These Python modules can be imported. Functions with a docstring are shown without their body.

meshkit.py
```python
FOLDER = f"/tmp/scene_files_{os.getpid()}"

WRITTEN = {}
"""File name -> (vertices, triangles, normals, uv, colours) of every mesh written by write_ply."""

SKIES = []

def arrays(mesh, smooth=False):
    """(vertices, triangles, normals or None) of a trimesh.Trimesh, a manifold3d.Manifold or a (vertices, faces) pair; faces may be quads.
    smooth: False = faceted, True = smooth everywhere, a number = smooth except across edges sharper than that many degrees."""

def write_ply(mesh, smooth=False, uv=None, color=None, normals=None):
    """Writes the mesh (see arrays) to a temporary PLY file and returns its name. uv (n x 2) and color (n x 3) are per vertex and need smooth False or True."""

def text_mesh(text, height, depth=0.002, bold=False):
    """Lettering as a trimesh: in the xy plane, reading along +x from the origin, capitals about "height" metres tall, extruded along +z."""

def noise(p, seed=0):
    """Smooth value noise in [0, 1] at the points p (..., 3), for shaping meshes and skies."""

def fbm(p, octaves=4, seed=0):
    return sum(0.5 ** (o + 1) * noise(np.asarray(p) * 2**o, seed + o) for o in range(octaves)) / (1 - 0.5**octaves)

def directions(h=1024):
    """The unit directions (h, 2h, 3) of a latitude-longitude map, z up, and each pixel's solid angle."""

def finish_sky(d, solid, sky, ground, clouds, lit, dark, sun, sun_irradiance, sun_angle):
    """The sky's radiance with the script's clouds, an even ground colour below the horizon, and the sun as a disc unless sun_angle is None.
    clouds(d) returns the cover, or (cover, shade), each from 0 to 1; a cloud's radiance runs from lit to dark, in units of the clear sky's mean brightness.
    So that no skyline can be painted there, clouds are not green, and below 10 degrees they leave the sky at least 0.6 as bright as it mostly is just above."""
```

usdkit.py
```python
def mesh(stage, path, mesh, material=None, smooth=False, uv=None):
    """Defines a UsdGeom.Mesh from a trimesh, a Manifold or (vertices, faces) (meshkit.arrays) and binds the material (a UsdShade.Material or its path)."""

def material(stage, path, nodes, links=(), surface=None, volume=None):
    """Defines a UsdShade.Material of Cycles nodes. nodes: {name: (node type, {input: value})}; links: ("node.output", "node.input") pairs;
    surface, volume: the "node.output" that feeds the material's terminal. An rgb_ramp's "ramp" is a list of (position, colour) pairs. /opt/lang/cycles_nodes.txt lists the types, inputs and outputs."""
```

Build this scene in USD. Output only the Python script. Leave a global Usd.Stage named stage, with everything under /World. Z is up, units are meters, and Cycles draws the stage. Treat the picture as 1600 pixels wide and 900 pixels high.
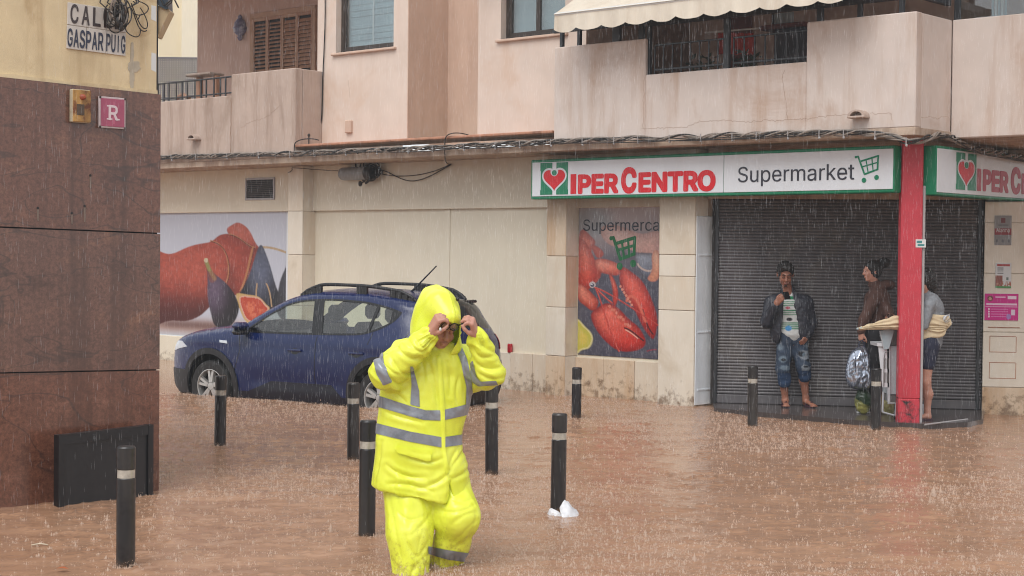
import math, numpy as np, trimesh, usdkit, meshkit
from pxr import Usd, UsdGeom, UsdLux, UsdShade, Gf, Sdf, Vt
from shapely.geometry import Polygon, box as sbox, Point
from shapely import affinity, contains_xy, union_all

stage = Usd.Stage.CreateInMemory()
UsdGeom.SetStageUpAxis(stage, "Z"); UsdGeom.SetStageMetersPerUnit(stage, 1.0)
UsdGeom.Xform.Define(stage, "/World"); UsdGeom.Scope.Define(stage, "/World/Looks")
rng = np.random.default_rng(11)

# ------------------------------------------------------------------ camera
FOC = 2500.0                                   # focal length in pixels of a 1600 px wide picture
CAM = np.array([0, 0, 1.8]); PITCH = math.radians(1.26); ROLL = 0.010
EXPOSURE = 0.55
_F = np.array([0, math.cos(PITCH), -math.sin(PITCH)]); _R0 = np.array([1.0, 0, 0]); _U0 = np.array([0, math.sin(PITCH), math.cos(PITCH)])
_R = math.cos(ROLL) * _R0 + math.sin(ROLL) * _U0; _U = math.cos(ROLL) * _U0 - math.sin(ROLL) * _R0
cam = UsdGeom.Camera.Define(stage, "/World/camera")
cam.CreateHorizontalApertureAttr(36.0); cam.CreateVerticalApertureAttr(20.25); cam.CreateFocalLengthAttr(36.0 * FOC / 1600)
cam.CreateClippingRangeAttr(Gf.Vec2f(0.1, 500)); cam.CreateExposureAttr(EXPOSURE)
cam.AddTransformOp().Set(Gf.Matrix4d(*_R, 0, *_U, 0, *(-_F), 0, *CAM, 1))

# ------------------------------------------------------------------ daylight: a grey rainy sky
SUN_AZ, SUN_EL = math.radians(205), math.radians(52)         # direction towards the (hidden) sun: from behind the camera
sun_dir = np.array([math.sin(SUN_AZ) * math.cos(SUN_EL), math.cos(SUN_AZ) * math.cos(SUN_EL), math.sin(SUN_EL)])
usdkit.material(stage, "/World/Looks/rain_sky", {
    "sky": ("sky_texture", {"sky_type": "single_scattering", "sun_disc": False, "sun_elevation": SUN_EL, "sun_rotation": math.atan2(sun_dir[0], sun_dir[1])}),
    "tc": ("texture_coordinate", {}), "mp": ("mapping", {"scale": (1.5, 1.5, 3)}), "nz": ("noise_texture", {"scale": 1.6, "detail": 4}),
    "cl": ("rgb_ramp", {"ramp": [(0.3, (5.6, 5.75, 6.0)), (0.7, (8.0, 8.1, 8.2))]}),
    "mx": ("mix", {"fac": 0.93}), "bg": ("background_shader", {"strength": 0.1})},
    [("tc.generated", "mp.vector"), ("mp.vector", "nz.vector"), ("nz.fac", "cl.fac"), ("sky.color", "mx.color1"), ("cl.color", "mx.color2"), ("mx.color", "bg.color")],
    surface="bg.background")
sky = UsdLux.DomeLight.Define(stage, "/World/sky")
UsdShade.MaterialBindingAPI.Apply(sky.GetPrim()).Bind(UsdShade.Material.Get(stage, "/World/Looks/rain_sky"))
sky.GetPrim().SetCustomDataByKey("kind", "structure")
sun = UsdLux.DistantLight.Define(stage, "/World/sun")
sun.CreateIntensityAttr(0.4); sun.CreateAngleAttr(40.0); sun.CreateNormalizeAttr(True); sun.CreateColorAttr(Gf.Vec3f(1, 0.985, 0.96))
_z = sun_dir; _x = np.cross([0, 0, 1.0], _z); _x /= np.linalg.norm(_x); _y = np.cross(_z, _x)
sun.AddTransformOp().Set(Gf.Matrix4d(*_x, 0, *_y, 0, *_z, 0, 0, 0, 30, 1))

# ------------------------------------------------------------------ measuring from the camera
def ray(px, py): return _F + (px - 800) / FOC * _R + (450 - py) / FOC * _U
def ground(px, py, z=0.0):
    d = ray(px, py); return CAM + d * ((z - CAM[2]) / d[2])
def at(px, py, y):
    d = ray(px, py); return CAM + d * ((y - CAM[1]) / d[1])
def plane_hit(px, py, O, n, t=0.0):
    d = ray(px, py); return CAM + d * (((O - CAM) @ n + t) / (d @ n))

# ------------------------------------------------------------------ scene tree helpers
_names, _origin = {}, {}
def numbered(parent, name):
    k = f"{parent}/{name}"; n = _names.get(k, 0); _names[k] = n + 1
    return k if n == 0 else f"{k}_{n:03d}"
def tag(prim, label=None, cat=None, group=None, kind=None):
    for k, v in (("label", label), ("category", cat), ("group", group), ("kind", kind)):
        if v: prim.SetCustomDataByKey(k, v)
    return prim
def thing(name, label, cat, loc=(0, 0, 0), group=None):
    x = UsdGeom.Xform.Define(stage, numbered("/World", name)); x.AddTranslateOp().Set(Gf.Vec3d(*map(float, loc)))
    _origin[str(x.GetPath())] = np.asarray(loc, float)
    return tag(x.GetPrim(), label, cat, group)
def obj(name, mesh, mat, parent=None, smooth=30, col=None, label=None):
    """One Mesh prim (world coordinates) under its thing or part."""
    pp = str(parent.GetPath()) if parent is not None else "/World"
    top = "/".join(pp.split("/")[:3]); o = _origin.get(top, np.zeros(3))
    if isinstance(mesh, MB): mesh = mesh.mesh()
    v, f = (np.asarray(mesh.vertices), np.asarray(mesh.faces)) if hasattr(mesh, "vertices") else meshkit.arrays(mesh)[:2]
    if col is not None: smooth = True if smooth else False
    m = usdkit.mesh(stage, numbered(pp, name), (v - o, f), mat, smooth=smooth)
    if col is not None:
        UsdGeom.PrimvarsAPI(m).CreatePrimvar("Col", Sdf.ValueTypeNames.Color3fArray, "vertex").Set(Vt.Vec3fArray.FromNumpy(np.asarray(col, np.float32)))
    if label: m.GetPrim().SetCustomDataByKey("label", label)
    return m.GetPrim()
def copy_of(root, name, loc, label, cat, group=None, rotz=0.0):
    x = UsdGeom.Xform.Define(stage, numbered("/World", name))
    x.AddTranslateOp().Set(Gf.Vec3d(*map(float, loc)))
    if rotz: x.AddRotateZOp().Set(rotz)
    x.GetPrim().GetReferences().AddInternalReference(root); x.GetPrim().SetInstanceable(True)
    return tag(x.GetPrim(), label, cat, group)

# ------------------------------------------------------------------ mesh helpers
def _cb():
    p = []
    for a in (-1, 1):
        for b in (-1, 1):
            for c in (-1, 1): p += [(a, b * .8, c * .8), (a * .8, b, c * .8), (a * .8, b * .8, c)]
    return np.array([(np.sign(q)) for q in p]), np.array([[abs(abs(x) - .8) < 1e-9 for x in q] for q in p]), trimesh.convex.convex_hull(np.array(p)), np.array(p)
_cs, _ci, _ch, _cp = _cb()
from scipy.spatial import cKDTree
_map = cKDTree(_cp).query(_ch.vertices)[1]; _cf = _map[_ch.faces]
class Fr:
    """A frame: columns a, b, c in world, origin o."""
    def __init__(s, o, a, b, c=(0, 0, 1)): s.o = np.asarray(o, float); s.M = np.column_stack([a, b, c]).astype(float)
    def p(s, *q): return s.o + s.M @ np.asarray(q, float)
    def tf(s, v): return s.o + np.asarray(v, float) @ s.M.T
    def flip(s): return np.linalg.det(s.M) < 0
W0 = Fr((0, 0, 0), (1, 0, 0), (0, 1, 0))
class MB:
    def __init__(s): s.v, s.f, s.n = [], [], 0
    def add(s, v, f, fr=None):
        v = np.asarray(v, float); f = np.asarray(f, int)
        if f.shape[1] == 4: f = np.vstack([f[:, [0, 1, 2]], f[:, [0, 2, 3]]])
        if fr is not None:
            v = fr.tf(v)
            if fr.flip(): f = f[:, ::-1]
        s.v.append(v); s.f.append(f + s.n); s.n += len(v); return s
    def box(s, x0, x1, y0, y1, z0, z1, fr=None, b=0.0):
        c = np.array([(x0 + x1) / 2, (y0 + y1) / 2, (z0 + z1) / 2]); h = np.abs(np.array([x1 - x0, y1 - y0, z1 - z0])) / 2
        if b > 0:
            b = min(b, h.min() * .9); return s.add(c + _cs * (h - b * _ci), _cf, fr)
        v = c + h * np.array([(-1, -1, -1), (1, -1, -1), (1, 1, -1), (-1, 1, -1), (-1, -1, 1), (1, -1, 1), (1, 1, 1), (-1, 1, 1)])
        return s.add(v, [(0, 3, 2, 1), (4, 5, 6, 7), (0, 1, 5, 4), (1, 2, 6, 5), (2, 3, 7, 6), (3, 0, 4, 7)], fr)
    def tube(s, pts, r, sides=8, cap=True):
        P = np.asarray(pts, float); r = np.broadcast_to(r, len(P)).astype(float); T = np.gradient(P, axis=0); T /= np.linalg.norm(T, axis=1, keepdims=True) + 1e-12
        up = np.array([0, 0, 1.0]) if abs(T[0][2]) < .9 else np.array([1.0, 0, 0]); A = np.cross(T[0], up); A /= np.linalg.norm(A); ring = []
        th = np.arange(sides) / sides * 2 * np.pi
        for i in range(len(P)):
            A = A - T[i] * (A @ T[i]); A /= np.linalg.norm(A) + 1e-12; B = np.cross(T[i], A)
            ring.append(P[i] + r[i] * (np.cos(th)[:, None] * A + np.sin(th)[:, None] * B))
        v = np.vstack(ring); f = []
        for i in range(len(P) - 1):
            for k in range(sides):
                a, b2 = i * sides + k, i * sides + (k + 1) % sides; f.append((a, b2, b2 + sides, a + sides))
        f = [(q[0], q[1], q[2]) for q in f] + [(q[0], q[2], q[3]) for q in f]
        if cap:
            f += [(0, k + 1, k) for k in range(1, sides - 1)]; o = (len(P) - 1) * sides; f += [(o, o + k, o + k + 1) for k in range(1, sides - 1)]
        return s.add(v, f)
    def prism(s, poly, d0, d1, fr):
        """polygon in the frame's a-c plane, thickness along b from d0 to d1"""
        for g in getattr(poly, "geoms", [poly]):
            m = trimesh.creation.extrude_polygon(g, abs(d1 - d0), engine="earcut"); v = np.asarray(m.vertices)
            s.add(np.column_stack([v[:, 0], min(d0, d1) + v[:, 2], v[:, 1]]), np.asarray(m.faces)[:, ::-1], fr)
        return s
    def lathe(s, prof, seg=24, fr=None):
        prof = np.asarray(prof, float); th = np.arange(seg) / seg * 2 * np.pi
        v = np.vstack([np.column_stack([r * np.cos(th), r * np.sin(th), np.full(seg, z)]) for r, z in prof]); f = []
        for i in range(len(prof) - 1):
            for k in range(seg):
                a, b2 = i * seg + k, i * seg + (k + 1) % seg; f.append((a, b2, b2 + seg, a + seg))
        return s.add(v, f, fr)
    def ell(s, c, r, fr=None, sub=2):
        m = trimesh.creation.icosphere(subdivisions=sub); return s.add(np.asarray(c) + m.vertices * np.asarray(r), m.faces, fr)
    def mesh(s): return trimesh.Trimesh(np.vstack(s.v), np.vstack(s.f), process=False)
def text(t, fr, x, z, w, h, d, depth=0.004, bold=False, fat=0.0):
    """lettering in the frame's a-c plane, standing depth proud of b = d, scaled to w by h (capital height)"""
    m = meshkit.text_mesh(t, 1.0, 1.0, bold); v = np.asarray(m.vertices).copy()
    v[:, 0] = (v[:, 0] - v[:, 0].min()) / np.ptp(v[:, 0]) * w + x; v[:, 1] = v[:, 1] * h + z
    return MB().add(np.column_stack([v[:, 0], d + v[:, 2] * depth, v[:, 1]]), np.asarray(m.faces)[:, ::-1], fr)
def grid_sheet(nx, ny, fn):
    """fn(u, v) -> points; u, v in 0..1"""
    U, V = np.meshgrid(np.linspace(0, 1, nx), np.linspace(0, 1, ny)); P = fn(U.ravel(), V.ravel())
    i = np.arange(nx * ny).reshape(ny, nx); a = i[:-1, :-1].ravel(); b = i[:-1, 1:].ravel(); c = i[1:, 1:].ravel(); d = i[1:, :-1].ravel()
    return P, np.column_stack([a, b, c, d])
def smoothstep(a, b, x): t = np.clip((x - a) / (b - a), 0, 1); return t * t * (3 - 2 * t)

# ------------------------------------------------------------------ materials
def C(r, g, b, k=1.0):
    c = np.array([r, g, b]) / 255.0; return tuple(np.where(c <= .04045, c / 12.92, ((c + .055) / 1.055) ** 2.4) * k)
def mat(name, color, rough=.6, var=.12, scale=6.0, bump=.0, bscale=60.0, streak=0.0, streak_col=None, blotch=None, blotch_lo=.55, metallic=0.0, spec=.5, coat=0.0, stretch=.12, bdist=.004, rvar=0.0, grime=0.0, **kw):
    """colour with fine variation, optional vertical run-off streaks (streak), optional blotches of another colour, optional bump"""
    c = np.asarray(color, float)
    n = {"g": ("geometry", {}), "n1": ("noise_texture", {"scale": scale, "detail": 5, "roughness": .6}),
         "r1": ("rgb_ramp", {"ramp": [(.3, tuple(c * (1 - var))), (.7, tuple(np.minimum(c * (1 + var), 1)))]}),
         "p": ("principled_bsdf", {"roughness": rough, "metallic": metallic, "specular_ior_level": spec, "coat_weight": coat, **kw})}
    l = [("g.position", "n1.vector"), ("n1.fac", "r1.fac")]; out = "r1.color"
    if blotch is not None:
        n["n2"] = ("noise_texture", {"scale": scale * .35, "detail": 6, "roughness": .65, "distortion": .6}); n["r2"] = ("rgb_ramp", {"ramp": [(blotch_lo, (0, 0, 0)), (blotch_lo + .14, (1, 1, 1))]})
        n["m2"] = ("mix", {"color2": tuple(blotch)}); l += [("g.position", "n2.vector"), ("n2.fac", "r2.fac"), ("r2.color", "m2.fac"), (out, "m2.color1")]; out = "m2.color"
    if streak > 0:
        n["mp"] = ("mapping", {"scale": (1, 1, stretch)}); n["n3"] = ("noise_texture", {"scale": 5.0, "detail": 6, "roughness": .62, "distortion": .35})
        n["r3"] = ("rgb_ramp", {"ramp": [(.48, (0, 0, 0)), (.70, (streak,) * 3)]}); n["m3"] = ("mix", {"color2": tuple(streak_col if streak_col is not None else c * .5)})
        l += [("g.position", "mp.vector"), ("mp.vector", "n3.vector"), ("n3.fac", "r3.fac"), ("r3.color", "m3.fac"), (out, "m3.color1")]; out = "m3.color"
    if grime > 0:                                            # mould and mud splashed up from the street
        n.update({"sx": ("separate_xyz", {}), "gz": ("map_range", {"from_min": .02, "from_max": grime, "to_min": .20, "to_max": -.14}), "n6": ("noise_texture", {"scale": 11, "detail": 6, "roughness": .7}), "ga": ("math", {"math_type": "add"}), "gr": ("rgb_ramp", {"ramp": [(.62, (0, 0, 0)), (.80, (.75,) * 3)]}), "mg": ("mix", {"color2": C(116, 84, 54, .7)})})
        l += [("g.position", "sx.vector"), ("sx.z", "gz.value"), ("g.position", "n6.vector"), ("n6.fac", "ga.value1"), ("gz.result", "ga.value2"), ("ga.value", "gr.fac"), ("gr.color", "mg.fac"), (out, "mg.color1")]; out = "mg.color"
    if rvar > 0:
        n["n5"] = ("noise_texture", {"scale": scale * .8, "detail": 4}); n["mr"] = ("map_range", {"from_min": .3, "from_max": .7, "to_min": max(rough - rvar, .05), "to_max": min(rough + rvar, 1)})
        l += [("g.position", "n5.vector"), ("n5.fac", "mr.value"), ("mr.result", "p.roughness")]
    if bump > 0:
        n["n4"] = ("noise_texture", {"scale": bscale, "detail": 4}); n["b"] = ("bump", {"strength": bump, "distance": bdist}); l += [("g.position", "n4.vector"), ("n4.fac", "b.height"), ("b.normal", "p.normal")]
    l.append((out, "p.base_color"))
    return usdkit.material(stage, "/World/Looks/" + name, n, l, surface="p.BSDF")
def print_mat(name, rough=.45, **kw):
    return usdkit.material(stage, "/World/Looks/" + name, {"a": ("attribute", {"attribute": "Col"}), "p": ("principled_bsdf", {"roughness": rough, **kw})}, [("a.color", "p.base_color")], surface="p.BSDF")
M = {}
# ================================================================== materials of the setting
PINK = C(214, 200, 191, .88); BEIGE = C(218, 208, 188, .97)
STAIN = C(150, 115, 88, .8)
M["parapet"] = mat("parapet_plaster", PINK, .62, .06, 3.0, .25, 90, streak=.6, streak_col=C(184, 152, 128, .85), blotch=C(200, 176, 160, .84), blotch_lo=.56, bdist=.003)
M["parapet2"] = mat("old_balcony_plaster", C(196, 174, 160, .8), .65, .08, 3.0, .25, 90, streak=.6, streak_col=C(140, 112, 92, .8), blotch=C(170, 148, 132, .8), blotch_lo=.55)
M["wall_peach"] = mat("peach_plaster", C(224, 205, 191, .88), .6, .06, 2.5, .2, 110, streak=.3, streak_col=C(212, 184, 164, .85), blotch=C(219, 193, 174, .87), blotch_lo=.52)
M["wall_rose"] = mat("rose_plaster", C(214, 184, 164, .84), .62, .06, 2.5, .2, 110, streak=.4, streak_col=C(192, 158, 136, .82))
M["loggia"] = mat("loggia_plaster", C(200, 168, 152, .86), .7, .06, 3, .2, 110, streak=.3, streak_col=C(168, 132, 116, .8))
M["beige"] = mat("beige_plaster", BEIGE, .6, .04, 2.0, .15, 120, grime=.4, streak=.2, streak_col=C(204, 188, 164, .92))
M["fascia"] = mat("fascia_plaster", C(198, 176, 156, .86), .7, .1, 4, .3, 60, streak=.7, streak_col=C(136, 106, 88, .75), blotch=C(172, 144, 124, .84), blotch_lo=.5, stretch=.2)
M["terracotta"] = mat("terracotta_edge", C(196, 140, 112, .75), .7, .2, 9, .4, 60, blotch=C(120, 84, 66, .7), blotch_lo=.58)
M["marble"] = mat("cream_marble", C(215, 202, 183, .94), .42, .04, 3.0, .08, 50, grime=.55, stretch=.3, streak=.35, streak_col=C(200, 172, 140, .92), blotch=C(206, 190, 168, .9), blotch_lo=.54)
M["marble2"] = mat("pale_marble", C(220, 210, 194, .95), .4, .04, 3.0, .08, 50, grime=.5, stretch=.3, streak=.25, streak_col=C(196, 174, 146, .9), blotch=C(210, 196, 176, .9))
M["marble3"] = mat("stained_marble", C(212, 190, 164, .9), .42, .06, 4, .08, 50, grime=.8, streak=.6, streak_col=C(190, 146, 100, .85))
M["white_paint"] = mat("chipped_white_paint", C(228, 233, 238, 1.0), .45, .04, 5, .15, 50, streak=.35, streak_col=C(180, 178, 172, .8), blotch=C(150, 130, 108, .8), blotch_lo=.66)
M["shutter"] = mat("shutter_metal", C(102, 98, 100, .82), .5, .2, 5, .1, 40, streak=.6, streak_col=C(78, 76, 80, .8), metallic=.1, blotch=C(112, 106, 103, .8), blotch_lo=.55)
M["dark"] = mat("dark_void", C(40, 36, 36), .8, .1)
M["black_metal"] = mat("black_metal", C(42, 44, 48, .8), .4, .1, 20)
M["alu_dark"] = mat("dark_aluminium", C(70, 60, 54, .8), .4, .1, 20, metallic=.2)
M["brown_wood"] = mat("brown_shutter_paint", C(164, 120, 92, .85), .55, .12, 12, .1, 80)
M["brown_wood2"] = mat("worn_brown_paint", C(176, 138, 110, .85), .55, .12, 12, .1, 80)
def pane_mat(name, tint, f0=.045, rough=.02):
    return usdkit.material(stage, "/World/Looks/" + name, {"w": ("layer_weight", {"blend": .5}), "pw": ("math", {"math_type": "power", "value2": 4.0}), "ma": ("math", {"math_type": "multiply_add", "value2": .75, "value3": f0}), "t": ("transparent_bsdf", {"color": tint}), "g": ("glossy_bsdf", {"roughness": rough, "color": (1, 1, 1)}), "m": ("mix_closure", {})},
        [("w.facing", "pw.value1"), ("pw.value", "ma.value1"), ("ma.value", "m.fac"), ("t.BSDF", "m.closure1"), ("g.BSDF", "m.closure2")], surface="m.closure")
M["glass"] = pane_mat("window_glass", (.82, .87, .88), .10)
M["blind"] = mat("pale_blue_blind", C(176, 190, 194, .82), .6, .05, 5)
M["blind_dark"] = mat("grey_blue_blind", C(160, 176, 182, .85), .6, .12, 3)
M["white_plastic"] = mat("white_plastic", C(222, 222, 220, .85), .4, .03)
M["sign_white"] = mat("sign_face", C(226, 229, 234, .86), .3, .02, 3, streak=.12, streak_col=C(190, 186, 180))
M["sign_green"] = mat("sign_green", C(0, 128, 88, .85), .4, .08, 8, streak=.4, streak_col=C(40, 110, 86, .8))
M["logo_green"] = mat("logo_green", C(0, 128, 90, .85), .4, .05)
M["logo_red"] = mat("logo_red", C(218, 20, 36, .85), .4, .06, 14)
M["logo_red_faded"] = mat("faded_logo_red", C(200, 84, 104, .8), .45, .05, 14)
M["letter_dark"] = mat("dark_lettering", C(52, 54, 66, .8), .5, .05)
M["pole_red"] = mat("red_pole_paint", C(204, 62, 76, .82), .42, .08, 7, .1, 60, streak=.4, streak_col=C(176, 40, 54, .8))
M["rust_dark"] = mat("rusted_base", C(120, 40, 40, .7), .6, .4, 30, blotch=C(30, 24, 24), blotch_lo=.46)
M["step"] = mat("wet_step_tiles", C(86, 78, 76, .6), .18, .15, 8, .1, 60)
M["asphalt"] = mat("flooded_asphalt", C(70, 66, 62), .7, .1)
M["grey_pipe"] = mat("grey_pipe", C(176, 172, 172, .8), .4, .06)
M["cable"] = mat("grey_cable", C(150, 138, 128, .75), .5, .22, 14)
M["cable_black"] = mat("black_cable", C(44, 40, 38, .8), .5, .15, 20)
M["grey_box"] = mat("grey_junction_box", C(150, 152, 152, .75), .5, .12, 18)

# ================================================================== ground under the flood
g = MB(); g.add([(-150, -40, -.32), (150, -40, -.32), (150, 220, -.32), (-150, 220, -.32)], [(0, 1, 2, 3)])
tag(obj("street_bed", g, M["asphalt"]), kind="structure")

# ================================================================== the corner building
uB = np.array([.74887, -.66272, 0]); uB /= np.linalg.norm(uB); nB = np.array([uB[1], -uB[0], 0])
if nB[1] > 0: nB = -nB
OB = ground(970, 626.5); BF = Fr(OB, uB, nB)
def FP(px, py, t=0.0):
    P = plane_hit(px, py, OB, nB, t); return (P - OB) @ uB, P[2]
def Sx(px, t=0.0, py=300): return FP(px, py, t)[0]
def Zy(px, py, t=0.0): return FP(px, py, t)[1]
TB = .52                                        # balcony fronts; the ground floor pilasters stand at t = 0
house = thing("apartment_building", "pink and beige corner building with balconies above a shuttered supermarket", "building", BF.p(0, 0, 0))
TW, TBD = -.25, -.20                            # recessed wall, wall band above it
zc = 3.05; zb = Zy(600, 328, TBD)
sP1a, sP1b = Sx(450), Sx(473); sP2a, sP2b = Sx(855), Sx(885); sP3a, sP3b = Sx(1031), Sx(1087)
zplinth = Zy(830, 553, TBD)
obj("wall", MB().box(-16, sP3b - .02, -.8, TW, -.35, zc + .02, BF), M["beige"], house)
obj("wall_band", MB().box(-16, sP2a + .02, TW, TBD, zb, zc, BF, .006), M["beige"], house)
obj("wall_plinth", MB().box(-16, sP1a - .004, TW, TBD, -.35, Zy(300, 527, TBD), BF, .006), M["beige"], house)
obj("wall_plinth", MB().box(sP1b + .004, Sx(800, TBD), TW, TBD, -.35, zplinth, BF, .006), M["marble2"], house)
for k in range(2):
    a = Sx(800, TBD) + k * (sP2a - Sx(800, TBD)) / 2; b2 = a + (sP2a - Sx(800, TBD)) / 2
    obj("tile", MB().box(a + .003, b2 - .003, TW, TBD + .004, -.35, zplinth + .002, BF, .005), M["marble"], house)
sm = Sx(700, TW); obj("wall_joint", MB().box(sm - .05, sm + .05, TW, TW + .012, zplinth, zb, BF, .004), M["beige"], house)
# marble faced pilasters, tile over tile
def pilaster(s0, s1, zs, mats, depth=.27, core=M["marble"]):
    obj("pilaster", MB().box(s0 + .012, s1 - .012, -depth, -.014, -.35, zc - .002, BF), M["fascia"], house)
    for k in range(len(zs) - 1):
        obj("tile", MB().box(s0, s1, -.014, (k % 2) * .003, zs[k] + .003, zs[k + 1] - .003, BF, .005), mats[k % len(mats)], house)
        obj("tile", MB().box(s1 - .012, s1 - .001 + (k % 2) * .002, -depth + .01, -.015, zs[k] + .003, zs[k + 1] - .003, BF, .003), mats[(k + 1) % len(mats)], house)
zt = [Zy(460, y) for y in (398, 330)]
pilaster(sP1a, sP1b, [-.35, .45, zt[0] - .75, zt[0], zt[1], zc - .005], [M["marble"], M["marble2"]])
pilaster(sP2a, sP2b, [-.35, Zy(870, 556), Zy(870, 480), Zy(870, 400), zc - .005], [M["marble3"], M["marble2"], M["marble"]])
pilaster(sP3a, sP3b, [-.35, Zy(1060, 485), Zy(1060, 432), Zy(1060, 398), zc - .005], [M["marble2"], M["marble"]])
# marble tiles under and above the lobster poster
za = Zy(960, 562, -.2)
edges = [sP2b] + [Sx(p, -.2) for p in (945, 994)] + [sP3a]
for k in range(3):
    obj("tile", MB().box(edges[k] + .003, edges[k + 1] - .003, TW, -.205 + .003 * (k % 2), -.35, za, BF, .005), M["marble3"] if k < 2 else M["marble"], house)
obj("lintel", MB().box(sP2b + .003, sP3a - .003, TW, -.2, Zy(960, 324, -.2), zc, BF, .005), M["marble"], house)
obj("door_post", MB().box(sP3b, sP3b + .012, -.40, -.02, Zy(1100, 632, -.2), Zy(1100, 338, -.2), BF, .004), M["white_paint"], house)
for zz in (Zy(1100, 610, -.2), Zy(1100, 520, -.2), Zy(1100, 400, -.2)):
    obj("hinge", MB().box(sP3b + .012, sP3b + .018, -.38, -.06, zz, zz + .02, BF, .002), M["white_paint"], house)
obj("wall_return", MB().box(sP3b - .3, sP3b - .001, -.9, -.012, Zy(1100, 338, -.2) + .004, zc, BF), M["fascia"], house)
# roller shutter across the chamfered corner
P0 = ground(1116, 629.5, .05); P1 = ground(1532, 640.5, .05)
us = (P1 - P0); Ls = np.linalg.norm(us); us /= Ls; ns = np.array([us[1], -us[0], 0]); ns = ns if ns[1] < 0 else -ns
SF = Fr(np.array([P0[0], P0[1], 0]), us, ns)
ztop = 2.46
shut = obj("roller_shutter", MB().box(-.05, Ls + .02, -.06, -.02, .04, ztop, SF), M["dark"], house)
nsl = 62; hs = (ztop - .17) / nsl
prof = [(0, 0), (.007, .12), (.011, .3), (.012, .5), (.011, .7), (.007, .88), (0, 1)]
for k in range(nsl):
    z0 = .16 + k * hs; v, f = [], []
    for (b, t_) in prof:
        for s_ in (0, Ls): v.append((s_, -.016 + b + .002 * math.sin(k * 7.1), z0 + t_ * hs * .97))
    for i in range(len(prof) - 1): f.append((2 * i, 2 * i + 1, 2 * i + 3, 2 * i + 2))
    obj("slat", MB().add(v, f, SF), M["shutter"], shut, smooth=60)
obj("bottom_bar", MB().box(0, Ls, -.02, .02, .052, .155, SF, .008), M["shutter"], shut)
for s_ in (0, Ls - .05): obj("guide_rail", MB().box(s_ - .01, s_ + .03, -.02, .035, .05, ztop, SF, .006), M["black_metal"], shut)
obj("shutter_housing", MB().box(-.1, Ls + .1, -.3, .05, ztop, zc, SF), M["fascia"], house)
# stone pier right of the shutter, and what follows it
pier = MB().box(Ls + .012, Ls + .52, -.3, .045, -.35, 2.44, SF); obj("pier_head", MB().box(Ls + .012, Ls + .52, -.5, -.30, 2.2, zc, SF), M["fascia"], house)
obj("pier", pier, M["marble"], house)
zz = [-.35, .32, .95, 1.62, 2.2, 2.44]
for k in range(5): obj("tile", MB().box(Ls + .008, Ls + .50, .045, .06 + .003 * (k % 2), zz[k] + .003, zz[k + 1] - .003, SF, .005), (M["marble2"], M["marble3"])[k == 0], house)
PEND = SF.p(Ls + .50, .0, 0)
obj("white_trim", MB().box(Ls + .515, Ls + .60, -.02, .03, .06, 2.2, SF, .006), M["white_paint"], house)
for a, b2, c, d in ((.07, .36, .42, .6), (.07, .36, .72, .9), (.05, .40, 1.0, 1.002)):
    fr_ = MB()
    for (x0, x1, z0, z1) in ((a, b2, c, c + .007), (a, b2, d, d + .007), (a, a + .007, c, d), (b2, b2 + .007, c, d)): fr_.box(Ls + .01 + x0, Ls + .01 + x1, .0625, .066, z0, z1, SF)
    obj("cover_joint", fr_, M["terracotta"], house)
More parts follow.
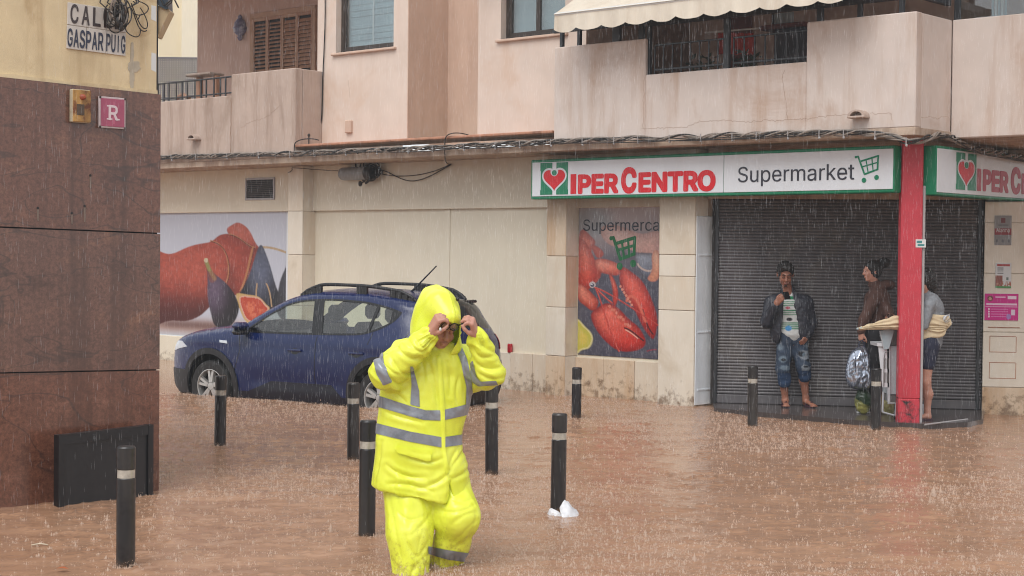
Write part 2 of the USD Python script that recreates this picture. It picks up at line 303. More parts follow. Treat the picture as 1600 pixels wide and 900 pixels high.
# slab over the ground floor: fascia with its worn edge, soffit over the shop entrance
s_end = Sx(1428, TB); ZF = Zy(1000, 219, TB)
obj("fascia", MB().box(-16, s_end + .001, -.3, TB - .004, zc, ZF, BF, .004), M["fascia"], house)
zl = Zy(600, 219, TB)
sL = Sx(460, TB)
led = MB()
for k in range(24):
    a = sL + k * (Sx(862, TB) - sL) / 24; b2 = sL + (k + 1) * (Sx(862, TB) - sL) / 24
    obj("ledge_tile", MB().box(a + .004, b2 - .004, -.05, TB - .012 + .004 * (k % 3), 3.302, zl - .03, BF, .006), M["parapet2"] if k % 4 else M["fascia"], house)
obj("ledge_edge", MB().box(sL + .003, Sx(862, TB), -.05, TB + .012, zl - .028, zl + .006, BF, .008), M["terracotta"], house)
tS_ = TB - .80
sof = Polygon([(sP3b - .4, -.2), (sP3b - .4, TB - .03), (s_end - .15, TB - .03), (s_end - .15, tS_ - .15), (s_end + 9, tS_ - .15), (s_end + 9, -2.6), (sP3b - .4, -2.6)])
m_ = trimesh.creation.extrude_polygon(sof, .1, engine="earcut"); v_ = np.asarray(m_.vertices); v_[:, 2] += zc - .003 - .0
obj("soffit", MB().add(v_ + [0, 0, .0], np.asarray(m_.faces), BF), M["fascia"], house)
# upper walls
tA, tR = 0.0, -.79
sA0, sA1 = Sx(495, tA), Sx(635, tA); sR1 = Sx(697, tR); sB0 = Sx(745, tA); sB1 = Sx(913, tA)
ztop_b = 8.6
# windows: opening = (s0, s1, z0)
wA = (Sx(523, tA), Sx(613, tA), Zy(566, 79, tA)); wB = (Sx(780, tA), Sx(880, tA), Zy(822, 58, tA))
def wall_with_window(s0, s1, w, zlo=3.3, zhi=ztop_b, th=.3):
    mb = MB(); a, b2, z0 = w; z1 = z0 + 1.35
    mb.box(s0, a, -th, 0, zlo, zhi, BF); mb.box(b2, s1, -th, 0, zlo, zhi, BF); mb.box(a, b2, -th, 0, zlo, z0, BF); mb.box(a, b2, -th, 0, z1, zhi, BF)
    return mb
obj("upper_wall", wall_with_window(sA0, sA1, wA), M["wall_peach"], house)
obj("upper_wall", wall_with_window(sB0, sB1, wB), M["wall_peach"], house)
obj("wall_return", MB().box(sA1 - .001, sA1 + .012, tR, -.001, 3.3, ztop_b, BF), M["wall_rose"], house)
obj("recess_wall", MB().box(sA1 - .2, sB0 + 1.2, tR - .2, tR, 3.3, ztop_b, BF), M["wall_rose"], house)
obj("wall_return", MB().box(sA0 - .01, sA0, -1.7, -.002, 3.3, ztop_b, BF), M["wall_peach"], house)
def window(w, frame_mat, nsash, blind):
    a, b2, z0 = w; z1 = z0 + 1.35; fw = .055
    win = obj("window", MB().box(a, b2, -.16, -.10, z0, z0 + fw, BF, .004).box(a, b2, -.16, -.10, z1 - fw, z1, BF, .004).box(a, a + fw, -.16, -.10, z0 + fw, z1 - fw, BF, .004).box(b2 - fw, b2, -.16, -.10, z0 + fw, z1 - fw, BF, .004), frame_mat, house)
    wd = (b2 - a - 2 * fw) / nsash
    for k in range(nsash):
        x0 = a + fw + k * wd; x1 = x0 + wd; sw = .035
        obj("sash", MB().box(x0, x1, -.15, -.11, z0 + fw, z0 + fw + sw, BF, .003).box(x0, x1, -.15, -.11, z1 - fw - sw, z1 - fw, BF, .003).box(x0, x0 + sw, -.15, -.11, z0 + fw + sw, z1 - fw - sw, BF, .003).box(x1 - sw, x1, -.15, -.11, z0 + fw + sw, z1 - fw - sw, BF, .003), frame_mat, win)
        obj("pane", MB().box(x0 + sw, x1 - sw, -.133, -.127, z0 + fw + sw, z1 - fw - sw, BF), M["glass"], win)
    obj("blind", MB().box(a + .02, b2 - .02, -.24, -.22, z0, z1, BF), blind, win)
    obj("sill", MB().box(a - .06, b2 + .06, -.28, .05, z0 - .035, z0, BF, .008), M["wall_rose"], win)
    return win, z0, z1
wa, z0a, z1a = window(wA, M["alu_dark"], 1, M["blind_dark"])
for k in range(15):                                        # roller blind slats behind the left pane
    z = z0a + .1 + k * .085
    if k not in (4, 9): obj("blind_slat", MB().box(wA[0] + .08, wA[1] - .08, -.219, -.212, z, z + .06 - .012 * (k % 3 == 0), BF, .002), M["blind_dark"] if k % 4 else M["blind"], wa)
obj("blind_cord", MB().box(wA[0] + .55, wA[0] + .57, -.21, -.2, z0a + .1, z1a, BF), M["white_plastic"], wa)
window(wB, M["alu_dark"], 2, M["blind"])
# left loggia: back wall, louvred door, soffit
tL = -1.5; sG0 = Sx(307, tL)
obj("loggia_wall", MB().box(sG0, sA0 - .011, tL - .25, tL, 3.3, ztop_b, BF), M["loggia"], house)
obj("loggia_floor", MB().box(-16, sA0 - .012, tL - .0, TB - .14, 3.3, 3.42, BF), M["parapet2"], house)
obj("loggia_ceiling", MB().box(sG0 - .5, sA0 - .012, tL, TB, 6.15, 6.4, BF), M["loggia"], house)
d0, d1 = Sx(392, tL), Sx(494, tL); dz1 = Zy(450, 24, tL) + .1; dz0 = 4.2
door = obj("louvred_door", MB().box(d0, d1, tL, tL + .05, dz1 - .09, dz1, BF, .006).box(d0, d0 + .07, tL, tL + .05, 3.5, dz1 - .09, BF, .006).box(d1 - .07, d1, tL, tL + .05, 3.5, dz1 - .09, BF, .006), M["brown_wood2"], house)
obj("door_void", MB().box(d0 + .07, d1 - .07, tL + .001, tL + .006, 3.5, dz1 - .09, BF), M["dark"], door)
wd = (d1 - d0 - .14) / 4
for k in range(4):
    x0 = d0 + .07 + k * wd; x1 = x0 + wd; fm = M["brown_wood2"] if k % 2 == 0 else M["brown_wood"]
    leaf = obj("shutter_leaf", MB().box(x0, x0 + .035, tL + .01, tL + .05, 3.5, dz1 - .09, BF, .004).box(x1 - .035, x1, tL + .01, tL + .05, 3.5, dz1 - .09, BF, .004).box(x0 + .035, x1 - .035, tL + .01, tL + .05, dz1 - .14, dz1 - .09, BF, .004), fm, door)
    for j in range(13):
        z = dz1 - .19 - j * .062
        if z < dz0 - .15: break
        tilt = .030 if k < 2 else .052
        obj("louvre", MB().add([(x0 + .035, tL + .012, z), (x1 - .035, tL + .012, z), (x1 - .035, tL + .042, z - tilt), (x0 + .035, tL + .042, z - tilt), (x0 + .035, tL + .012, z + .008), (x1 - .035, tL + .012, z + .008), (x1 - .035, tL + .042, z - tilt + .008), (x0 + .035, tL + .042, z - tilt + .008)],
            [(0, 3, 2, 1), (4, 5, 6, 7), (0, 1, 5, 4), (1, 2, 6, 5), (2, 3, 7, 6), (3, 0, 4, 7)], BF), M["brown_wood"], leaf)
# hairline cracks in the plaster of the balconies
M["crack"] = mat("crack_brown", C(168, 136, 114, .8), .8, .2, 30)
def crack(pts, t, seed, r=.0017):
    r2 = np.random.default_rng(seed); P = np.array(pts, float); n_ = int(np.abs(np.diff(P[:, 0])).sum() / 2.2 + np.abs(np.diff(P[:, 1])).sum() / 6) + 4; q = np.linspace(0, len(P) - 1, n_); C_ = np.column_stack([np.interp(q, np.arange(len(P)), P[:, k]) for k in (0, 1)]) + r2.normal(size=(n_, 2)) * [.5, .9]
    obj("crack", MB().tube([BF.p(*((lambda h: (h[0], t, h[1]))(FP(a, b_, t)))) for a, b_ in C_], r, 5), M["crack"], house)
crack([(1002, 201), (1040, 200), (1072, 199), (1092, 190), (1135, 188), (1160, 190), (1232, 187), (1262, 186), (1300, 180), (1334, 179)], TB, 1); crack([(1360, 178), (1392, 177), (1394, 187)], TB, 2); crack([(1225, 112), (1222, 122), (1228, 160), (1231, 186)], TB, 3); crack([(1006, 118), (1005, 200)], TB, 4, .0018); crack([(376, 200), (392, 190), (412, 186), (438, 165)], TB, 5); crack([(362, 152), (360, 238)], TB, 6, .004)
crack([(545, 125), (546, 152)], 0.0, 7); crack([(1440, 185), (1452, 181), (1462, 185), (1482, 182)], TB, 8)
# left balcony front
zpl = Zy(460, 106, TB); spl = Sx(360, TB); zlow = Zy(306, 154, TB)
obj("balcony_parapet", MB().box(spl, sL, TB - .14, TB, ZF, zpl, BF, .012), M["parapet2"], house)
obj("balcony_parapet", MB().box(-16, spl - .003, TB - .14, TB - .0005, ZF, zlow, BF, .012), M["parapet2"], house)
obj("balcony_return", MB().box(sL - .135, sL - .003, .0, TB - .143, 3.301, zpl - .004, BF, .01), M["parapet2"], house)
# main balcony: parapet with a gap, corner, stepped-back front
s1 = Sx(864, TB); s2 = Sx(1006, TB); s3 = Sx(1257, TB); zp = Zy(940, 67, TB); zn = Zy(1130, 107, TB)
obj("balcony_parapet", MB().box(s1, s2, TB - .14, TB, ZF, zp, BF, .010), M["parapet"], house)
obj("balcony_parapet", MB().box(s2 + .001, s3 - .001, TB - .14, TB - .0005, ZF, zn, BF, .010), M["parapet"], house)
obj("balcony_parapet", MB().box(s3, s_end, TB - .14, TB, ZF, zp, BF, .010), M["parapet"], house)
tS = TB - .80
obj("balcony_return", MB().box(s_end - .14, s_end - .002, tS, TB - .142, zc + .012, zp - .003, BF, .008), M["parapet"], house)
obj("balcony_parapet", MB().box(s_end - .001, s_end + 9, tS - .14, tS, zc + .01, zp, BF, .010), M["parapet"], house)
obj("balcony_slab", MB().box(s_end - .2, s_end + 9, -4.5, tS - .142, 3.13, 3.3, BF), M["fascia"], house)
obj("balcony_floor", MB().box(s1, s_end - .15, -2.2, TB - .142, 3.301, 3.36, BF), M["fascia"], house)
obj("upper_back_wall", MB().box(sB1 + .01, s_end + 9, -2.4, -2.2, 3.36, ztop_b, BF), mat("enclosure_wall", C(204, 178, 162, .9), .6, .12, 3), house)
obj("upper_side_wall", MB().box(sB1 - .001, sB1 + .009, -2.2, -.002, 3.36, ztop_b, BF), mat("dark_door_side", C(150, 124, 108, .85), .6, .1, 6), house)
obj("upper_ceiling", MB().box(sB0, s_end + 9, -2.2, TB, 5.85, 6.1, BF), M["loggia"], house)
# black balcony rail and enclosure frame
rail = obj("balcony_frame", MB().box(Sx(862, TB - .07), s_end - .05, TB - .10, TB - .04, Zy(940, 44.5, TB - .07), Zy(940, 38, TB - .07), BF, .006), M["black_metal"], house)
zr = Zy(940, 41, TB - .07)
for px, wpx in ((876, .045), (903, .045), (961, .11), (1000, .07), (1012, .05), (1133, .075), (1278, .07), (1340, .05), (1405, .05)):
    s_ = Sx(px, TB - .07); obj("post", MB().box(s_ - wpx / 2, s_ + wpx / 2, TB - .095, TB - .045, (zn if 1006 < px < 1257 else zp) + .0, zr + (0 if px < 1000 else 1.2), BF, .005), M["black_metal"], rail)
obj("top_beam", MB().box(s2, s_end + .02, TB - .11, TB - .04, Zy(1130, 27, TB), Zy(1130, 17, TB), BF, .006), M["black_metal"], rail)
for a, b2 in ((Sx(1015, TB), Sx(1128, TB)), (Sx(1138, TB), s3 - .02)):
    zt_, zb_ = Zy(1130, 62, TB - .07), Zy(1130, 102, TB - .07)
    obj("handrail", MB().box(a, b2, TB - .085, TB - .06, zt_, zt_ + .02, BF, .004), M["black_metal"], rail)
    obj("lower_rail", MB().box(a, b2, TB - .085, TB - .06, zb_, zb_ + .025, BF, .004), M["black_metal"], rail)
    nb = int((b2 - a) / .125)
    for k in range(nb + 1):
        s_ = a + (b2 - a) * k / nb; obj("bar", MB().box(s_ - .008, s_ + .008, TB - .08, TB - .064, zn, zt_, BF, .002), M["black_metal"], rail)
# glazed screen along the stepped-back part and round the corner
scr = obj("enclosure_screen", MB().box(s_end - .02, s_end + 8.8, tS - .10, tS - .05, zp + .32, zp + .40, BF, .005).box(s_end - .1, s_end - .04, tS - .05, TB - .06, zp + .16, zp + .24, BF, .005), M["black_metal"], house)
for k in range(9):
    s_ = s_end + .02 + k * .9; obj("mullion", MB().box(s_ - .03, s_ + .03, tS - .10, tS - .05, zp, zp + 1.7, BF, .005), M["black_metal"], scr)
    obj("pane", MB().box(s_ + .03, s_ + .87, tS - .078, tS - .072, zp + .01, zp + .32, BF), M["glass"], scr)
for k in range(5):
    s_ = Sx(1546 + k * 5.0, tS - .3); obj("curtain", MB().box(s_ - .012, s_ + .012, tS - .32, tS - .30, zp - .3, zp + 1.6, BF, .004), M["white_plastic"] if k % 2 else M["blind"], scr)
# vent grille in the wall band
v0, v1 = FP(384, 313, TBD), FP(430, 277, TBD); zv0, zv1 = v0[1], v1[1]
vent = obj("vent", MB().box(v0[0], v1[0], TBD, TBD + .02, zv0, zv0 + .03, BF, .004).box(v0[0], v1[0], TBD, TBD + .02, zv1 - .03, zv1, BF, .004).box(v0[0], v0[0] + .03, TBD, TBD + .02, zv0 + .03, zv1 - .03, BF, .004).box(v1[0] - .03, v1[0], TBD, TBD + .02, zv0 + .03, zv1 - .03, BF, .004), M["grey_pipe"], house)
obj("vent_back", MB().box(v0[0] + .03, v1[0] - .03, TBD, TBD + .003, zv0 + .03, zv1 - .03, BF), M["dark"], vent)
for k in range(9):
    z = zv0 + .045 + k * (zv1 - zv0 - .08) / 9; obj("louvre", MB().box(v0[0] + .03, v1[0] - .03, TBD + .004, TBD + .016, z, z + .014, BF, .002), M["alu_dark"], vent)
# half-pipe drain spouts
def spout(px, py, t):
    s_, z_ = FP(px, py, t); mb = MB(); th = np.linspace(0, np.pi, 9); v, f = [], []
    for (r, y) in ((.085, t - .03), (.085, t + .12), (.062, t + .12), (.062, t - .03)):
        for q in th: v.append((s_ + r * math.cos(q) * 1.15, y, z_ - .03 + r * math.sin(q) * .8))
    for a in range(4):
        for k in range(8): f.append((a * 9 + k, a * 9 + k + 1, ((a + 1) % 4) * 9 + k + 1, ((a + 1) % 4) * 9 + k))
    mb.add(v, f, BF); mb.box(s_ - .10, s_ + .10, t - .02, t + .13, z_ - .05, z_ - .028, BF, .006)
    obj("drain_spout", mb, M["parapet2"], house)
spout(308, 214, TB); spout(1346, 178, TB)
obj("drain_outlet", MB().box(*[Sx(546, tA) + d for d in (-.06, .06)], -.01, .05, 3.48, 3.66, BF, .01), M["wall_rose"], house)

# railing of the left balcony (belongs to the building)
rl = obj("balcony_railing", MB().tube([BF.p(-11, TB - .07, zpl - .02), BF.p(spl - .02, TB - .07, zpl - .02)], .014, 8), M["black_metal"], house)
obj("lower_rail", MB().tube([BF.p(-11, TB - .07, zlow + .05), BF.p(spl - .02, TB - .07, zlow + .05)], .012, 8), M["black_metal"], rl)
for k in range(22):
    s_ = spl - .03 - k * .155 - (.03 if k % 3 == 1 else 0); obj("bar", MB().box(s_ - .011, s_ + .011, TB - .08, TB - .06, zlow, zpl - .02, BF, .003), M["black_metal"], rl)

# ================================================================== things on and in front of the corner building
def tg(name, mesh, m, label, cat, **k):
    o = obj(name, mesh, m, smooth=k.pop("smooth", 30), col=k.pop("col", None)); return tag(o, label, cat, **k)
# pole at the corner
pp = ground(1420, 660, .05)
pole = thing("pole", "thick red square pole with rusted black base at the shop corner", "pole", pp)
ang = Fr(pp, uB, nB)
PF = Fr((pp[0], pp[1], 0), np.array([.995, -.10, 0]), np.array([-.10, -.995, 0]))
hw = .112
obj("shaft", MB().box(-hw, hw, -.2, 0, .30, zc - .002, PF, .010), M["pole_red"], pole)
obj("rusted_base", MB().box(-hw, hw, -.2, 0, -.3, .30, PF, .010), mat("rusted_red_base", C(200, 60, 74, .82), .5, .1, 26, .3, 60, blotch=C(40, 30, 32), blotch_lo=.50), pole)
obj("corner_strip", MB().box(hw, hw + .03, -.10, -.02, -.3, zc - .5, PF, .006), M["grey_pipe"], pole)
stk = thing("sticker", "small white and teal sticker wrapped round the red pole", "sticker", PF.p(hw, .002, 1.95))
obj("paper", MB().box(hw - .07, hw + .035, .002, .005, 1.9, 1.985, PF), M["white_plastic"], stk)
obj("print", MB().box(hw - .06, hw - .005, .0052, .006, 1.945, 1.97, PF).box(hw - .05, hw + .02, .0052, .006, 1.915, 1.935, PF), mat("teal_print", C(70, 140, 140, .8), .5), stk)

# shop sign boxes
def cart(fr, x, z, h, d, m, parent, rot=0.0, depth=.004, fat=0.0):
    """shopping trolley pictogram, h high, as flat lettering"""
    from shapely.geometry import LineString
    L = lambda pts, w: LineString(pts).buffer(w, cap_style=2, join_style=1)
    g_ = [L([(0, .98), (.12, 1.0), (.42, .28), (1.0, .46), (1.02, 1.0), (.22, .80)], .035), L([(.30, .58), (1.0, .74)], .025), L([(.48, .86), (.58, .34)], .022), L([(.74, .92), (.80, .4)], .022),
          Point(.40, .04).buffer(.10), Point(.96, .14).buffer(.10), Point(.02, .98).buffer(.05)]
    g_ = affinity.rotate(affinity.scale(union_all(g_).buffer(fat), h, h, origin=(0, 0)), rot, origin=(0, 0)); g_ = affinity.translate(g_, x, z)
    return obj("trolley_symbol", MB().prism(g_, d, d + depth, fr), m, parent)
def logo(fr, x, z, h, d, parent, w_ratio=.86):
    w = h * w_ratio; dep = .004
    H = union_all([sbox(.0, 0, .42, 1), sbox(.60, 0, 1.0, 1)]); H = union_all([H, sbox(-.02, 0, .43, .15), sbox(.58, 0, 1.01, .15), sbox(-.02, .75, .42, 1), sbox(.58, .75, 1.0, 1)])
    heart = union_all([affinity.rotate(sbox(-.20, -.20, .20, .20), 45), ])
    t_ = np.linspace(0, 2 * np.pi, 60); hx = 16 * np.sin(t_) ** 3; hy = 13 * np.cos(t_) - 5 * np.cos(2 * t_) - 2 * np.cos(3 * t_) - np.cos(4 * t_)
    heart = Polygon(np.column_stack([.5 + hx / 40, .50 + hy / 44])).buffer(0); dot = Point(.5, .68).buffer(.085)
    white = union_all([heart.buffer(.065), Point(.5, .70).buffer(.12)]); red = heart.difference(Point(.5, .72).buffer(.145))
    S = lambda q: affinity.translate(affinity.scale(q, w, h, origin=(0, 0)), x, z)
    obj("green_letter", MB().prism(S(H.difference(white)), d, d + dep, fr), M["logo_green"], parent)
    obj("red_heart", MB().prism(S(red), d, d + dep, fr), M["logo_red"], parent); obj("green_dot", MB().prism(S(dot), d, d + dep, fr), M["logo_green"], parent)
    return w
tS1 = .30; a, zb1 = FP(828, 312, tS1); b2, zt1 = FP(1397, 226, tS1); zb1 = Zy(1110, 306, tS1); zt1 = Zy(1110, 238.5, tS1)
sg = thing("shop_sign", "long white illuminated-type shop sign with green edge over the lobster poster and shutter", "sign", BF.p(a, tS1, zb1))
sg.SetCustomDataByKey("label", "long white supermarket sign with green edge above the lobster poster and shutter")
obj("cabinet", MB().box(a, b2, .10, tS1 - .012, zb1, zt1, BF, .01), M["sign_green"], sg)
sj = Sx(1130, tS1)
for q0, q1 in ((a + .03, sj - .003), (sj + .003, b2 - .012)): obj("face_panel", MB().box(q0, q1, tS1 - .012, tS1 - .004, zb1 + .035, zt1 - .035, BF, .003), M["sign_white"], sg)
D = tS1 - .0035; Hs = zt1 - zb1
X = lambda px: Sx(px, tS1, 280)
def zrow(px, py): return Zy(px, py, tS1)
logo(BF, X(845), zrow(866, 304), zrow(866, 254) - zrow(866, 304), D, sg, w_ratio=(X(887) - X(845)) / (zrow(866, 254) - zrow(866, 304)))
def letters(s, px0, px1, py0, py1, m, bold=True, fr=BF, d=D, parent=sg, nm="letters"):
    obj(nm, text(s, fr, X(px0), zrow((px0 + px1) / 2, py1), X(px1) - X(px0), zrow((px0 + px1) / 2, py0) - zrow((px0 + px1) / 2, py1), d, .004, bold), m, parent)
def heavy(s, fr, x, z, w, h, d, fat):
    """heavy sign lettering: each letter a part"""
    tm = meshkit.text_mesh(s, 1.0, .01, True); out = []
    v = np.asarray(tm.vertices)
    comps = tm.split(only_watertight=False)
    sh = union_all([trimesh.path.polygons.projected(c, normal=[0, 0, 1]) for c in comps]).buffer(fat).simplify(.004)
    x0, y0, x1, y1 = sh.bounds; sh = affinity.translate(sh, -x0, -y0); sh = affinity.scale(sh, w / (x1 - x0), h / (y1 - y0), origin=(0, 0)); sh = affinity.translate(sh, x, z)
    return [MB().prism(g_, d, d + .004, fr) for g_ in getattr(sh, "geoms", [sh])]
def heavy_word(s, px0, px1, pyt, pyb, fat=.055):
    pm = (px0 + px1) / 2; z0_, z1_ = zrow(pm, pyb), zrow(pm, pyt)
    for q in heavy(s, BF, X(px0), z0_, X(px1) - X(px0), z1_ - z0_, D, fat): obj("letter", q, M["logo_red"], sg)
heavy_word("PER", 903, 966, 271.5, 302.5); obj("letter", MB().box(X(891.5), X(900.2), D, D + .004, zrow(896, 303), zrow(896, 272), BF), M["logo_red"], sg); heavy_word("C", 970.5, 994.5, 261, 302.5); heavy_word("ENTRO", 997.5, 1118, 267, 300)
letters("Supermarket", 1153, 1334.5, 258, 282.5, M["letter_dark"], False)
cart(BF, X(1336), zrow(1357, 283), zrow(1357, 244) - zrow(1357, 283), D, M["logo_green"], sg)
# second sign round the corner
P2 = ground(1456, 660, .05); wB = np.array([-nB[0], -nB[1], 0])
G2 = Fr((0, 0, 0), wB, uB)      # runs away along the side street, faces uB
q = pp + uB * .03
def hit2(px, py, t):
    P = plane_hit(px, py, q, uB, t); return (P - q) @ wB, P[2]
G2 = Fr((q[0], q[1], 0), wB, uB)
tS2 = .20
xg, tg_ = (PEND - q) @ wB, (PEND - q) @ uB; obj('side_wall', MB().box(xg + .02, xg + 9, tg_ - .8, min(tg_ - .01, -.02), -.35, zc, G2), M['beige'], house)
x0, _ = hit2(1465, 265, tS2); z2b = hit2(1500, 307, tS2)[1]; z2t = hit2(1500, 231, tS2)[1]
sg2 = thing("shop_sign", "white supermarket sign with faded red letters right of the red pole", "sign", G2.p(x0, tS2, z2b))
obj("cabinet", MB().box(x0, x0 + 4.6, .0, tS2 - .012, z2b, z2t, G2, .01), M["sign_green"], sg2)
obj("face_panel", MB().box(x0 + .004, x0 + 4.57, tS2 - .012, tS2 - .004, z2b + .03, z2t - .03, G2, .003), M["sign_white"], sg2)
D2 = tS2 - .0035; X2 = lambda px, py: hit2(px, py, tS2)[0]; Z2 = lambda px, py: hit2(px, py, tS2)[1]
l0, l1 = X2(1495, 270), X2(1525.5, 270); zl0, zl1 = Z2(1510, 297), Z2(1510, 239.5)
logo(G2, l0, zl0, zl1 - zl0, D2, sg2, w_ratio=(l1 - l0) / (zl1 - zl0))
x_i = X2(1527.5, 282); x_r = X2(1576, 284); zi0, zi1 = Z2(1550, 300.0), Z2(1550, 265.5)
iw = (x_r - x_i) * .11; obj("letter", MB().box(x_i, x_i + iw, D2, D2 + .004, zi0, zi1, G2), M["logo_red_faded"], sg2)
for q_ in heavy("PER", G2, x_i + iw * 1.6, zi0, x_r - x_i - iw * 1.6, zi1 - zi0, D2, .055): obj("letter", q_, M["logo_red_faded"], sg2)
x_c, x_c2 = X2(1580, 284), X2(1595, 284); zc0, zc1 = Z2(1588, 304), Z2(1588, 261)
for q_ in heavy("C", G2, x_c, zc0, (x_c2 - x_c), zc1 - zc0, D2, .055): obj("letter", q_, M["logo_red_faded"], sg2)
for q_ in heavy("ENTRO", G2, x_c2 + .03, zi0, (x_r - x_i) * 1.62, zi1 - zi0, D2, .055): obj("letter", q_, M["logo_red_faded"], sg2)

# awning over the main balcony
aw0, aw1 = Sx(862, 1.0), Sx(1335, 1.0)
awn = thing("awning", "cream canvas awning with scalloped edge over the balcony", "awning", BF.p(aw0, 1.0, 4.6))
zv = Zy(1000, 31.5, 1.0); zv_top = zv + .28
M["canvas"] = mat("cream_canvas", C(226, 214, 196, .82), .75, .05, 6, .15, 160, streak=.35, streak_col=C(202, 180, 156, .8))
npt = 220; ss = np.linspace(aw0, aw1, npt); per = (Sx(1040, 1.0) - Sx(1000, 1.0))
def valance(u, v):
    s_ = aw0 + u * (aw1 - aw0); sc = np.abs(np.sin((s_ - aw0 + per * .0) / per * np.pi)) ** .7
    z_ = zv_top - .10 + (zv - .045 * sc - zv_top + .10) * v; t_ = 1.0 + .015 * np.sin(s_ * 9) * v + .008 * np.sin(s_ * 31) * v
    return BF.tf(np.column_stack([s_, t_ - .02 * (1 - v), z_]))
obj("valance", MB().add(*grid_sheet(npt, 8, valance)), M["canvas"], awn)
def roof(u, v):
    s_ = aw0 + u * (aw1 - aw0); sag = .10 * np.sin(np.pi * np.clip(v, 0, 1)) + .035 * np.exp(-((u - .06) / .08) ** 2) * np.sin(np.pi * v)
    return BF.tf(np.column_stack([s_, 1.0 - v * 1.3, zv_top - .10 + .95 * v - sag * .55]))
obj("canvas_roof", MB().add(*grid_sheet(60, 16, roof)), M["canvas"], awn)
obj("front_bar", MB().tube([BF.p(aw0, .97, zv_top - .10), BF.p(aw1, .97, zv_top - .10)], .022, 8), M["white_plastic"], awn)
for s_ in (aw0 + .06, aw1 - .06): obj("folding_arm", MB().tube([BF.p(s_, .96, zv_top - .12), BF.p(s_ + .05, .2, zv_top + .25), BF.p(s_, -.1, zv_top + .6)], .022, 8), M["white_plastic"], awn)

# what stands on the main balcony
cl = thing("clothes_line", "thin white clothes line pole across the balcony", "clothes line", BF.p(Sx(1140, -.3), -.3, 4.3))
obj("line_pole", MB().tube([BF.p(Sx(1098, -.3), -.3, Zy(1098, 51.5, -.3)), BF.p(Sx(1184, -.3), -.3, Zy(1184, 44.5, -.3))], .011, 8), M["white_plastic"], cl)
M["red_cloth"] = mat("red_cloth", C(196, 66, 50, .8), .8, .15, 20)
for k, px in enumerate((1123, 1138, 1151, 1167)):
    s_ = Sx(px, -.3); z1_ = Zy(px, 52, -.3); w_ = .07 if k else .05
    tg("red_garment", MB().add(*grid_sheet(8, 10, lambda u, v, s_=s_, z1_=z1_, w_=w_: BF.tf(np.column_stack([s_ + (u - .5) * 2 * w_ * (.8 + .2 * v), -.3 + .02 * np.sin(u * 9 + k), z1_ - v * .25])))), M["red_cloth"],
       ("leftmost", "second", "third", "rightmost")[k] + " of the four red garments hanging in the balcony", "garment", group="red garments on the balcony")
dr = thing("balcony_door", "reddish wooden door at the back of the balcony", "door", BF.p(Sx(1155, -2.19), -2.19, 3.4))
obj("leaf", MB().box(Sx(1136, -2.19), Sx(1172, -2.19), -2.2, -2.15, 3.4, Zy(1150, 26, -2.2), BF, .01), mat("reddish_door", C(120, 62, 48, .75), .5, .1, 8), dr)
obj("handle", MB().box(Sx(1139, -2.15), Sx(1140, -2.15) + .02, -2.15, -2.1, 4.45, 4.48, BF, .004), M["grey_pipe"], dr)
cab = thing("balcony_cabinet", "grey cabinet with a pale blind at the right of the balcony", "cabinet", BF.p(Sx(1215, -1.2), -1.2, 3.36))
obj("carcass", MB().box(Sx(1205, -1.2), Sx(1252, -1.2), -1.7, -1.2, 3.36, Zy(1228, 44, -1.2), BF, .02), mat("cabinet_grey", C(84, 84, 92, .8), .6, .1), cab)
obj("shelf_top", MB().box(Sx(1185, -1.2), Sx(1256, -1.2), -1.75, -1.15, Zy(1228, 44, -1.2), Zy(1228, 37, -1.2), BF, .01), mat("shelf_red", C(130, 70, 62, .8), .6, .1), cab)
pb = thing("pale_panel", "pale grey panel leaning at the back of the balcony", "panel", BF.p(Sx(1220, -1.6), -1.6, 4.6))
obj("sheet", MB().box(Sx(1205, -1.8), Sx(1236, -1.8), -1.82, -1.8, Zy(1220, 37, -1.8), Zy(1220, 20, -1.8), BF, .01), M["blind"], pb)
obj("frame", MB().box(Sx(1202, -1.8), Sx(1205, -1.8), -1.84, -1.79, Zy(1220, 39, -1.8), Zy(1220, 18, -1.8), BF, .006), M["alu_dark"], pb)
for px, s_ in ((1096, 21), (1163, 22)):
    r2 = np.random.default_rng(s_); base = BF.p(Sx(px, .0), .0, zn - .15)
    pl = thing("potted_plant", "dark leafy potted plant " + ("left of the thick black post in the balcony gap" if px < 1130 else "under the red garments in the balcony gap"), "plant", base)
    obj("pot", MB().lathe([(.001, 0), (.07, 0), (.09, .16), (.095, .17), (.08, .17), (.001, .15)], 16, Fr(base - [0, 0, .1], (1, 0, 0), (0, 1, 0))), M["terracotta"], pl)
    lv = MB()
    for _ in range(70):
        th = r2.uniform(0, 6.28); rr = r2.uniform(.02, .17); c0 = base + [rr * math.cos(th), rr * math.sin(th), .08 + r2.uniform(0, .3)]; d_ = r2.normal(size=3); d_ /= np.linalg.norm(d_); e_ = np.cross(d_, r2.normal(size=3)); e_ /= np.linalg.norm(e_); l_ = r2.uniform(.03, .07)
        lv.add([c0, c0 + d_ * l_ + e_ * l_ * .35, c0 + d_ * l_ * 2, c0 + d_ * l_ - e_ * l_ * .35], [(0, 1, 2, 3)])
    obj("leaves", lv, mat("plant_leaf_%d" % px, C(58, 70, 52, .8), .5, .3, 30), pl)
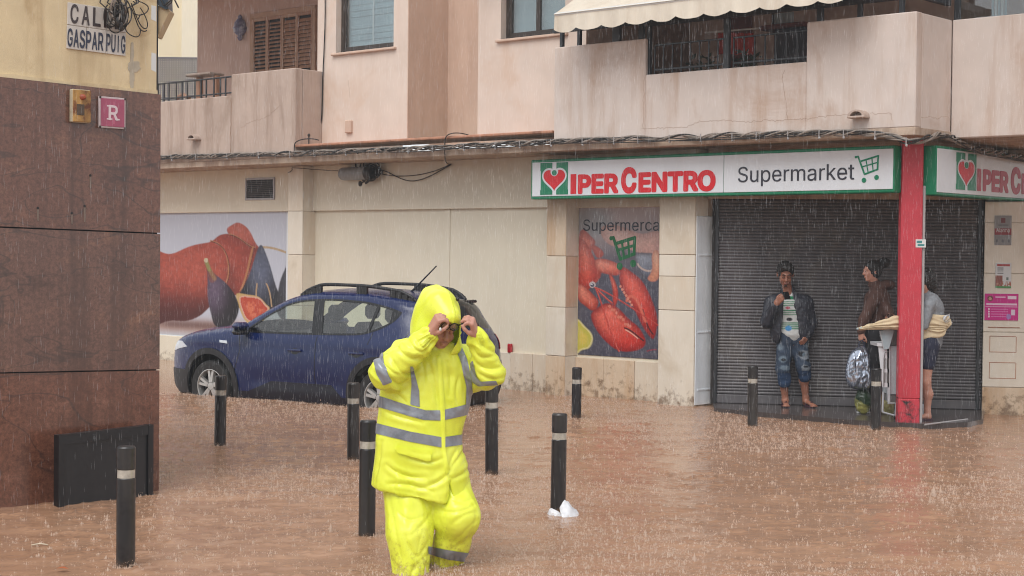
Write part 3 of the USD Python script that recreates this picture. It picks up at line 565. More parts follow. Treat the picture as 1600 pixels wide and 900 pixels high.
# table and planter on the left balcony, seen through the railing
tb = thing("balcony_table", "weathered wooden table on the left balcony behind the railing", "table", BF.p(Sx(303, -.3), -.3, 3.42))
zt_ = Zy(305, 116, -.3)
obj("table_top", MB().box(Sx(296, -.3), Sx(334, -.3), -.5, -.2, zt_ - .04, zt_, BF, .012), mat("grey_wood", C(170, 150, 136, .75), .6, .2, 14), tb)
for sx in (Sx(304, -.3), Sx(330, -.3)): obj("leg", MB().box(sx, sx + .09, -.4, -.31, 3.42, zt_ - .05, BF, .01), M["brown_wood"], tb)
ch = thing("balcony_chair", "low brown chair back behind the left balcony railing", "chair", BF.p(Sx(288, -.1), -.1, 3.42))
obj("seat", MB().box(Sx(280, -.1), Sx(300, -.1), -.3, -.02, zlow - .05, zlow - .01, BF, .01), M["brown_wood"], ch)
obj("backrest", MB().tube([BF.p(Sx(280, -.1), -.05, zlow + .12), BF.p(Sx(289, -.1), -.05, zlow + .17), BF.p(Sx(299, -.1), -.05, zlow + .10)], .035, 8), M["brown_wood"], ch)
obj("leg", MB().box(Sx(292, -.1), Sx(298, -.1), -.28, -.2, 3.42, zlow + .1, BF, .005), M["brown_wood"], ch)
# ceramic lantern on the loggia wall
s_, z_ = FP(375, 45, tL + .06); lf = Fr(BF.p(s_, tL + .06, z_), uB, nB)
lan = thing("wall_lantern", "blue and white ceramic lantern on the rose loggia wall", "lantern", lf.o)
M["ceramic"] = mat("blue_ceramic", C(112, 110, 138, .8), .35, .3, 22, blotch=C(170, 168, 180, .85), blotch_lo=.48)
obj("back_plate", MB().lathe([(.001, -.20), (.025, -.19), (.05, -.14), (.035, -.12), (.10, -.06), (.115, 0), (.105, .04)], 14, lf), M["ceramic"], lan)
obj("bowl", MB().lathe([(.12, .0), (.125, .015), (.11, .03)], 14, lf), M["ceramic"], lan)
obj("dome", MB().lathe([(.10, .04), (.095, .10), (.06, .15), (.035, .17), (.04, .20), (.02, .23), (.001, .24)], 14, lf), M["ceramic"], lan)
# can on the plinth
cp = BF.p(Sx(798, TBD + .04), TBD - .0, zplinth)
can = thing("red_can", "small red drinks can standing on the wall plinth right of the car", "can", cp)
cf = Fr(BF.p(Sx(798, TBD), TBD - .015, zplinth), (1, 0, 0), (0, 1, 0))
obj("body", MB().lathe([(.001, 0), (.028, 0), (.034, .012), (.034, .10), (.028, .115)], 18, cf), mat("can_red", C(190, 24, 36, .85), .3, .1, 20, metallic=.3), can)
obj("lid", MB().lathe([(.028, .115), (.026, .118), (.001, .116)], 18, cf), M["grey_pipe"], can)

# wet step of the shop entrance
e0 = ground(1116, 637.5, .05); 
st = Polygon([(P0[0] - .02, P0[1] + .0), tuple(ground(1116, 637.5, .05)[:2]), tuple(ground(1320, 655.5, .05)[:2]), tuple(ground(1440, 662, .05)[:2]), tuple(ground(1512, 660, .05)[:2]), tuple(ground(1536, 655, .05)[:2]), (P1[0] + .05, P1[1] + .02)])
m_ = trimesh.creation.extrude_polygon(st, .35, engine="earcut"); v_ = np.asarray(m_.vertices) + [0, 0, -.30]
step = tag(obj("entrance_step", MB().add(v_, m_.faces), M["step"]), kind="structure")
ga, gb = ground(1445, 663.5, .055), ground(1512, 655, .055)
tg("metal_edge", MB().tube([ga, gb], .009, 6), M["grey_pipe"], "thin grey metal edge strip on the wet step right of the red pole", "strip")
# far building beyond the left balcony
fb = thing("far_building", "cream building far behind the left balcony", "building", (-8.4, 36, 0))
FF = Fr((-9, 36, 0), (1, 0, 0), (0, 1, 0))
M["cream"] = mat("cream_plaster", C(236, 222, 190, .84), .7, .04, 2)
M["cream2"] = mat("cream_plaster_light", C(240, 230, 206, .86), .7, .04, 2)
xa = at(200, 50, 36)[0] + 9; xb = at(282, 50, 36)[0] + 9; xc = at(320, 50, 36)[0] + 9
obj("wall", MB().box(-4, xb, .3, 3, 0, 12, FF), M["cream"], fb); obj("wall_pilaster", MB().box(xb, xc + 3, .1, 3, 0, 12, FF, .01), M["cream2"], fb)
z1_ = at(245, 89, 35)[2]; z0_ = at(245, 170, 35)[2]; xl0 = at(215, 100, 35)[0]; xl1 = at(310, 100, 35)[0]
LFm = mat("lattice_grey", C(112, 108, 112, .75), .6, .06)
LF = Fr((0, 35, 0), (1, -.0, 0), (0, 1, 0))
for z_ in (z0_, z1_ - .05): obj('lattice_rail', MB().box(xl0, xl1, -.02, .02, z_, z_ + .05, LF, .005), LFm, fb)
nx = int((xl1 - xl0) / .05); nz = int((z1_ - z0_) / .05); lm = MB()
for k in range(nx + 1): x_ = xl0 + k * .05; lm.box(x_ - .013, x_ + .013, -.012, .004, z0_, z1_, LF)
for k in range(nz + 1): z_ = z0_ + k * .05; lm.box(xl0, xl1, -.006, .010, z_ - .013, z_ + .013, LF)
tag(obj("lattice", lm, LFm, fb), kind="stuff")
# ================================================================== the street corner on the left: stone clad, yellow above
def stone(name, c1, c2, c3):
    return usdkit.material(stage, "/World/Looks/" + name, {
        "g": ("geometry", {}), "mp": ("mapping", {"rotation": (.5, .75, .3), "scale": (1, 1, 2.2)}), "n1": ("noise_texture", {"scale": 2.0, "detail": 10, "roughness": .74, "distortion": .5}),
        "r1": ("rgb_ramp", {"ramp": [(.36, c2), (.47, c1), (.55, c1), (.68, c3)]}),
        "n2": ("noise_texture", {"scale": 38, "detail": 6, "roughness": .8}), "r2": ("rgb_ramp", {"ramp": [(.32, (.55,) * 3), (.5, (1.0,) * 3), (.68, (1.5,) * 3)]}), "mm": ("mix", {"mix_type": "multiply", "fac": 1.0}),
        "ms": ("mapping", {"scale": (9, 9, .35)}), "n3": ("noise_texture", {"scale": 1.0, "detail": 5, "roughness": .6}), "r3": ("rgb_ramp", {"ramp": [(.48, (0, 0, 0)), (.72, (.75,) * 3)]}), "m3": ("mix", {"color2": tuple(np.array(c2) * .75)}),
        "n5": ("noise_texture", {"scale": 1.1, "detail": 3, "roughness": .5, "distortion": 1.0}), "r5": ("rgb_ramp", {"ramp": [(.490, (0, 0, 0)), (.5, (.6,) * 3), (.512, (0, 0, 0))]}), "m5": ("mix", {"color2": C(52, 46, 44, .7)}),
        "b": ("bump", {"strength": .3, "distance": .004}), "p": ("principled_bsdf", {"roughness": .22, "coat_weight": .25, "coat_roughness": .12})},
        [("g.position", "mp.vector"), ("mp.vector", "n1.vector"), ("n1.fac", "r1.fac"), ("g.position", "n2.vector"), ("n2.fac", "r2.fac"), ("r1.color", "mm.color1"), ("r2.color", "mm.color2"), ("g.position", "ms.vector"), ("ms.vector", "n3.vector"), ("n3.fac", "r3.fac"),
         ("r3.color", "m3.fac"), ("mm.color", "m3.color1"), ("mp.vector", "n5.vector"), ("n5.fac", "r5.fac"), ("r5.color", "m5.fac"), ("m3.color", "m5.color1"), ("m5.color", "p.base_color"), ("n1.fac", "b.height"), ("b.normal", "p.normal")], surface="p.BSDF")
K_ = .76
STN = [stone("stone_purple_brown", C(115, 78, 64, K_), C(86, 59, 50, K_), C(140, 98, 78, K_)), stone("stone_brown", C(114, 81, 69, K_), C(92, 65, 55, K_), C(136, 96, 76, K_)), stone("stone_red_brown", C(118, 77, 61, K_), C(94, 58, 44, K_), C(142, 98, 80, K_))]
La, Lb = ground(88, 784), ground(247.5, 766.5); uL = Lb - La; uL[2] = 0; uL /= np.linalg.norm(uL); nL = np.array([uL[1], -uL[0], 0])
if nL[1] > 0: nL = -nL
LF_ = Fr(La, uL, nL)
def LP(px, py, t=0.0):
    P = plane_hit(px, py, La, nL, t); return (P - La) @ uL, P[2]
lb = thing("corner_house", "yellow plastered street corner clad below in brown stone slabs", "building", La)
sE = LP(249.5, 500)[0]; sW = -1.6
def line_at(a, b, s_):
    (s0, z0), (s1, z1) = LP(*a), LP(*b); return z0 + (z1 - z0) * (s_ - s0) / (s1 - s0)
lines = [((0, 120), (250, 147.5)), ((0, 355), (250, 365)), ((0, 583), (250, 578))]
zsW = [line_at(*l, sW) for l in lines]; zsE = [line_at(*l, sE) for l in lines]
for k in range(3):
    lo0, lo1 = (zsW[k + 1], zsE[k + 1]) if k < 2 else (-.35, -.35); j = .006 if k < 2 else 0
    q_ = Polygon([(sW, lo0 + j), (sE, lo1 + j), (sE, zsE[k] - .004 * (k > 0)), (sW, zsW[k] - .004 * (k > 0))])
    m0 = MB().prism(q_, -.035, .002 * (k % 2), LF_)
    obj("stone_slab", m0, STN[k], lb)
zj = [(zsW[k] + zsE[k]) / 2 for k in range(3)]
obj("wall_core", MB().box(sW, sE - .004, -3.5, -.036, -.35, 3.9, LF_), M["dark"], lb)
M["yellow"] = mat("yellow_plaster", C(224, 203, 164, .86), .7, .08, 5, .35, 170, streak=.5, streak_col=C(178, 146, 104, .75), blotch=C(194, 162, 116, .78), blotch_lo=.54, bdist=.006)
sY = LP(244.5, 60, -.03)[0]
q_ = Polygon([(sW, zsW[0] + .002), (sE - .02, zsE[0] + .002), (sY, zsE[0] + .01), (sY, 4.1), (sW, 4.1)])
obj("yellow_wall", MB().prism(q_, -3.4, -.028, LF_), M["yellow"], lb)
rs = np.linspace(sW, sY, 90); rr2 = np.random.default_rng(8); tops = np.array([line_at(*lines[0], q) for q in rs]); hh = .018 + .016 * meshkit.fbm(np.column_stack([rs * 9, 0 * rs, 0 * rs]), 3, 4)
obj("mortar_rim", MB().prism(Polygon(np.vstack([np.column_stack([rs, tops + .001]), np.column_stack([rs, tops + hh])[::-1]])), -.028, -.010, LF_), M["yellow"], lb)
patch = mat("pale_filler", C(190, 178, 158, .8), .8, .12, 20)
def blob(px, py, rx, ry, seed):
    r_ = np.random.default_rng(seed); th = np.linspace(0, 2 * np.pi, 26)[:-1]; k_ = 1 + .25 * r_.normal(size=25); k_ = (k_ + np.roll(k_, 1) + np.roll(k_, -1)) / 3
    return Polygon([LP(px + rx * a * math.cos(t_), py + ry * a * math.sin(t_), -.028) for a, t_ in zip(k_, th)])
for a in ((209, 104, 10, 9, 1), (206, 122, 4, 16, 2), (206, 85, 3, 18, 3)): obj("filler_patch", MB().prism(blob(*a), -.028, -.025 + a[4] * .0004, LF_), patch, lb)
for y0, y1 in ((8, 32), (82, 111)):
    q_ = Polygon([LP(236.5, y0, -.028), LP(244, y0 + 2, -.028), LP(244, y1 + 2, -.028), LP(236, y1 - 2, -.028)]); obj("paper_remnant", MB().prism(q_, -.028, -.0265, LF_), M["white_plastic"], lb)
# marks on the stone: drilled holes with run-off
for k, (px, py, ln) in enumerate(((141, 274, 26), (132, 322, 34), (59, 325, 26), (112, 333, 22))):
    s_, z_ = LP(px, py); obj("drill_hole", MB().prism(Point(s_, z_).buffer(.009), .0, .0035, LF_), M["dark"], lb)
    q_ = Polygon([(s_ - .007, z_ - .01), (s_ + .008, z_ - .01), (s_ + .006, z_ - ln * .0035), (s_ - .004, z_ - ln * .0033)]); obj("run_off", MB().prism(q_, .0, .0028, LF_), mat("run_off_%d" % k, C(136, 118, 106, .7), .5, .15, 40), lb)
# street name of glazed tiles
o1 = LP(103, 76, -.028); o2 = LP(195.5, 88, -.028); pa = LF_.p(o1[0], -.028, o1[1]); pb_ = LF_.p(o2[0], -.028, o2[1]); ua = pb_ - pa; wS = np.linalg.norm(ua); ua /= wS; uc = np.array([0, 0, 1.0]) - ua * ua[2]; uc /= np.linalg.norm(uc)
TF = Fr(pa, ua, nL, uc)
def TP(px, py):
    P = plane_hit(px, py, La, nL, -.028) - pa; return P @ ua, P @ uc
hT = TP(103, 3)[1]; zm = TP(150, 45)[1]
M["tile_white"] = mat("glazed_tile", C(212, 204, 196, .82), .22, .05, 9, streak=.3, streak_col=C(176, 164, 150, .8))
ss_ = thing("street_sign", "white glazed tile street name sign half covered by tangled cables", "sign", pa)
xs = [0, TP(134.5, 60)[0], TP(165, 60)[0], wS]
for r_ in range(2):
    for k in range(3): obj("tile", MB().box(xs[k] + .0015, xs[k + 1] - .0015, .0, .010 + .0008 * ((k + r_) % 2), (0 if r_ == 0 else zm) + .0015, (zm if r_ == 0 else hT) - .0015, TF, .002), M["tile_white"], ss_)
def serif_word(word, x, z, w, h, m, gap=.16, serif=True):
    n_ = len(word); adv = w / (n_ - gap); 
    for i, ch_ in enumerate(word):
        if ch_ == " ": continue
        cw = adv * (1 - gap) * (.38 if ch_ == "I" else 1); x_ = x + i * adv + (adv * .25 if ch_ == "I" else 0)
        mb = MB().box(x_ + cw * .2, x_ + cw * .75, .0125, .0145, z, z + h, TF) if ch_ == "I" else text(ch_, TF, x_, z, cw, h, .0125, .002, True)
        obj("letter", mb, m, ss_)
M["letter_brown"] = mat("brown_black_glaze", C(58, 44, 42, .8), .3, .15, 30); M["letter_navy"] = mat("navy_glaze", C(38, 42, 64, .8), .3, .15, 30)
x0_, z0_ = TP(108.5, 35); x1_, _ = TP(190, 44); zc_ = TP(113, 8)[1]
serif_word("CALLE", x0_, z0_ + .0, x1_ - x0_, zc_ - TP(113, 36)[1], M["letter_brown"], .3)
x0_, z0_ = TP(104, 71); x1_, _ = TP(195, 82); zc_ = TP(108, 45.5)[1]
zA = TP(108, 72)[1]
def word2(word, pa0, pa1): 
    a0 = TP(pa0, 60)[0]; a1 = TP(pa1, 66)[0]; serif_word(word, a0, zA, a1 - a0, zc_ - zA, M["letter_navy"], .16)
word2("GASPAR", 104, 160); word2("PUIG", 165, 194.5)
# rusty alarm box
s0, zlo = LP(113.5, 190.5, .05); s1_, zhi = LP(142, 141, .05)
M["rust"] = mat("rusty_enamel", C(196, 150, 84, .75), .6, .2, 30, .4, 80, blotch=C(120, 62, 34, .75), blotch_lo=.47, streak=.6, streak_col=C(90, 54, 36, .7))
M["enamel"] = mat("dirty_enamel", C(196, 184, 158, .8), .5, .1, 25, blotch=C(150, 120, 84, .8), blotch_lo=.58)
ab = thing("alarm_box", "rusty old alarm box on the brown stone left of the pink plate", "alarm box", LF_.p(s0, 0, zlo))
zw = zhi - zlo; ws_ = s1_ - s0
obj("housing", MB().box(s0 - .002, s1_ + .002, .003, .046, zlo, zhi, LF_, .006), M["enamel"], ab)
obj("cover", MB().box(s0, s1_, .046, .055, zlo + .004, zhi - .004, LF_, .004), M["rust"], ab)
obj("grille", MB().box(s0 + ws_ * .2, s0 + ws_ * .62, .055, .058, zlo + zw * .22, zlo + zw * .55, LF_, .002), mat("grille_rust", C(96, 80, 66, .7), .7, .3, 40), ab)
obj("lamp", MB().ell(LF_.p(s0 + ws_ * .5, .055, zlo + zw * .77), (.028, .016, .022)), mat("rusted_lamp", C(164, 76, 46, .75), .5, .25, 40), ab)
# R plate
o1 = LP(155.5, 199, .03); o2 = LP(197, 202, .03); zhi = LP(156, 150, .03)[1]
R_ = thing("restaurant_plate", "pink square plate with a white letter R on the brown stone", "sign", LF_.p(o1[0], 0, o1[1]))
w_ = o2[0] - o1[0]; h_ = zhi - o1[1]; RF = Fr(LF_.p(o1[0], 0, o1[1]), uL + np.array([0, 0, (o2[1] - o1[1]) / w_ * .6]), nL)
obj("plate_back", MB().box(0, w_, .003, .024, 0, h_, RF, .003), mat("plate_edge", C(206, 190, 190, .8), .4, .1, 30), R_)
obj("plate_face", MB().box(.012, w_ - .012, .024, .028, .012, h_ - .012, RF, .002), mat("pink_plate", C(176, 84, 112, .82), .35, .1, 14, streak=.4, streak_col=C(150, 70, 96, .8)), R_)
Rx0, Rw, Rz, Rh = w_ * .34, w_ * .36, h_ * .27, h_ * .46
obj("letter", text("R", RF, Rx0, Rz, Rw, Rh, .0285, .002, True).box(Rx0 - .014, Rx0 + .03, .0286, .0302, Rz, Rz + .010, RF).box(Rx0 - .014, Rx0 + .02, .0286, .0302, Rz + Rh - .010, Rz + Rh, RF).box(Rx0 + Rw - .025, Rx0 + Rw + .012, .0286, .0302, Rz, Rz + .010, RF), mat("plate_letter", C(226, 206, 210, .85), .4, .04), R_)
obj("fork_symbol", MB().box(w_ * .525, w_ * .565, .0281, .0284, h_ * .14, h_ * .86, RF).box(w_ * .50, w_ * .59, .0281, .0284, h_ * .62, h_ * .74, RF), mat("pale_pink_print", C(206, 116, 142, .82), .4), R_)
for a in (.006, w_ - .006):
    for b_ in (.006, h_ - .006): obj("screw", MB().box(a - .008, a + .008, .024, .031, b_ - .008, b_ + .008, RF, .003), M["alu_dark"], R_)
# black framed panel standing in the water in front of the stone
q0, q1 = ground(90, 792), ground(238, 773.5); up_ = q1 - q0; Lp = np.linalg.norm(up_); up_ /= Lp; np_ = np.array([up_[1], -up_[0], 0]); np_ = np_ if np_[1] < 0 else -np_
KF = Fr(q0, up_, np_); hP = plane_hit(90, 680, q0, np_)[2]; hP2 = plane_hit(238, 663, q0, np_)[2]
bp = thing("black_panel", "large black framed panel leaning on the brown stone wall in the water", "panel", q0)
M["panel_black"] = mat("panel_black", C(40, 40, 44, .34), .35, .12, 12, streak=.4, streak_col=C(58, 56, 58, .6)); M["panel_frame"] = mat("panel_frame", C(28, 28, 32, .4), .3, .1, 20)
fwid = .045
top = lambda s_: hP + (hP2 - hP) * s_ / Lp
obj("frame_post", MB().prism(Polygon([(0, -.3), (fwid, -.3), (fwid, top(fwid)), (0, top(0))]), -.05, .012, KF), M["panel_frame"], bp)
obj("frame_post", MB().prism(Polygon([(Lp - fwid, -.3), (Lp, -.3), (Lp, top(Lp)), (Lp - fwid, top(Lp - fwid))]), -.05, .012, KF), M["panel_frame"], bp)
obj("frame_rail", MB().prism(Polygon([(fwid + .001, top(fwid) - .07), (Lp - fwid - .001, top(Lp - fwid) - .07), (Lp - fwid - .001, top(Lp - fwid) - .002), (fwid + .001, top(fwid) - .002)]), -.05, .010, KF), M["panel_frame"], bp)
obj("panel_sheet", MB().prism(Polygon([(fwid + .001, -.3), (Lp - fwid - .001, -.3), (Lp - fwid - .001, top(Lp - fwid) - .071), (fwid + .001, top(fwid) - .071)]), -.04, -.004, KF), M["panel_black"], bp)
# tangle of cables over the street sign
tgl = thing("cable_tangle", "tangle of black and grey cable loops hanging over the street sign", "cables", LF_.p(*[LP(190, 20, .06)[0], .06, LP(190, 20, .06)[1]]))
r2 = np.random.default_rng(5)
def lp3(px, py, t): s_, z_ = LP(px, py, t); return LF_.p(s_, t, z_)
for k in range(14):
    cx, cy = 187 + r2.normal() * 6, 22 + r2.normal() * 5; rx, ry = r2.uniform(6, 15), r2.uniform(13, 23); ph = r2.uniform(-1, 1) * .5; t0_ = r2.uniform(.0, .10)
    th = np.linspace(-.3 + ph, 2 * np.pi - .5 + ph, 30) - np.pi / 2; pts = []
    for i, a in enumerate(th): pts.append(lp3(cx + rx * math.cos(a) * (1 + .06 * math.sin(3 * a + k)), cy + ry * math.sin(a), t0_ + .02 * math.sin(2 * a + k)))
    obj("cable_loop", MB().tube(pts, .0048 if k % 3 else .0065, 6), M["cable_black"] if k % 3 else M["cable"], tgl)
for k in range(8):
    x_ = 160 + k * 8 + r2.normal() * 3; obj("cable_strand", MB().tube([lp3(x_ + r2.normal() * 8, -20, .04), lp3(x_, 4, .06), lp3(186 + r2.normal() * 10, 22 + r2.normal() * 6, .09), lp3(188 + r2.normal() * 9, 40 + r2.normal() * 6, .06)], .0055, 6), M["cable_black"], tgl)
for pts in ([(205, 5), (214, 28), (222, 42), (229, 44), (230, 34), (224, 20), (219, 12)], [(196, 44), (203, 54), (214, 57.5), (219, 52), (219, 44)], [(205, 12), (212, 30), (218, 44), (225, 49), (229, 47)], [(212, 0), (222, 4), (231, 10), (230, 18), (222, 23), (214, 23), (207, 20)], [(208, 2), (213, 5), (216, 4)], [(216, 30), (219, 24), (222, 22)]):
    from scipy.interpolate import CubicSpline
    pa_ = np.array(pts, float); cs = CubicSpline(np.arange(len(pa_)), pa_)(np.linspace(0, len(pa_) - 1, 24)); obj("cable_loop", MB().tube([lp3(a, b_, .02) for a, b_ in cs], .0042, 6), M["cable_black"], tgl)
for k in range(5):
    c0 = (186 + r2.normal() * 7, 28 + r2.normal() * 7); obj("connector", MB().ell(lp3(c0[0], c0[1], .09), (.016, .016, .035)), M["cable_black"], tgl)
# spot lamp bracket at the corner of the yellow wall
dk = 11.95
fl = thing("corner_lamp", "beige tapered wall lamp with a dark top at the edge of the yellow wall", "lamp", at(250, 30, dk))
def pr(poly, y0, y1, m, nm, par):
    mb = MB(); n_ = len(poly); v = [at(a, b_, y0) for a, b_ in poly] + [at(a, b_, y0) + np.array([0, y1 - y0, 0]) for a, b_ in poly]
    f = [(i, (i + 1) % n_, (i + 1) % n_ + n_, i + n_) for i in range(n_)]; mb.add(v, f); mb.add(v, [(0, i + 1, i) for i in range(1, n_ - 1)] + [(n_, n_ + i, n_ + i + 1) for i in range(1, n_ - 1)])
    return obj(nm, mb, m, par)
pr([(243, 8), (263, 13.5), (265.5, 17), (246, 57), (243, 57)], dk, dk + .16, mat("lamp_beige", C(196, 172, 134, .75), .5, .1, 12), "housing", fl)
pr([(244, -8), (262, -6), (263, 14), (258, 14.5), (246, 7.5)], dk - .02, dk + .14, mat("lamp_dark", C(40, 54, 66, .8), .3, .25, 40), "lamp_head", fl)
for k, pts in enumerate(([(258, 8), (266, 1), (272, -2), (279, 12)], [(260, 10), (268, 4), (270, -6)], [(250, -4), (256, 9), (262, 3)])):
    obj("lead", MB().tube([at(a, b_, dk - .05) for a, b_ in pts], .006, 6), M["cable_black"], fl)

# ================================================================== posters
M["print"] = print_mat("printed_poster", .4); M["print_matt"] = print_mat("printed_banner", .6)
class Print:
    """a flat printed picture: colours per vertex of a fine sheet, drawn in the picture's own units"""
    def __init__(s, x0, x1, y0, y1, nx, ny):
        s.nx, s.ny = nx, ny; X, Y = np.meshgrid(np.linspace(x0, x1, nx), np.linspace(y0, y1, ny)); s.X, s.Y = X.ravel(), Y.ravel(); s.c = np.zeros((nx * ny, 3)); s.ext = (x0, x1, y0, y1)
    def n(s, sc, seed=0, o=3): return meshkit.fbm(np.column_stack([s.X / sc, s.Y / sc, np.zeros_like(s.X)]), o, seed)
    def mix(s, m, col): m = np.clip(m, 0, 1)[:, None]; s.c = s.c * (1 - m) + m * np.asarray(col)
    def curve(s, pts, n=10, closed=True):
        P = np.array(pts, float)
        if closed: P = np.vstack([P, P[:1]]); cs = CubicSpline(np.arange(len(P)), P, bc_type="periodic")
        else: cs = CubicSpline(np.arange(len(P)), P)
        return cs(np.linspace(0, len(P) - 1, n * len(P)))
    def poly(s, pts, smooth=True):
        q = Polygon(s.curve(pts) if smooth else pts).buffer(0); i_ = contains_xy(q, s.X, s.Y); d = s.dist(q); return np.clip(.5 + np.where(i_, d, -d) / 7.0, 0, 1), q
    def dist(s, q):
        """distance inside polygon q to its outline"""
        b = np.asarray(q.exterior.segmentize(4).coords) if q.geom_type == "Polygon" else np.vstack([np.asarray(g_.exterior.segmentize(4).coords) for g_ in q.geoms]); return cKDTree(b).query(np.column_stack([s.X, s.Y]))[0]
    def stroke(s, pts, w, col, soft=3.0):
        P = s.curve(pts, 14, False); d = cKDTree(P).query(np.column_stack([s.X, s.Y]))[0]; s.mix(1 - smoothstep(w - soft / 2, w + soft / 2, d), col)
    def sheet(s, corner, uvec, vvec, nrm, um=None):
        x0, x1, y0, y1 = s.ext; u = (s.X - x0) / (x1 - x0) if um is None else um(s.X); v = (s.Y - y0) / (y1 - y0); P = corner + u[:, None] * uvec + v[:, None] * vvec
        i = np.arange(s.nx * s.ny).reshape(s.ny, s.nx); a, b_, c_, d_ = i[:-1, :-1].ravel(), i[:-1, 1:].ravel(), i[1:, 1:].ravel(), i[1:, :-1].ravel()
        f = np.vstack([np.column_stack([a, d_, c_]), np.column_stack([a, c_, b_])])
        if np.cross(uvec, vvec) @ nrm > 0: f = f[:, ::-1]
        return trimesh.Trimesh(P, f, process=False)
c3 = lambda r, g, b_, k=.78: np.array(C(r, g, b_, k))
# --- lobster poster
L_ = Print(83, 507, 50, 845, 150, 270); nz = L_.n(40, 3); nf = L_.n(9, 8, 2)
L_.c[:] = c3(86, 84, 98); L_.mix(smoothstep(.4, .7, nz) * .5, c3(66, 66, 80)); L_.mix(smoothstep(.55, .7, nf) * .35, c3(120, 118, 128))
L_.mix(1 - smoothstep(90, 330, L_.Y + (L_.X - 300) * .25), c3(190, 172, 172)); L_.mix((1 - smoothstep(60, 150, np.hypot(L_.X - 150, (L_.Y - 130) * 1.2))) * .8, c3(150, 165, 172))
def shell(pts, base, lite, dark, bump=30, smooth=True, noise=.5, spots=0.0):
    m, q = L_.poly(pts, smooth); d = L_.dist(q); t_ = np.clip(d / bump, 0, 1); cx, cy = q.centroid.coords[0]
    sh = np.clip(.5 + ((cx - L_.X) * .5 + (cy - L_.Y)) / (bump * 4.2), 0, 1)
    col = c3(*dark)[None] * (1 - t_[:, None]) + t_[:, None] * (c3(*base)[None] * (1 - sh[:, None]) + c3(*lite)[None] * sh[:, None]); col = col * (1 - noise * .5 + noise * nf[:, None])
    L_.mix(m, col); return q
# pale lobster behind
shell([(200, 160), (300, 150), (420, 190), (505, 180), (505, 290), (430, 300), (330, 270), (235, 240)], (214, 160, 146), (224, 184, 172), (190, 140, 130), 40)
shell([(380, 300), (440, 290), (500, 310), (505, 400), (450, 430), (395, 370)], (96, 98, 116), (150, 158, 172), (70, 70, 84), 26)
L_.stroke([(395, 350), (420, 375), (450, 385), (470, 380)], 5, c3(196, 170, 160)); shell([(470, 300), (507, 290), (507, 420), (450, 430), (470, 380)], (226, 150, 116), (236, 180, 150), (196, 120, 96), 20)
# legs, body and head at the left
for a in ([(83, 200), (140, 195), (170, 240), (150, 300), (190, 360), (200, 420), (150, 480), (83, 470)], [(150, 250), (190, 265), (215, 300), (190, 320), (165, 295)]): shell(a, (206, 84, 66), (226, 120, 100), (160, 52, 44), 34)
shell([(83, 240), (130, 250), (168, 330), (180, 400), (160, 470), (120, 480), (83, 440)], (212, 78, 62), (232, 124, 104), (168, 50, 42), 40)
shell([(170, 335), (220, 325), (280, 345), (310, 375), (290, 410), (230, 405), (180, 385)], (218, 96, 76), (240, 150, 126), (170, 62, 50), 26, spots=1)
shell([(245, 410), (265, 420), (290, 480), (292, 540), (275, 578), (266, 540), (262, 480)], (204, 70, 56), (222, 104, 86), (150, 44, 40), 12)
shell([(83, 465), (125, 480), (165, 520), (190, 560), (165, 605), (120, 580), (83, 540)], (216, 92, 72), (240, 150, 128), (164, 56, 46), 28)
# right claw and lower claw
shell([(300, 395), (320, 368), (360, 390), (410, 430), (450, 490), (485, 570), (502, 650), (492, 720), (474, 738), (440, 700), (405, 640), (370, 575), (335, 530), (305, 460)], (208, 58, 48), (236, 104, 88), (150, 34, 34), 44)
L_.stroke([(425, 590), (440, 640), (455, 680), (480, 715)], 4, c3(90, 30, 34)); L_.stroke([(340, 545), (365, 520), (395, 545), (420, 600), (440, 650)], 7, c3(226, 112, 92), 8)
shell([(155, 620), (190, 585), (240, 562), (300, 590), (350, 640), (400, 680), (440, 745), (425, 790), (370, 812), (300, 812), (240, 775), (190, 720), (160, 665)], (210, 60, 50), (238, 112, 94), (150, 36, 36), 46)
L_.stroke([(330, 690), (365, 705), (400, 730), (430, 752)], 4, c3(80, 30, 32)); L_.stroke([(335, 700), (365, 716), (400, 742)], 2.5, c3(232, 196, 176))
for k in range(10): L_.mix((np.hypot(L_.X - (250 + k * 12), L_.Y - (578 + k * 12 + 8 * math.sin(k * 2))) < 8) * .9, c3(226, 132, 110))
for k in range(7): L_.mix((np.hypot(L_.X - (306 + k * 10), L_.Y - (470 + k * 16)) < 7) * .9, c3(232, 150, 126))
for pts in ([(170, 480), (260, 520), (380, 590), (507, 668)], [(178, 490), (215, 590), (260, 720), (302, 815)], [(185, 492), (225, 530), (262, 560)]): L_.stroke(pts, 4.2, c3(196, 60, 52)); L_.stroke([(a, b_ - 3) for a, b_ in pts], 1.3, c3(236, 130, 110))
L_.mix(np.hypot(L_.X - 158, (L_.Y - 465)) < 17, c3(196, 180, 180)); L_.mix(np.hypot(L_.X - 158, L_.Y - 467) < 10, c3(70, 66, 84)); L_.mix(np.hypot(L_.X - 154, L_.Y - 462) < 4, c3(230, 230, 236))
L_.stroke([(450, 806), (475, 798), (497, 795)], 3, c3(150, 50, 70))
m, q = L_.poly([(70, 668), (110, 680), (150, 720), (163, 765), (140, 810), (100, 826), (70, 826)]); d = L_.dist(q); L_.mix(m, c3(226, 214, 150)); L_.mix(m * (d > 9), c3(206, 196, 84)); L_.mix(m * smoothstep(18, 40, d) * (.4 + .6 * nf), c3(232, 204, 96))
L_.mix((1 - smoothstep(50, 470, L_.Y)) * .34, c3(200, 180, 178))
tp = TW + .012
a0, zt_ = FP(905, 325, tp); b0, zb_ = FP(1031, 561.5, tp)
po = thing("lobster_poster", "tall poster of red lobster claws with green trolley symbol between marble pillars", "poster", BF.p(a0, tp, zb_))
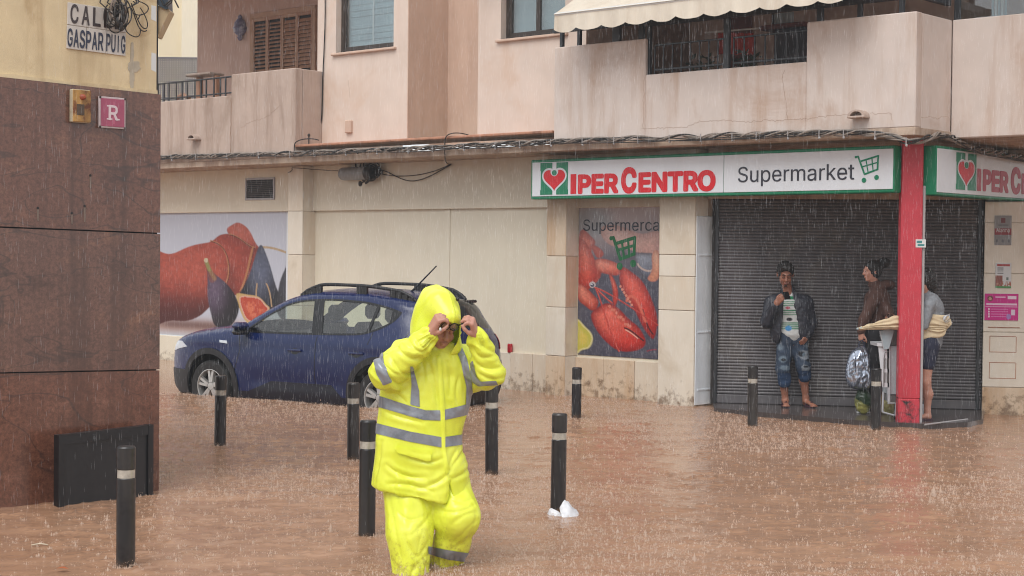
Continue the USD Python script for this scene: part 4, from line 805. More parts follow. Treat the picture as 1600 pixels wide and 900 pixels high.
obj("backing_board", MB().box(a0 - .004, b0 + .25, TW, tp - .003, zb_ - .004, zt_ + .004, BF, .003), M["alu_dark"], po)
obj("print", L_.sheet(BF.p(a0, tp, zt_), uB * (b0 - a0), np.array([0, 0, zb_ - zt_]), nB, lambda x: np.interp(x, np.linspace(83, 507, 40), [(Sx(905 + 126 * (q - 83) / 424, tp) - a0) / (b0 - a0) for q in np.linspace(83, 507, 40)])), M["print"], po, smooth=False, col=L_.c)
xt = Sx(912, tp); obj("letters", text("Supermerca", BF, xt, Zy(970, 360.5, tp), Sx(1031, tp) - xt, .142, tp + .001, .002), M["letter_dark"], po)
cart(BF, Sx(955, tp), Zy(975, 418, tp), .37, tp + .001, mat("trolley_green", C(24, 106, 62, .85), .5, .05), po, depth=.002, fat=.022)
# --- ham and figs banner
H_ = Print(-60, 852, 38, 832, 230, 200); n1 = H_.n(60, 5); n2 = H_.n(14, 6, 3)
H_.c[:] = c3(204, 206, 218); H_.mix(smoothstep(700, 790, H_.Y + n1 * 40), c3(206, 176, 166)); H_.mix(smoothstep(780, 840, H_.Y), c3(196, 196, 204))
H_.mix(.8 * np.exp(-((H_.Y - 762) / 36) ** 2) * smoothstep(-60, 120, H_.X) * (1 - smoothstep(430, 640, H_.X)), c3(100, 62, 56))
def body(pts, base, lite, dark, ctr, R, nk=.5, streak=True):
    m, q = H_.poly(pts); dd = np.hypot((H_.X - ctr[0]) / R[0], (H_.Y - ctr[1]) / R[1]); t_ = smoothstep(.1, 1.15, dd)[:, None]
    col = c3(*lite)[None] * (1 - t_) + t_ * c3(*base)[None]; e_ = smoothstep(.75, 1.6, dd)[:, None]; col = col * (1 - e_) + e_ * c3(*dark)[None]; col = col * (1 - nk * .5 + nk * n2[:, None]); H_.mix(m, col); return m
st_ = c3(186, 124, 84)
H_.stroke([(690, 262), (760, 264), (852, 290)], 7, c3(190, 164, 130))
body([(475, 165), (500, 125), (540, 108), (590, 130), (630, 180), (662, 240), (690, 290), (640, 330), (560, 260)], (168, 78, 64), (190, 100, 84), (140, 60, 50), (540, 170), (150, 130))
body([(-80, 300), (60, 298), (180, 282), (280, 245), (370, 226), (420, 190), (490, 178), (560, 205), (640, 250), (700, 300), (720, 420), (680, 520), (560, 560), (450, 560), (380, 620), (300, 700), (190, 740), (70, 755), (-80, 740)], (160, 66, 52), (184, 86, 68), (84, 32, 28), (240, 400), (420, 260), .55)
H_.mix(.35 * smoothstep(520, 740, H_.Y) * H_.poly([(-80, 300), (300, 240), (480, 178), (700, 300), (680, 520), (380, 620), (300, 700), (70, 755), (-80, 740)])[0], c3(70, 26, 24))
H_.mix(.8 * smoothstep(430, 700, H_.Y + n1 * 80 - 40) * H_.poly([(-80, 300), (60, 298), (180, 282), (280, 245), (370, 226), (420, 190), (490, 178), (560, 205), (640, 250), (700, 300), (720, 420), (680, 520), (560, 560), (450, 560), (380, 620), (300, 700), (190, 740), (70, 755), (-80, 740)])[0], c3(78, 30, 26))
H_.mix(.5 * np.exp(-((H_.X - 500) / 40) ** 2) * smoothstep(330, 420, H_.Y) * (1 - smoothstep(520, 600, H_.Y)), c3(96, 40, 34))
for pts in ([(370, 222), (430, 250), (470, 310), (485, 400), (470, 480)], [(640, 262), (620, 330), (600, 420), (560, 530)], [(490, 180), (550, 205), (600, 240), (650, 262)], [(640, 262), (610, 400), (572, 520)]): H_.stroke(pts, 5, st_); H_.stroke([(a + 5, b_ + 5) for a, b_ in pts], 3, c3(96, 40, 34))
body([(690, 246), (720, 290), (760, 400), (800, 520), (800, 640), (560, 640), (560, 540), (620, 420), (660, 300)], (50, 50, 62), (98, 104, 126), (28, 27, 32), (690, 400), (110, 200), .6)
body([(850, 380), (820, 450), (800, 540), (800, 660), (880, 660), (880, 380)], (52, 50, 56), (70, 70, 80), (40, 38, 42), (850, 480), (60, 160), .5)
for pts in ([(668, 484), (664, 520), (662, 560)], [(728, 482), (750, 540), (762, 620)]): H_.stroke(pts, 4, c3(196, 160, 120))
H_.mix(H_.poly([(535, 555), (600, 552), (680, 565), (730, 610), (748, 640), (700, 720), (640, 740), (590, 710), (556, 640)])[0], c3(206, 170, 110))
m, q = H_.poly([(556, 575), (620, 562), (690, 575), (728, 615), (742, 640), (680, 712), (610, 712), (575, 660)]); d = H_.dist(q); H_.mix(m, c3(222, 170, 150)); H_.mix(m * (d > 8), c3(196, 76, 52)); H_.mix(m * smoothstep(12, 50, d) * smoothstep(.45, .6, n2), c3(224, 120, 86))
body([(345, 390), (372, 410), (430, 455), (500, 520), (545, 600), (550, 660), (520, 730), (460, 772), (400, 755), (375, 690), (352, 580), (350, 470)], (46, 36, 46), (104, 86, 108), (24, 19, 25), (392, 530), (100, 190), .5)
m, _ = H_.poly([(345, 390), (372, 410), (410, 440), (395, 480), (360, 470)]); H_.mix(m * .6, c3(140, 74, 56)); H_.stroke([(342, 348), (352, 380), (372, 420), (395, 460)], 12, c3(150, 110, 76), 10); H_.stroke([(340, 345), (350, 378), (362, 405)], 11, c3(150, 142, 84), 8); H_.mix(np.hypot(H_.X - 340, (H_.Y - 345)) < 14, c3(206, 190, 156))
tq = TW + .006; a0, _ = FP(252 - 27, 430, tq); b0 = Sx(447.5, tq); zt_ = Zy(350, 330.5, tq); zb_ = Zy(300, 525, tq)
hb = thing("ham_banner", "printed wall banner of a tied ham and dark figs behind the car", "poster", BF.p(a0, tq, zb_))
obj("backing_board", MB().box(a0 - .01, sP1a - .002, TW, tq - .003, Zy(300, 527, TBD) + .001, zb - .001, BF), M["sign_white"], hb)
obj("print", H_.sheet(BF.p(a0, tq, zt_), uB * (b0 - a0), np.array([0, 0, zb_ - zt_]), nB, lambda x: np.interp(x, np.linspace(-60, 852, 40), [(Sx(225 + 222.5 * (q + 60) / 912, tq) - a0) / (b0 - a0) for q in np.linspace(-60, 852, 40)])), M["print_matt"], hb, smooth=False, col=H_.c)
# --- small notices on the pier
def notice(px0, px1, py0, py1, label, cat, nm, base, paint, nx=40, ny=60):
    tt = .072; P_ = lambda px, py: plane_hit(px, py, SF.o, ns, tt) - SF.o
    s0 = P_(px0, (py0 + py1) / 2) @ us; s1_ = P_(px1, (py0 + py1) / 2) @ us; z1_ = P_((px0 + px1) / 2, py0)[2]; z0_ = P_((px0 + px1) / 2, py1)[2]
    t_ = thing(nm, label, cat, SF.p(s0, tt, z0_)); obj("board", MB().box(s0 - .002, s1_ + .002, .064, tt - .002, z0_ - .002, z1_ + .002, SF, .002), M["white_plastic"], t_)
    pr_ = Print(0, 1, 0, 1, nx, ny); pr_.c[:] = base; paint(pr_); obj("print", pr_.sheet(SF.p(s0, tt, z1_), us * (s1_ - s0), np.array([0, 0, z0_ - z1_]), ns), M["print"], t_, smooth=False, col=pr_.c); return t_, s0, s1_, z0_, z1_, tt
def rect(p, x0, x1, y0, y1, col): p.mix(((p.X >= x0) & (p.X <= x1) & (p.Y >= y0) & (p.Y <= y1)) * 1.0, col)
def p_alarm(p):
    rect(p, 0, 1, .44, .66, c3(150, 40, 48)); rect(p, .36, .64, .08, .24, c3(120, 50, 50)); p.mix((np.abs(p.Y - .32) < .02) * (np.abs(p.X - .5) < .3), c3(120, 118, 122))
    for x_ in (.15, .5, .85): p.mix(np.hypot(p.X - x_, (p.Y - .86) * 1.3) < .07, c3(110, 110, 116))
t_, s0, s1_, z0_, z1_, tt = notice(1554, 1580.5, 337, 383, "grey alarm notice with dark red band, topmost on the pier", "notice", "alarm_notice", c3(150, 148, 148), p_alarm)
obj("lettering", text("Alarma", SF, s0 + .02, z0_ + (z1_ - z0_) * .44, (s1_ - s0) - .04, .045, tt + .001, .001), M["white_plastic"], t_)
def p_fly(p):
    rect(p, .08, .92, .04, .12, c3(176, 60, 60)); 
    for k in range(5): rect(p, .12, .5, .18 + k * .055, .205 + k * .055, c3(120, 118, 122))
    rect(p, 0, 1, .93, 1, c3(84, 150, 84)); m_ = (p.Y > .5) & (p.Y < .92); nn = p.n(.12, 4); p.mix(m_ * (p.X < .46), c3(150, 84, 70)); p.mix(m_ * (p.X < .46) * smoothstep(.5, .6, nn), c3(196, 150, 130)); p.mix((p.Y > .74) * (p.Y < .92) * (p.X > .4) * smoothstep(.4, .55, nn), c3(176, 110, 84)); rect(p, .68, .84, .56, .68, c3(120, 130, 124))
notice(1555.5, 1580, 411, 450, "white leaflet with food pictures in the middle of the pier", "notice", "leaflet", c3(222, 222, 222), p_fly)
def p_pink(p):
    rect(p, .04, .96, .36, .42, c3(246, 210, 232)); rect(p, .02, .98, .475, .492, c3(240, 190, 222)); rect(p, .32, .62, .10, .16, c3(246, 200, 228)); rect(p, .68, .94, .08, .19, c3(250, 226, 240))
    for k in range(4): rect(p, .19, .70, .58 + k * .09, .594 + k * .09, c3(236, 150, 206)); p.mix(np.hypot((p.X - .13) * 1.3, p.Y - .585 - k * .09) < .035, c3(250, 226, 240))
    rect(p, .78, .90, .60, .80, c3(236, 214, 232)); p.mix(np.hypot((p.X - .72) * 1.4, p.Y - .86) < .1, c3(176, 130, 200)); p.mix(np.hypot((p.X - .16) * 1.3, p.Y - .18) < .11, c3(120, 60, 60)); p.mix(np.hypot((p.X - .16) * 1.3, p.Y - .19) < .06, c3(206, 160, 140))
notice(1538.5, 1591, 459, 500.5, "bright magenta notice with white lines, lowest on the pier", "notice", "magenta_notice", c3(214, 22, 140), p_pink, 60, 44)
# ================================================================== the blue car standing in the water
from scipy.spatial import Delaunay
CAR_S, CAR_H, CAR_P = 1.0, math.radians(32.5), np.array([-3.24, 20.40, -.205])      # scale, heading, place of the front hub on the road
ch_, sh_ = math.cos(CAR_H), math.sin(CAR_H)
CF = Fr(CAR_P, np.array([-ch_, sh_, 0]) * CAR_S, np.array([-sh_, -ch_, 0]) * CAR_S, np.array([0, 0, CAR_S]))    # x forward, y to the car's left, z up
car = thing("parked_car", "dark blue hatchback with black roof rails parked in the flood before the beige wall", "car", CF.p(-1.3, 0, 0))
SIL = [(.70, .22), (.80, .28), (.835, .40), (.84, .56), (.81, .70), (.745, .83), (.60, .915), (.30, .985), (-.02, 1.03), (-.38, 1.075), (-.60, 1.19), (-.86, 1.33), (-1.10, 1.435), (-1.34, 1.49), (-1.65, 1.52), (-2.10, 1.515), (-2.55, 1.475), (-2.88, 1.42), (-2.985, 1.385), (-3.07, 1.26), (-3.165, 1.06), (-3.215, .94), (-3.235, .78), (-3.27, .66), (-3.275, .48), (-3.22, .30), (-3.08, .22)]
SIL = np.array(SIL)
_d = np.r_[0, np.cumsum(np.linalg.norm(np.diff(SIL, axis=0), axis=1))]
from scipy.interpolate import PchipInterpolator
_px, _pz = PchipInterpolator(_d, SIL[:, 0]), PchipInterpolator(_d, SIL[:, 1])
out = np.column_stack([_px(np.linspace(0, _d[-1], 260)), _pz(np.linspace(0, _d[-1], 260))])
side = Polygon(out)
_zk = np.array([.15, .35, .55, .72, .86, .945, 1.0, 1.1, 1.3, 1.45, 1.6]); _yk = np.array([.835, .868, .882, .886, .880, .862, .838, .805, .735, .675, .60])
_yz = PchipInterpolator(_zk, _yk)
_edge = cKDTree(np.vstack([out, np.column_stack([np.linspace(-3.08, .70, 0 + 2), [.22, .22]])])); _edge = cKDTree(out)
def Ybase(x, z):
    x = np.asarray(x, float); z = np.asarray(z, float)
    y = _yz(z) - .23 * np.clip((x - .05) / .79, 0, 1) ** 2.4 - .15 * np.clip((-2.62 - x) / .65, 0, 1) ** 2.2 - .09 * np.clip((-1.9 - x) / 1.2, 0, 1) ** 2 * smoothstep(.98, 1.3, z)
    y += .020 * np.exp(-((x + 2.75) / .52) ** 2) * np.exp(-((z - .93) / .075) ** 2) + .014 * np.exp(-((x - .0) / .45) ** 2) * np.exp(-((z - .90) / .07) ** 2)
    y -= .016 * np.exp(-((z - .44) / .09) ** 2) * smoothstep(-2.3, -1.9, x) * (1 - smoothstep(-.8, -.45, x))
    return y - .007 * np.exp(-((z - .84) / .05) ** 2) * smoothstep(-2.6, -2.2, x) * (1 - smoothstep(-.5, -.2, x))
RF = .075
def Y(x, z):
    d = np.minimum(_edge.query(np.column_stack([np.ravel(x), np.ravel(z)]))[0], RF).reshape(np.shape(x)); return Ybase(x, z) - (RF - np.sqrt(np.maximum(RF ** 2 - (RF - d) ** 2, 0)))
def tri_region(poly, step):
    """triangles of a region of the side view, with its outline kept"""
    V, F = [], []; n0 = 0
    for g_ in getattr(poly, "geoms", [poly]):
        if g_.area < 1e-6: continue
        pts = [np.asarray(r_.segmentize(step).coords)[:-1] for r_ in (g_.exterior, *g_.interiors)]
        x0, z0, x1, z1 = g_.bounds; gx, gz = np.meshgrid(np.arange(x0, x1, step), np.arange(z0, z1, step)); gp = np.column_stack([gx.ravel(), gz.ravel()]); gp = gp + (np.random.default_rng(3).uniform(-.1, .1, gp.shape) * step)
        gp = gp[contains_xy(g_.buffer(-step * .45), gp[:, 0], gp[:, 1])]; P = np.vstack(pts + [gp]); t_ = Delaunay(P).simplices; c_ = P[t_].mean(1); t_ = t_[contains_xy(g_, c_[:, 0], c_[:, 1])]
        a = P[t_]; ar = (a[:, 1, 0] - a[:, 0, 0]) * (a[:, 2, 1] - a[:, 0, 1]) - (a[:, 2, 0] - a[:, 0, 0]) * (a[:, 1, 1] - a[:, 0, 1]); t_[ar < 0] = t_[ar < 0][:, ::-1]; t_ = t_[np.abs(ar) > 1e-9]
        V.append(P); F.append(t_ + n0); n0 += len(P)
    return np.vstack(V), np.vstack(F)
def skin(poly, off, step=.03, sidesign=1, thick=0.0):
    P, T = tri_region(poly, step); y = Y(P[:, 0], P[:, 1]) + off; v = np.column_stack([P[:, 0], sidesign * y, P[:, 1]]); f = T if sidesign < 0 else T[:, ::-1]
    mb = MB().add(v, f, CF)
    if thick:                                                  # close the rim so that a proud piece has an edge
        for g_ in getattr(poly, "geoms", [poly]):
            for r_ in (g_.exterior, *g_.interiors):
                e_ = np.asarray(r_.segmentize(step).coords); ye = Y(e_[:, 0], e_[:, 1]); n_ = len(e_)
                vv = np.vstack([np.column_stack([e_[:, 0], sidesign * (ye + off), e_[:, 1]]), np.column_stack([e_[:, 0], sidesign * (ye + off - thick), e_[:, 1]])]); ii = np.arange(n_ - 1)
                mb.add(vv, np.column_stack([ii, ii + 1, ii + 1 + n_, ii + n_]), CF)
    return mb
cv = lambda pts, n=8: (lambda P: P)(np.column_stack([PchipInterpolator(np.arange(len(pts)), np.array(pts)[:, k])(np.linspace(0, len(pts) - 1, n * len(pts))) for k in (0, 1)]))
top_l = cv([(-.58, 1.06), (-.74, 1.165), (-.94, 1.28), (-1.15, 1.375), (-1.42, 1.425), (-1.8, 1.44), (-2.2, 1.425), (-2.55, 1.375), (-2.78, 1.31)])
bot_l = cv([(-2.78, 1.31), (-2.72, 1.21), (-2.50, 1.09), (-2.25, 1.035), (-1.8, 1.02), (-1.2, 1.01), (-.80, 1.008), (-.58, 1.02)])
dlo = Polygon(np.vstack([top_l, bot_l])).buffer(0)
pan = lambda a, b2: Polygon([a[0], a[1], b2[1], b2[0]])
fw = dlo.buffer(-.022).intersection(Polygon([(-.2, .9), (-1.60, .9), (-1.475, 1.6), (-.2, 1.6)]))
rw = dlo.buffer(-.022).intersection(Polygon([(-1.76, .9), (-2.335, .9), (-2.49, 1.6), (-1.62, 1.6)]))
qw = dlo.buffer(-.022).intersection(Polygon([(-2.375, .9), (-2.66, .9), (-2.66, 1.6), (-2.53, 1.6)]))
arch = lambda x, r_: Point(x, .335).buffer(r_, 32)
holes = union_all([fw, rw, qw, arch(0, .395), arch(-2.60, .395)])
M["car_blue"] = usdkit.material(stage, "/World/Looks/car_blue", {"g": ("geometry", {}), "n": ("noise_texture", {"scale": 160, "detail": 2}), "r": ("rgb_ramp", {"ramp": [(.45, (0, 0, 0)), (.62, (1, 1, 1))]}), "b": ("bump", {"strength": .12, "distance": .002}), "mp": ("mapping", {"scale": (6, 6, .5)}), "n2": ("noise_texture", {"scale": 2, "detail": 4}), "mr": ("map_range", {"from_min": .3, "from_max": .7, "to_min": .16, "to_max": .34}),
    "p": ("principled_bsdf", {"base_color": C(2, 44, 118, .33), "metallic": .0, "specular_ior_level": .3, "coat_weight": .5, "coat_roughness": .06})},
    [("g.position", "n.vector"), ("n.fac", "r.fac"), ("r.color", "b.height"), ("b.normal", "p.coat_normal"), ("g.position", "mp.vector"), ("mp.vector", "n2.vector"), ("n2.fac", "mr.value"), ("mr.result", "p.roughness")], surface="p.BSDF")
M["car_black"] = mat("car_black_plastic", C(44, 44, 48, .45), .5, .08, 30)
M["gloss_black"] = mat("car_gloss_black", C(26, 26, 30, .5), .15, .05, 30)
M["car_glass"] = pane_mat("car_glass", (.80, .87, .82), .10, .03)
M["car_glass_dark"] = mat("dark_rear_glass", C(52, 54, 54, .6), .08, .05, 10)
M["navy_lower"] = mat("car_lower_navy", C(14, 18, 40, .4), .25, .1, 20)
M["rim"] = mat("alloy", C(206, 204, 200, .8), .32, .05, 30, metallic=.7)
M["tyre"] = mat("tyre", C(38, 37, 37, .8), .75, .1, 40)
M["seat"] = mat("seat_cloth", C(60, 62, 66, .8), .85, .1, 30)
M["lamp_clear"] = mat("lamp_clear", C(220, 224, 230, .85), .12, .1, 30, metallic=.4)
M["lamp_red"] = mat("lamp_red", C(170, 34, 40, .85), .15, .2, 30)
rearcut = Polygon([(-2.90, 1.50), (-3.02, 1.30), (-3.02, 1.10), (-3.4, 1.0), (-3.4, 1.6)])
body = side.difference(holes)
for s_ in (1, -1):
    obj("side_panel", skin(body, 0, .03, s_), M["car_blue"], car, smooth=50)
    tr = dlo.difference(union_all([fw, rw, qw])); obj("window_surround", skin(tr, .003, .03, s_, .006), M["gloss_black"], car, smooth=50)
    for nm, q_ in (("window", fw), ("window", rw), ("window", qw)): obj(nm, skin(q_, -.006, .04, s_), M["car_glass"], car, smooth=50)
    for x_ in (0, -2.60):
        ring = arch(x_, .465).difference(arch(x_, .392)).intersection(side.buffer(-.004)).intersection(sbox(-4, .22, 2, 1.2)); obj("arch_cladding", skin(ring, .020, .025, s_, .03), M["car_black"], car, smooth=40)
    sill = sbox(-2.16, .22, -.44, .30).union(Polygon([(-.62, .30), (-.98, .44), (-1.9, .44), (-2.06, .30)])); obj("sill_cladding", skin(sill, .004, .03, s_, .012), M["navy_lower"], car, smooth=40)
    bump_f = side.intersection(sbox(.33, .2, 1.2, .52)).difference(arch(0, .466)); obj("bumper_corner", skin(bump_f.buffer(-.006), .012, .03, s_, .02), M["car_black"], car, smooth=40)
    bump_r = side.intersection(sbox(-3.6, .2, -2.98, .60)).difference(arch(-2.6, .466)); obj("rear_bumper_corner", skin(bump_r.buffer(-.006), .012, .03, s_, .02), M["car_black"], car, smooth=40)
    from shapely.geometry import LineString as LS
    seams = [LS([(-.36, .40), (-.50, .80), (-.47, 1.0)]), LS([(-1.66, .38), (-1.67, 1.0)]), LS([(-2.44, .93), (-2.47, 1.07)]), LS([(-2.92, 1.44), (-2.985, 1.18), (-2.90, .98)])]
    for q_ in seams: obj("door_seam", skin(q_.buffer(.005, cap_style=2), .0015, .02, s_), M["gloss_black"], car)
    for x_ in (-1.36, -2.28):
        z_ = .815; hp = [(x_ - .11, z_ - .012), (x_ + .10, z_ - .012), (x_ + .115, z_ + .005), (x_ + .10, z_ + .022), (x_ - .11, z_ + .022)]
        obj("handle_recess", skin(Point(x_, z_ - .01).buffer(1).intersection(affinity.scale(Point(x_, z_ - .002).buffer(.036), 1.7, 1.0)), .0012, .015, s_), M["gloss_black"], car)
        yy = float(Y(np.array([x_]), np.array([z_]))[0]); obj("door_handle", MB().box(x_ - .105, x_ + .105, s_ * (yy + .018) - .012, s_ * (yy + .018) + .012, z_ - .003, z_ + .025, CF, .009), M["car_blue"], car)
    obj("side_badge", skin(Polygon([(-.30, .865), (-.18, .875), (-.17, .905), (-.29, .90)]), .006, .02, s_, .008), M["lamp_clear"], car)
    # headlight and rear lamp wrap round the corners
    hl = Polygon([(.40, .80), (.60, .765), (.76, .72), (.78, .80), (.70, .86), (.52, .865)]).intersection(side.buffer(-.012)); obj("headlight", skin(hl, .006, .02, s_, .01), M["lamp_clear"], car, smooth=50)
    tl = Polygon([(-3.0, .80), (-3.14, .82), (-3.25, .86), (-3.21, 1.02), (-3.10, 1.04), (-2.96, .98)]).intersection(side.buffer(-.006)); obj("rear_lamp", skin(tl, .008, .02, s_, .012), M["lamp_red"], car, smooth=50)
    # mirror
    my = s_ * .93
    obj("mirror", MB().box(-.66, -.50, min(my - s_ * .07, my + s_ * .14), max(my - s_ * .07, my + s_ * .14), 1.045, 1.135, CF, .042), M["car_blue"], car, smooth=60)
    mi = obj("mirror_housing", MB().box(-.655, -.505, min(my - s_ * .065, my + s_ * .135), max(my - s_ * .065, my + s_ * .135), .985, 1.05, CF, .03).box(-.60, -.54, min(my - s_ * .13, my), max(my - s_ * .13, my), .985, 1.01, CF, .01), M["gloss_black"], car, smooth=True)
# strip across the car: bumper, bonnet, windscreen, roof, tailgate
nrm = np.gradient(out, axis=0); nrm = np.column_stack([-nrm[:, 1], nrm[:, 0]]); nrm /= np.linalg.norm(nrm, axis=1, keepdims=True); nrm = -nrm if nrm[60] @ np.array([1, 0]) < 0 and nrm[130][1] < 0 else nrm
if nrm[140][1] < 0: nrm = -nrm
Yo = Ybase(out[:, 0], out[:, 1]) - RF
sl = np.linspace(0, 1, 260); bul = np.interp(out[:, 0], [-3.3, -3.1, -2.8, -1.5, -1.0, -.4, .3, .62, .85], [.10, .075, .045, .04, .06, .06, .05, .09, .15])
def strip(i0, i1, off=0.0, w0=-1.0, w1=1.0, nw=25):
    w = np.linspace(w0, w1, nw); I_ = np.arange(i0, i1 + 1); yy = Yo[I_][:, None] * w[None]; bb = (bul[I_][:, None] * (1 - np.abs(w[None]) ** 2.2) + off)
    v = np.stack([out[I_, 0][:, None] + nrm[I_, 0][:, None] * bb, yy, out[I_, 1][:, None] + nrm[I_, 1][:, None] * bb], -1).reshape(-1, 3); n_ = len(I_); i = np.arange(n_ * nw).reshape(n_, nw)
    f = np.column_stack([i[:-1, :-1].ravel(), i[:-1, 1:].ravel(), i[1:, 1:].ravel(), i[1:, :-1].ravel()])
    mb = MB().add(v, f, CF); m_ = mb.mesh()
    if (m_.face_normals * (m_.triangles_center - CF.p(-1.3, 0, .7))).sum() < 0: m_.faces = m_.faces[:, ::-1]
    return m_
def idx(x, z): return int(np.argmin(np.hypot(out[:, 0] - x, out[:, 1] - z)))
k_ = [0, idx(.81, .70), idx(.72, .85), idx(-.38, 1.075), idx(-1.08, 1.43), idx(-2.93, 1.405), idx(-3.15, 1.09), idx(-3.25, .70), 259]
obj("front_bumper", strip(k_[0], k_[1]), M["car_blue"], car, smooth=50); obj("grille", strip(k_[1], k_[2]), M["gloss_black"], car, smooth=50)
obj("bonnet", strip(k_[2], k_[3]), M["car_blue"], car, smooth=50); obj("windscreen", strip(k_[3], k_[4], 0, -.93, .93), M["car_glass"], car, smooth=50)
for a, b2 in ((-1, -.93), (.93, 1)): obj("screen_pillar", strip(k_[3], k_[4], 0, a, b2, 4), M["car_blue"], car, smooth=50)
obj("roof", strip(k_[4], k_[5]), M["car_blue"], car, smooth=50); obj("rear_window", strip(k_[5], k_[6]), M["car_glass_dark"], car, smooth=50)
obj("tailgate", strip(k_[6], k_[7]), M["car_blue"], car, smooth=50); obj("rear_bumper", strip(k_[7], k_[8]), M["car_black"], car, smooth=50)
obj("spoiler", MB().box(-3.02, -2.80, -.52, .52, 1.40, 1.435, CF, .012), M["gloss_black"], car)
obj("grille_bar", strip(idx(.835, .40), idx(.84, .53), .004, -.8, .8), M["gloss_black"], car, smooth=50)
np_ = obj("number_plate", MB().box(-3.395, -3.378, -.26, .26, .58, .69, CF, .004), M["white_plastic"], car)
for k, w_ in enumerate((.06, .04, .05, .05, .05, .05, .045)): obj("plate_mark", MB().box(-3.398, -3.3945, .20 - k * .066 - w_ / 2, .20 - k * .066 + w_ / 2, .605, .665, CF), M["letter_dark"], np_)
obj("rear_wiper", MB().tube([CF.p(-3.20, .05, 1.10), CF.p(-3.20, -.22, 1.17)], .012, 6), M["gloss_black"], car)
obj("underbody", MB().box(-3.05, .62, -.74, .74, .19, .30, CF), M["dark"], car)
for x_ in (0, -2.60):
    for s_ in (1, -1): obj("wheel_housing", MB().lathe([(.39, -.26), (.39, .0)], 28, Fr(CF.p(x_, s_ * .80, .335), CF.M[:, 0] , CF.M[:, 2], CF.M[:, 1] * s_)).box(x_ - .40, x_ + .40, s_ * .52 - .01, s_ * .52 + .01, .2, .74, CF), M["dark"], car)
# roof rails
for s_ in (1, -1):
    zr_ = lambda x: np.interp(x, out[idx(-1.08, 1.43):idx(-2.93, 1.405), 0][::-1], out[idx(-1.08, 1.43):idx(-2.93, 1.405), 1][::-1])
    xr = np.linspace(-1.22, -2.86, 24); lift = .075 * np.clip(np.minimum((-1.22 - xr) / .28, (xr + 2.86) / .22), 0, 1) ** .6
    pts = [CF.p(a, s_ * (Ybase(a, 1.5) - RF - .0), zr_(a) + .012 + l_) for a, l_ in zip(xr, lift)]
    rr_ = obj("roof_rail", MB().tube(pts, .020 * CAR_S, 8), M["car_black"], car, smooth=50)
    for a, b2 in ((-1.20, -1.52), (-2.05, -2.20), (-2.52, -2.84)):
        mb = MB(); xa = np.linspace(a, b2, 5)
        for x0_, x1_ in zip(xa[:-1], xa[1:]):
            xm = (x0_ + x1_) / 2; yb = s_ * (Ybase(xm, 1.5) - RF); l_ = .075 * np.clip(min((-1.22 - xm) / .28, (xm + 2.86) / .22), 0, 1) ** .6; mb.box(min(x0_, x1_), max(x0_, x1_), yb - .022, yb + .022, zr_(xm) - .03, zr_(xm) + .005 + l_, CF, .006)
        obj("rail_foot", mb, M["gloss_black"], rr_)
obj("aerial", MB().tube([CF.p(-2.38, 0.0, 1.50), CF.p(-2.48, 0, 1.58), CF.p(-2.78, .0, 1.84)], [.016, .011, .007], 6), M["gloss_black"], car)
# wheels
def wheel(x_, s_):
    wf_ = Fr(CF.p(x_, s_ * .875, .325), CF.M[:, 0], CF.M[:, 2], CF.M[:, 1] * s_)
    tyre = [(.205, -.19), (.29, -.195), (.322, -.16), (.326, -.10), (.322, -.03), (.30, -.003), (.25, .002), (.212, -.008)]
    w = obj("wheel", MB().lathe(tyre, 36, wf_), M["tyre"], car, smooth=40)
    obj("rim", MB().lathe([(.212, -.006), (.205, -.004), (.196, -.018), (.190, -.10)], 36, wf_).lathe([(.001, -.012), (.045, -.014), (.055, -.03), (.055, -.06)], 18, wf_), M["rim"], w, smooth=40)
    obj("brake", MB().lathe([(.20, -.10), (.001, -.10)], 24, wf_), M["dark"], w)
    for k in range(5):
        for e_ in (-.17, .17):
            a = k * 2 * math.pi / 5 + math.pi / 2; r0_ = np.array([math.cos(a + e_ * .9), math.sin(a + e_ * .9)]) * .05; r1_ = np.array([math.cos(a + e_), math.sin(a + e_)]) * .197; t_ = np.array([-(r1_ - r0_)[1], (r1_ - r0_)[0]]); t_ /= np.linalg.norm(t_); wd = .0165
            v = [(*(r0_ + t_ * wd), -.012), (*(r0_ - t_ * wd), -.012), (*(r1_ - t_ * wd), -.018), (*(r1_ + t_ * wd), -.018), (*(r0_ + t_ * wd * 1.5), -.05), (*(r0_ - t_ * wd * 1.5), -.05), (*(r1_ - t_ * wd * 1.5), -.06), (*(r1_ + t_ * wd * 1.5), -.06)]
            obj("spoke", MB().add(v, [(0, 1, 2, 3), (1, 0, 4, 5), (3, 2, 6, 7), (0, 3, 7, 4), (2, 1, 5, 6)], wf_), M["rim"], w)
for x_ in (0, -2.60):
    for s_ in (1, -1): wheel(x_, s_)
# inside
obj("cabin_floor", MB().box(-2.9, -.25, -.70, .70, .30, .55, CF), M["dark"], car); obj("dashboard", MB().box(-.62, -.25, -.72, .72, .6, .99, CF, .05), M["car_black"], car)
obj("parcel_shelf", MB().box(-2.95, -2.45, -.66, .66, .95, .98, CF), M["car_black"], car)
obj("roof_lining", MB().box(-2.6, -1.15, -.60, .60, 1.425, 1.435, CF), M["seat"], car)
for x_ in (-1.45, -2.30):
    for s_ in (.36, -.36):
        obj("seat", MB().box(x_ - .12, x_ + .02, s_ - .24, s_ + .24, .6, 1.13, CF, .05), M["seat"], car); obj("headrest", MB().box(x_ - .17, x_ - .06, s_ - .13, s_ + .13, 1.17, 1.36, CF, .045), M["seat"], car)
th = np.linspace(0, 2 * np.pi, 25); obj("steering_wheel", MB().tube([CF.p(-.80 + .06 * math.sin(a), .36 + .18 * math.cos(a), .98 + .17 * math.sin(a)) for a in th], .016, 6), M["gloss_black"], car)
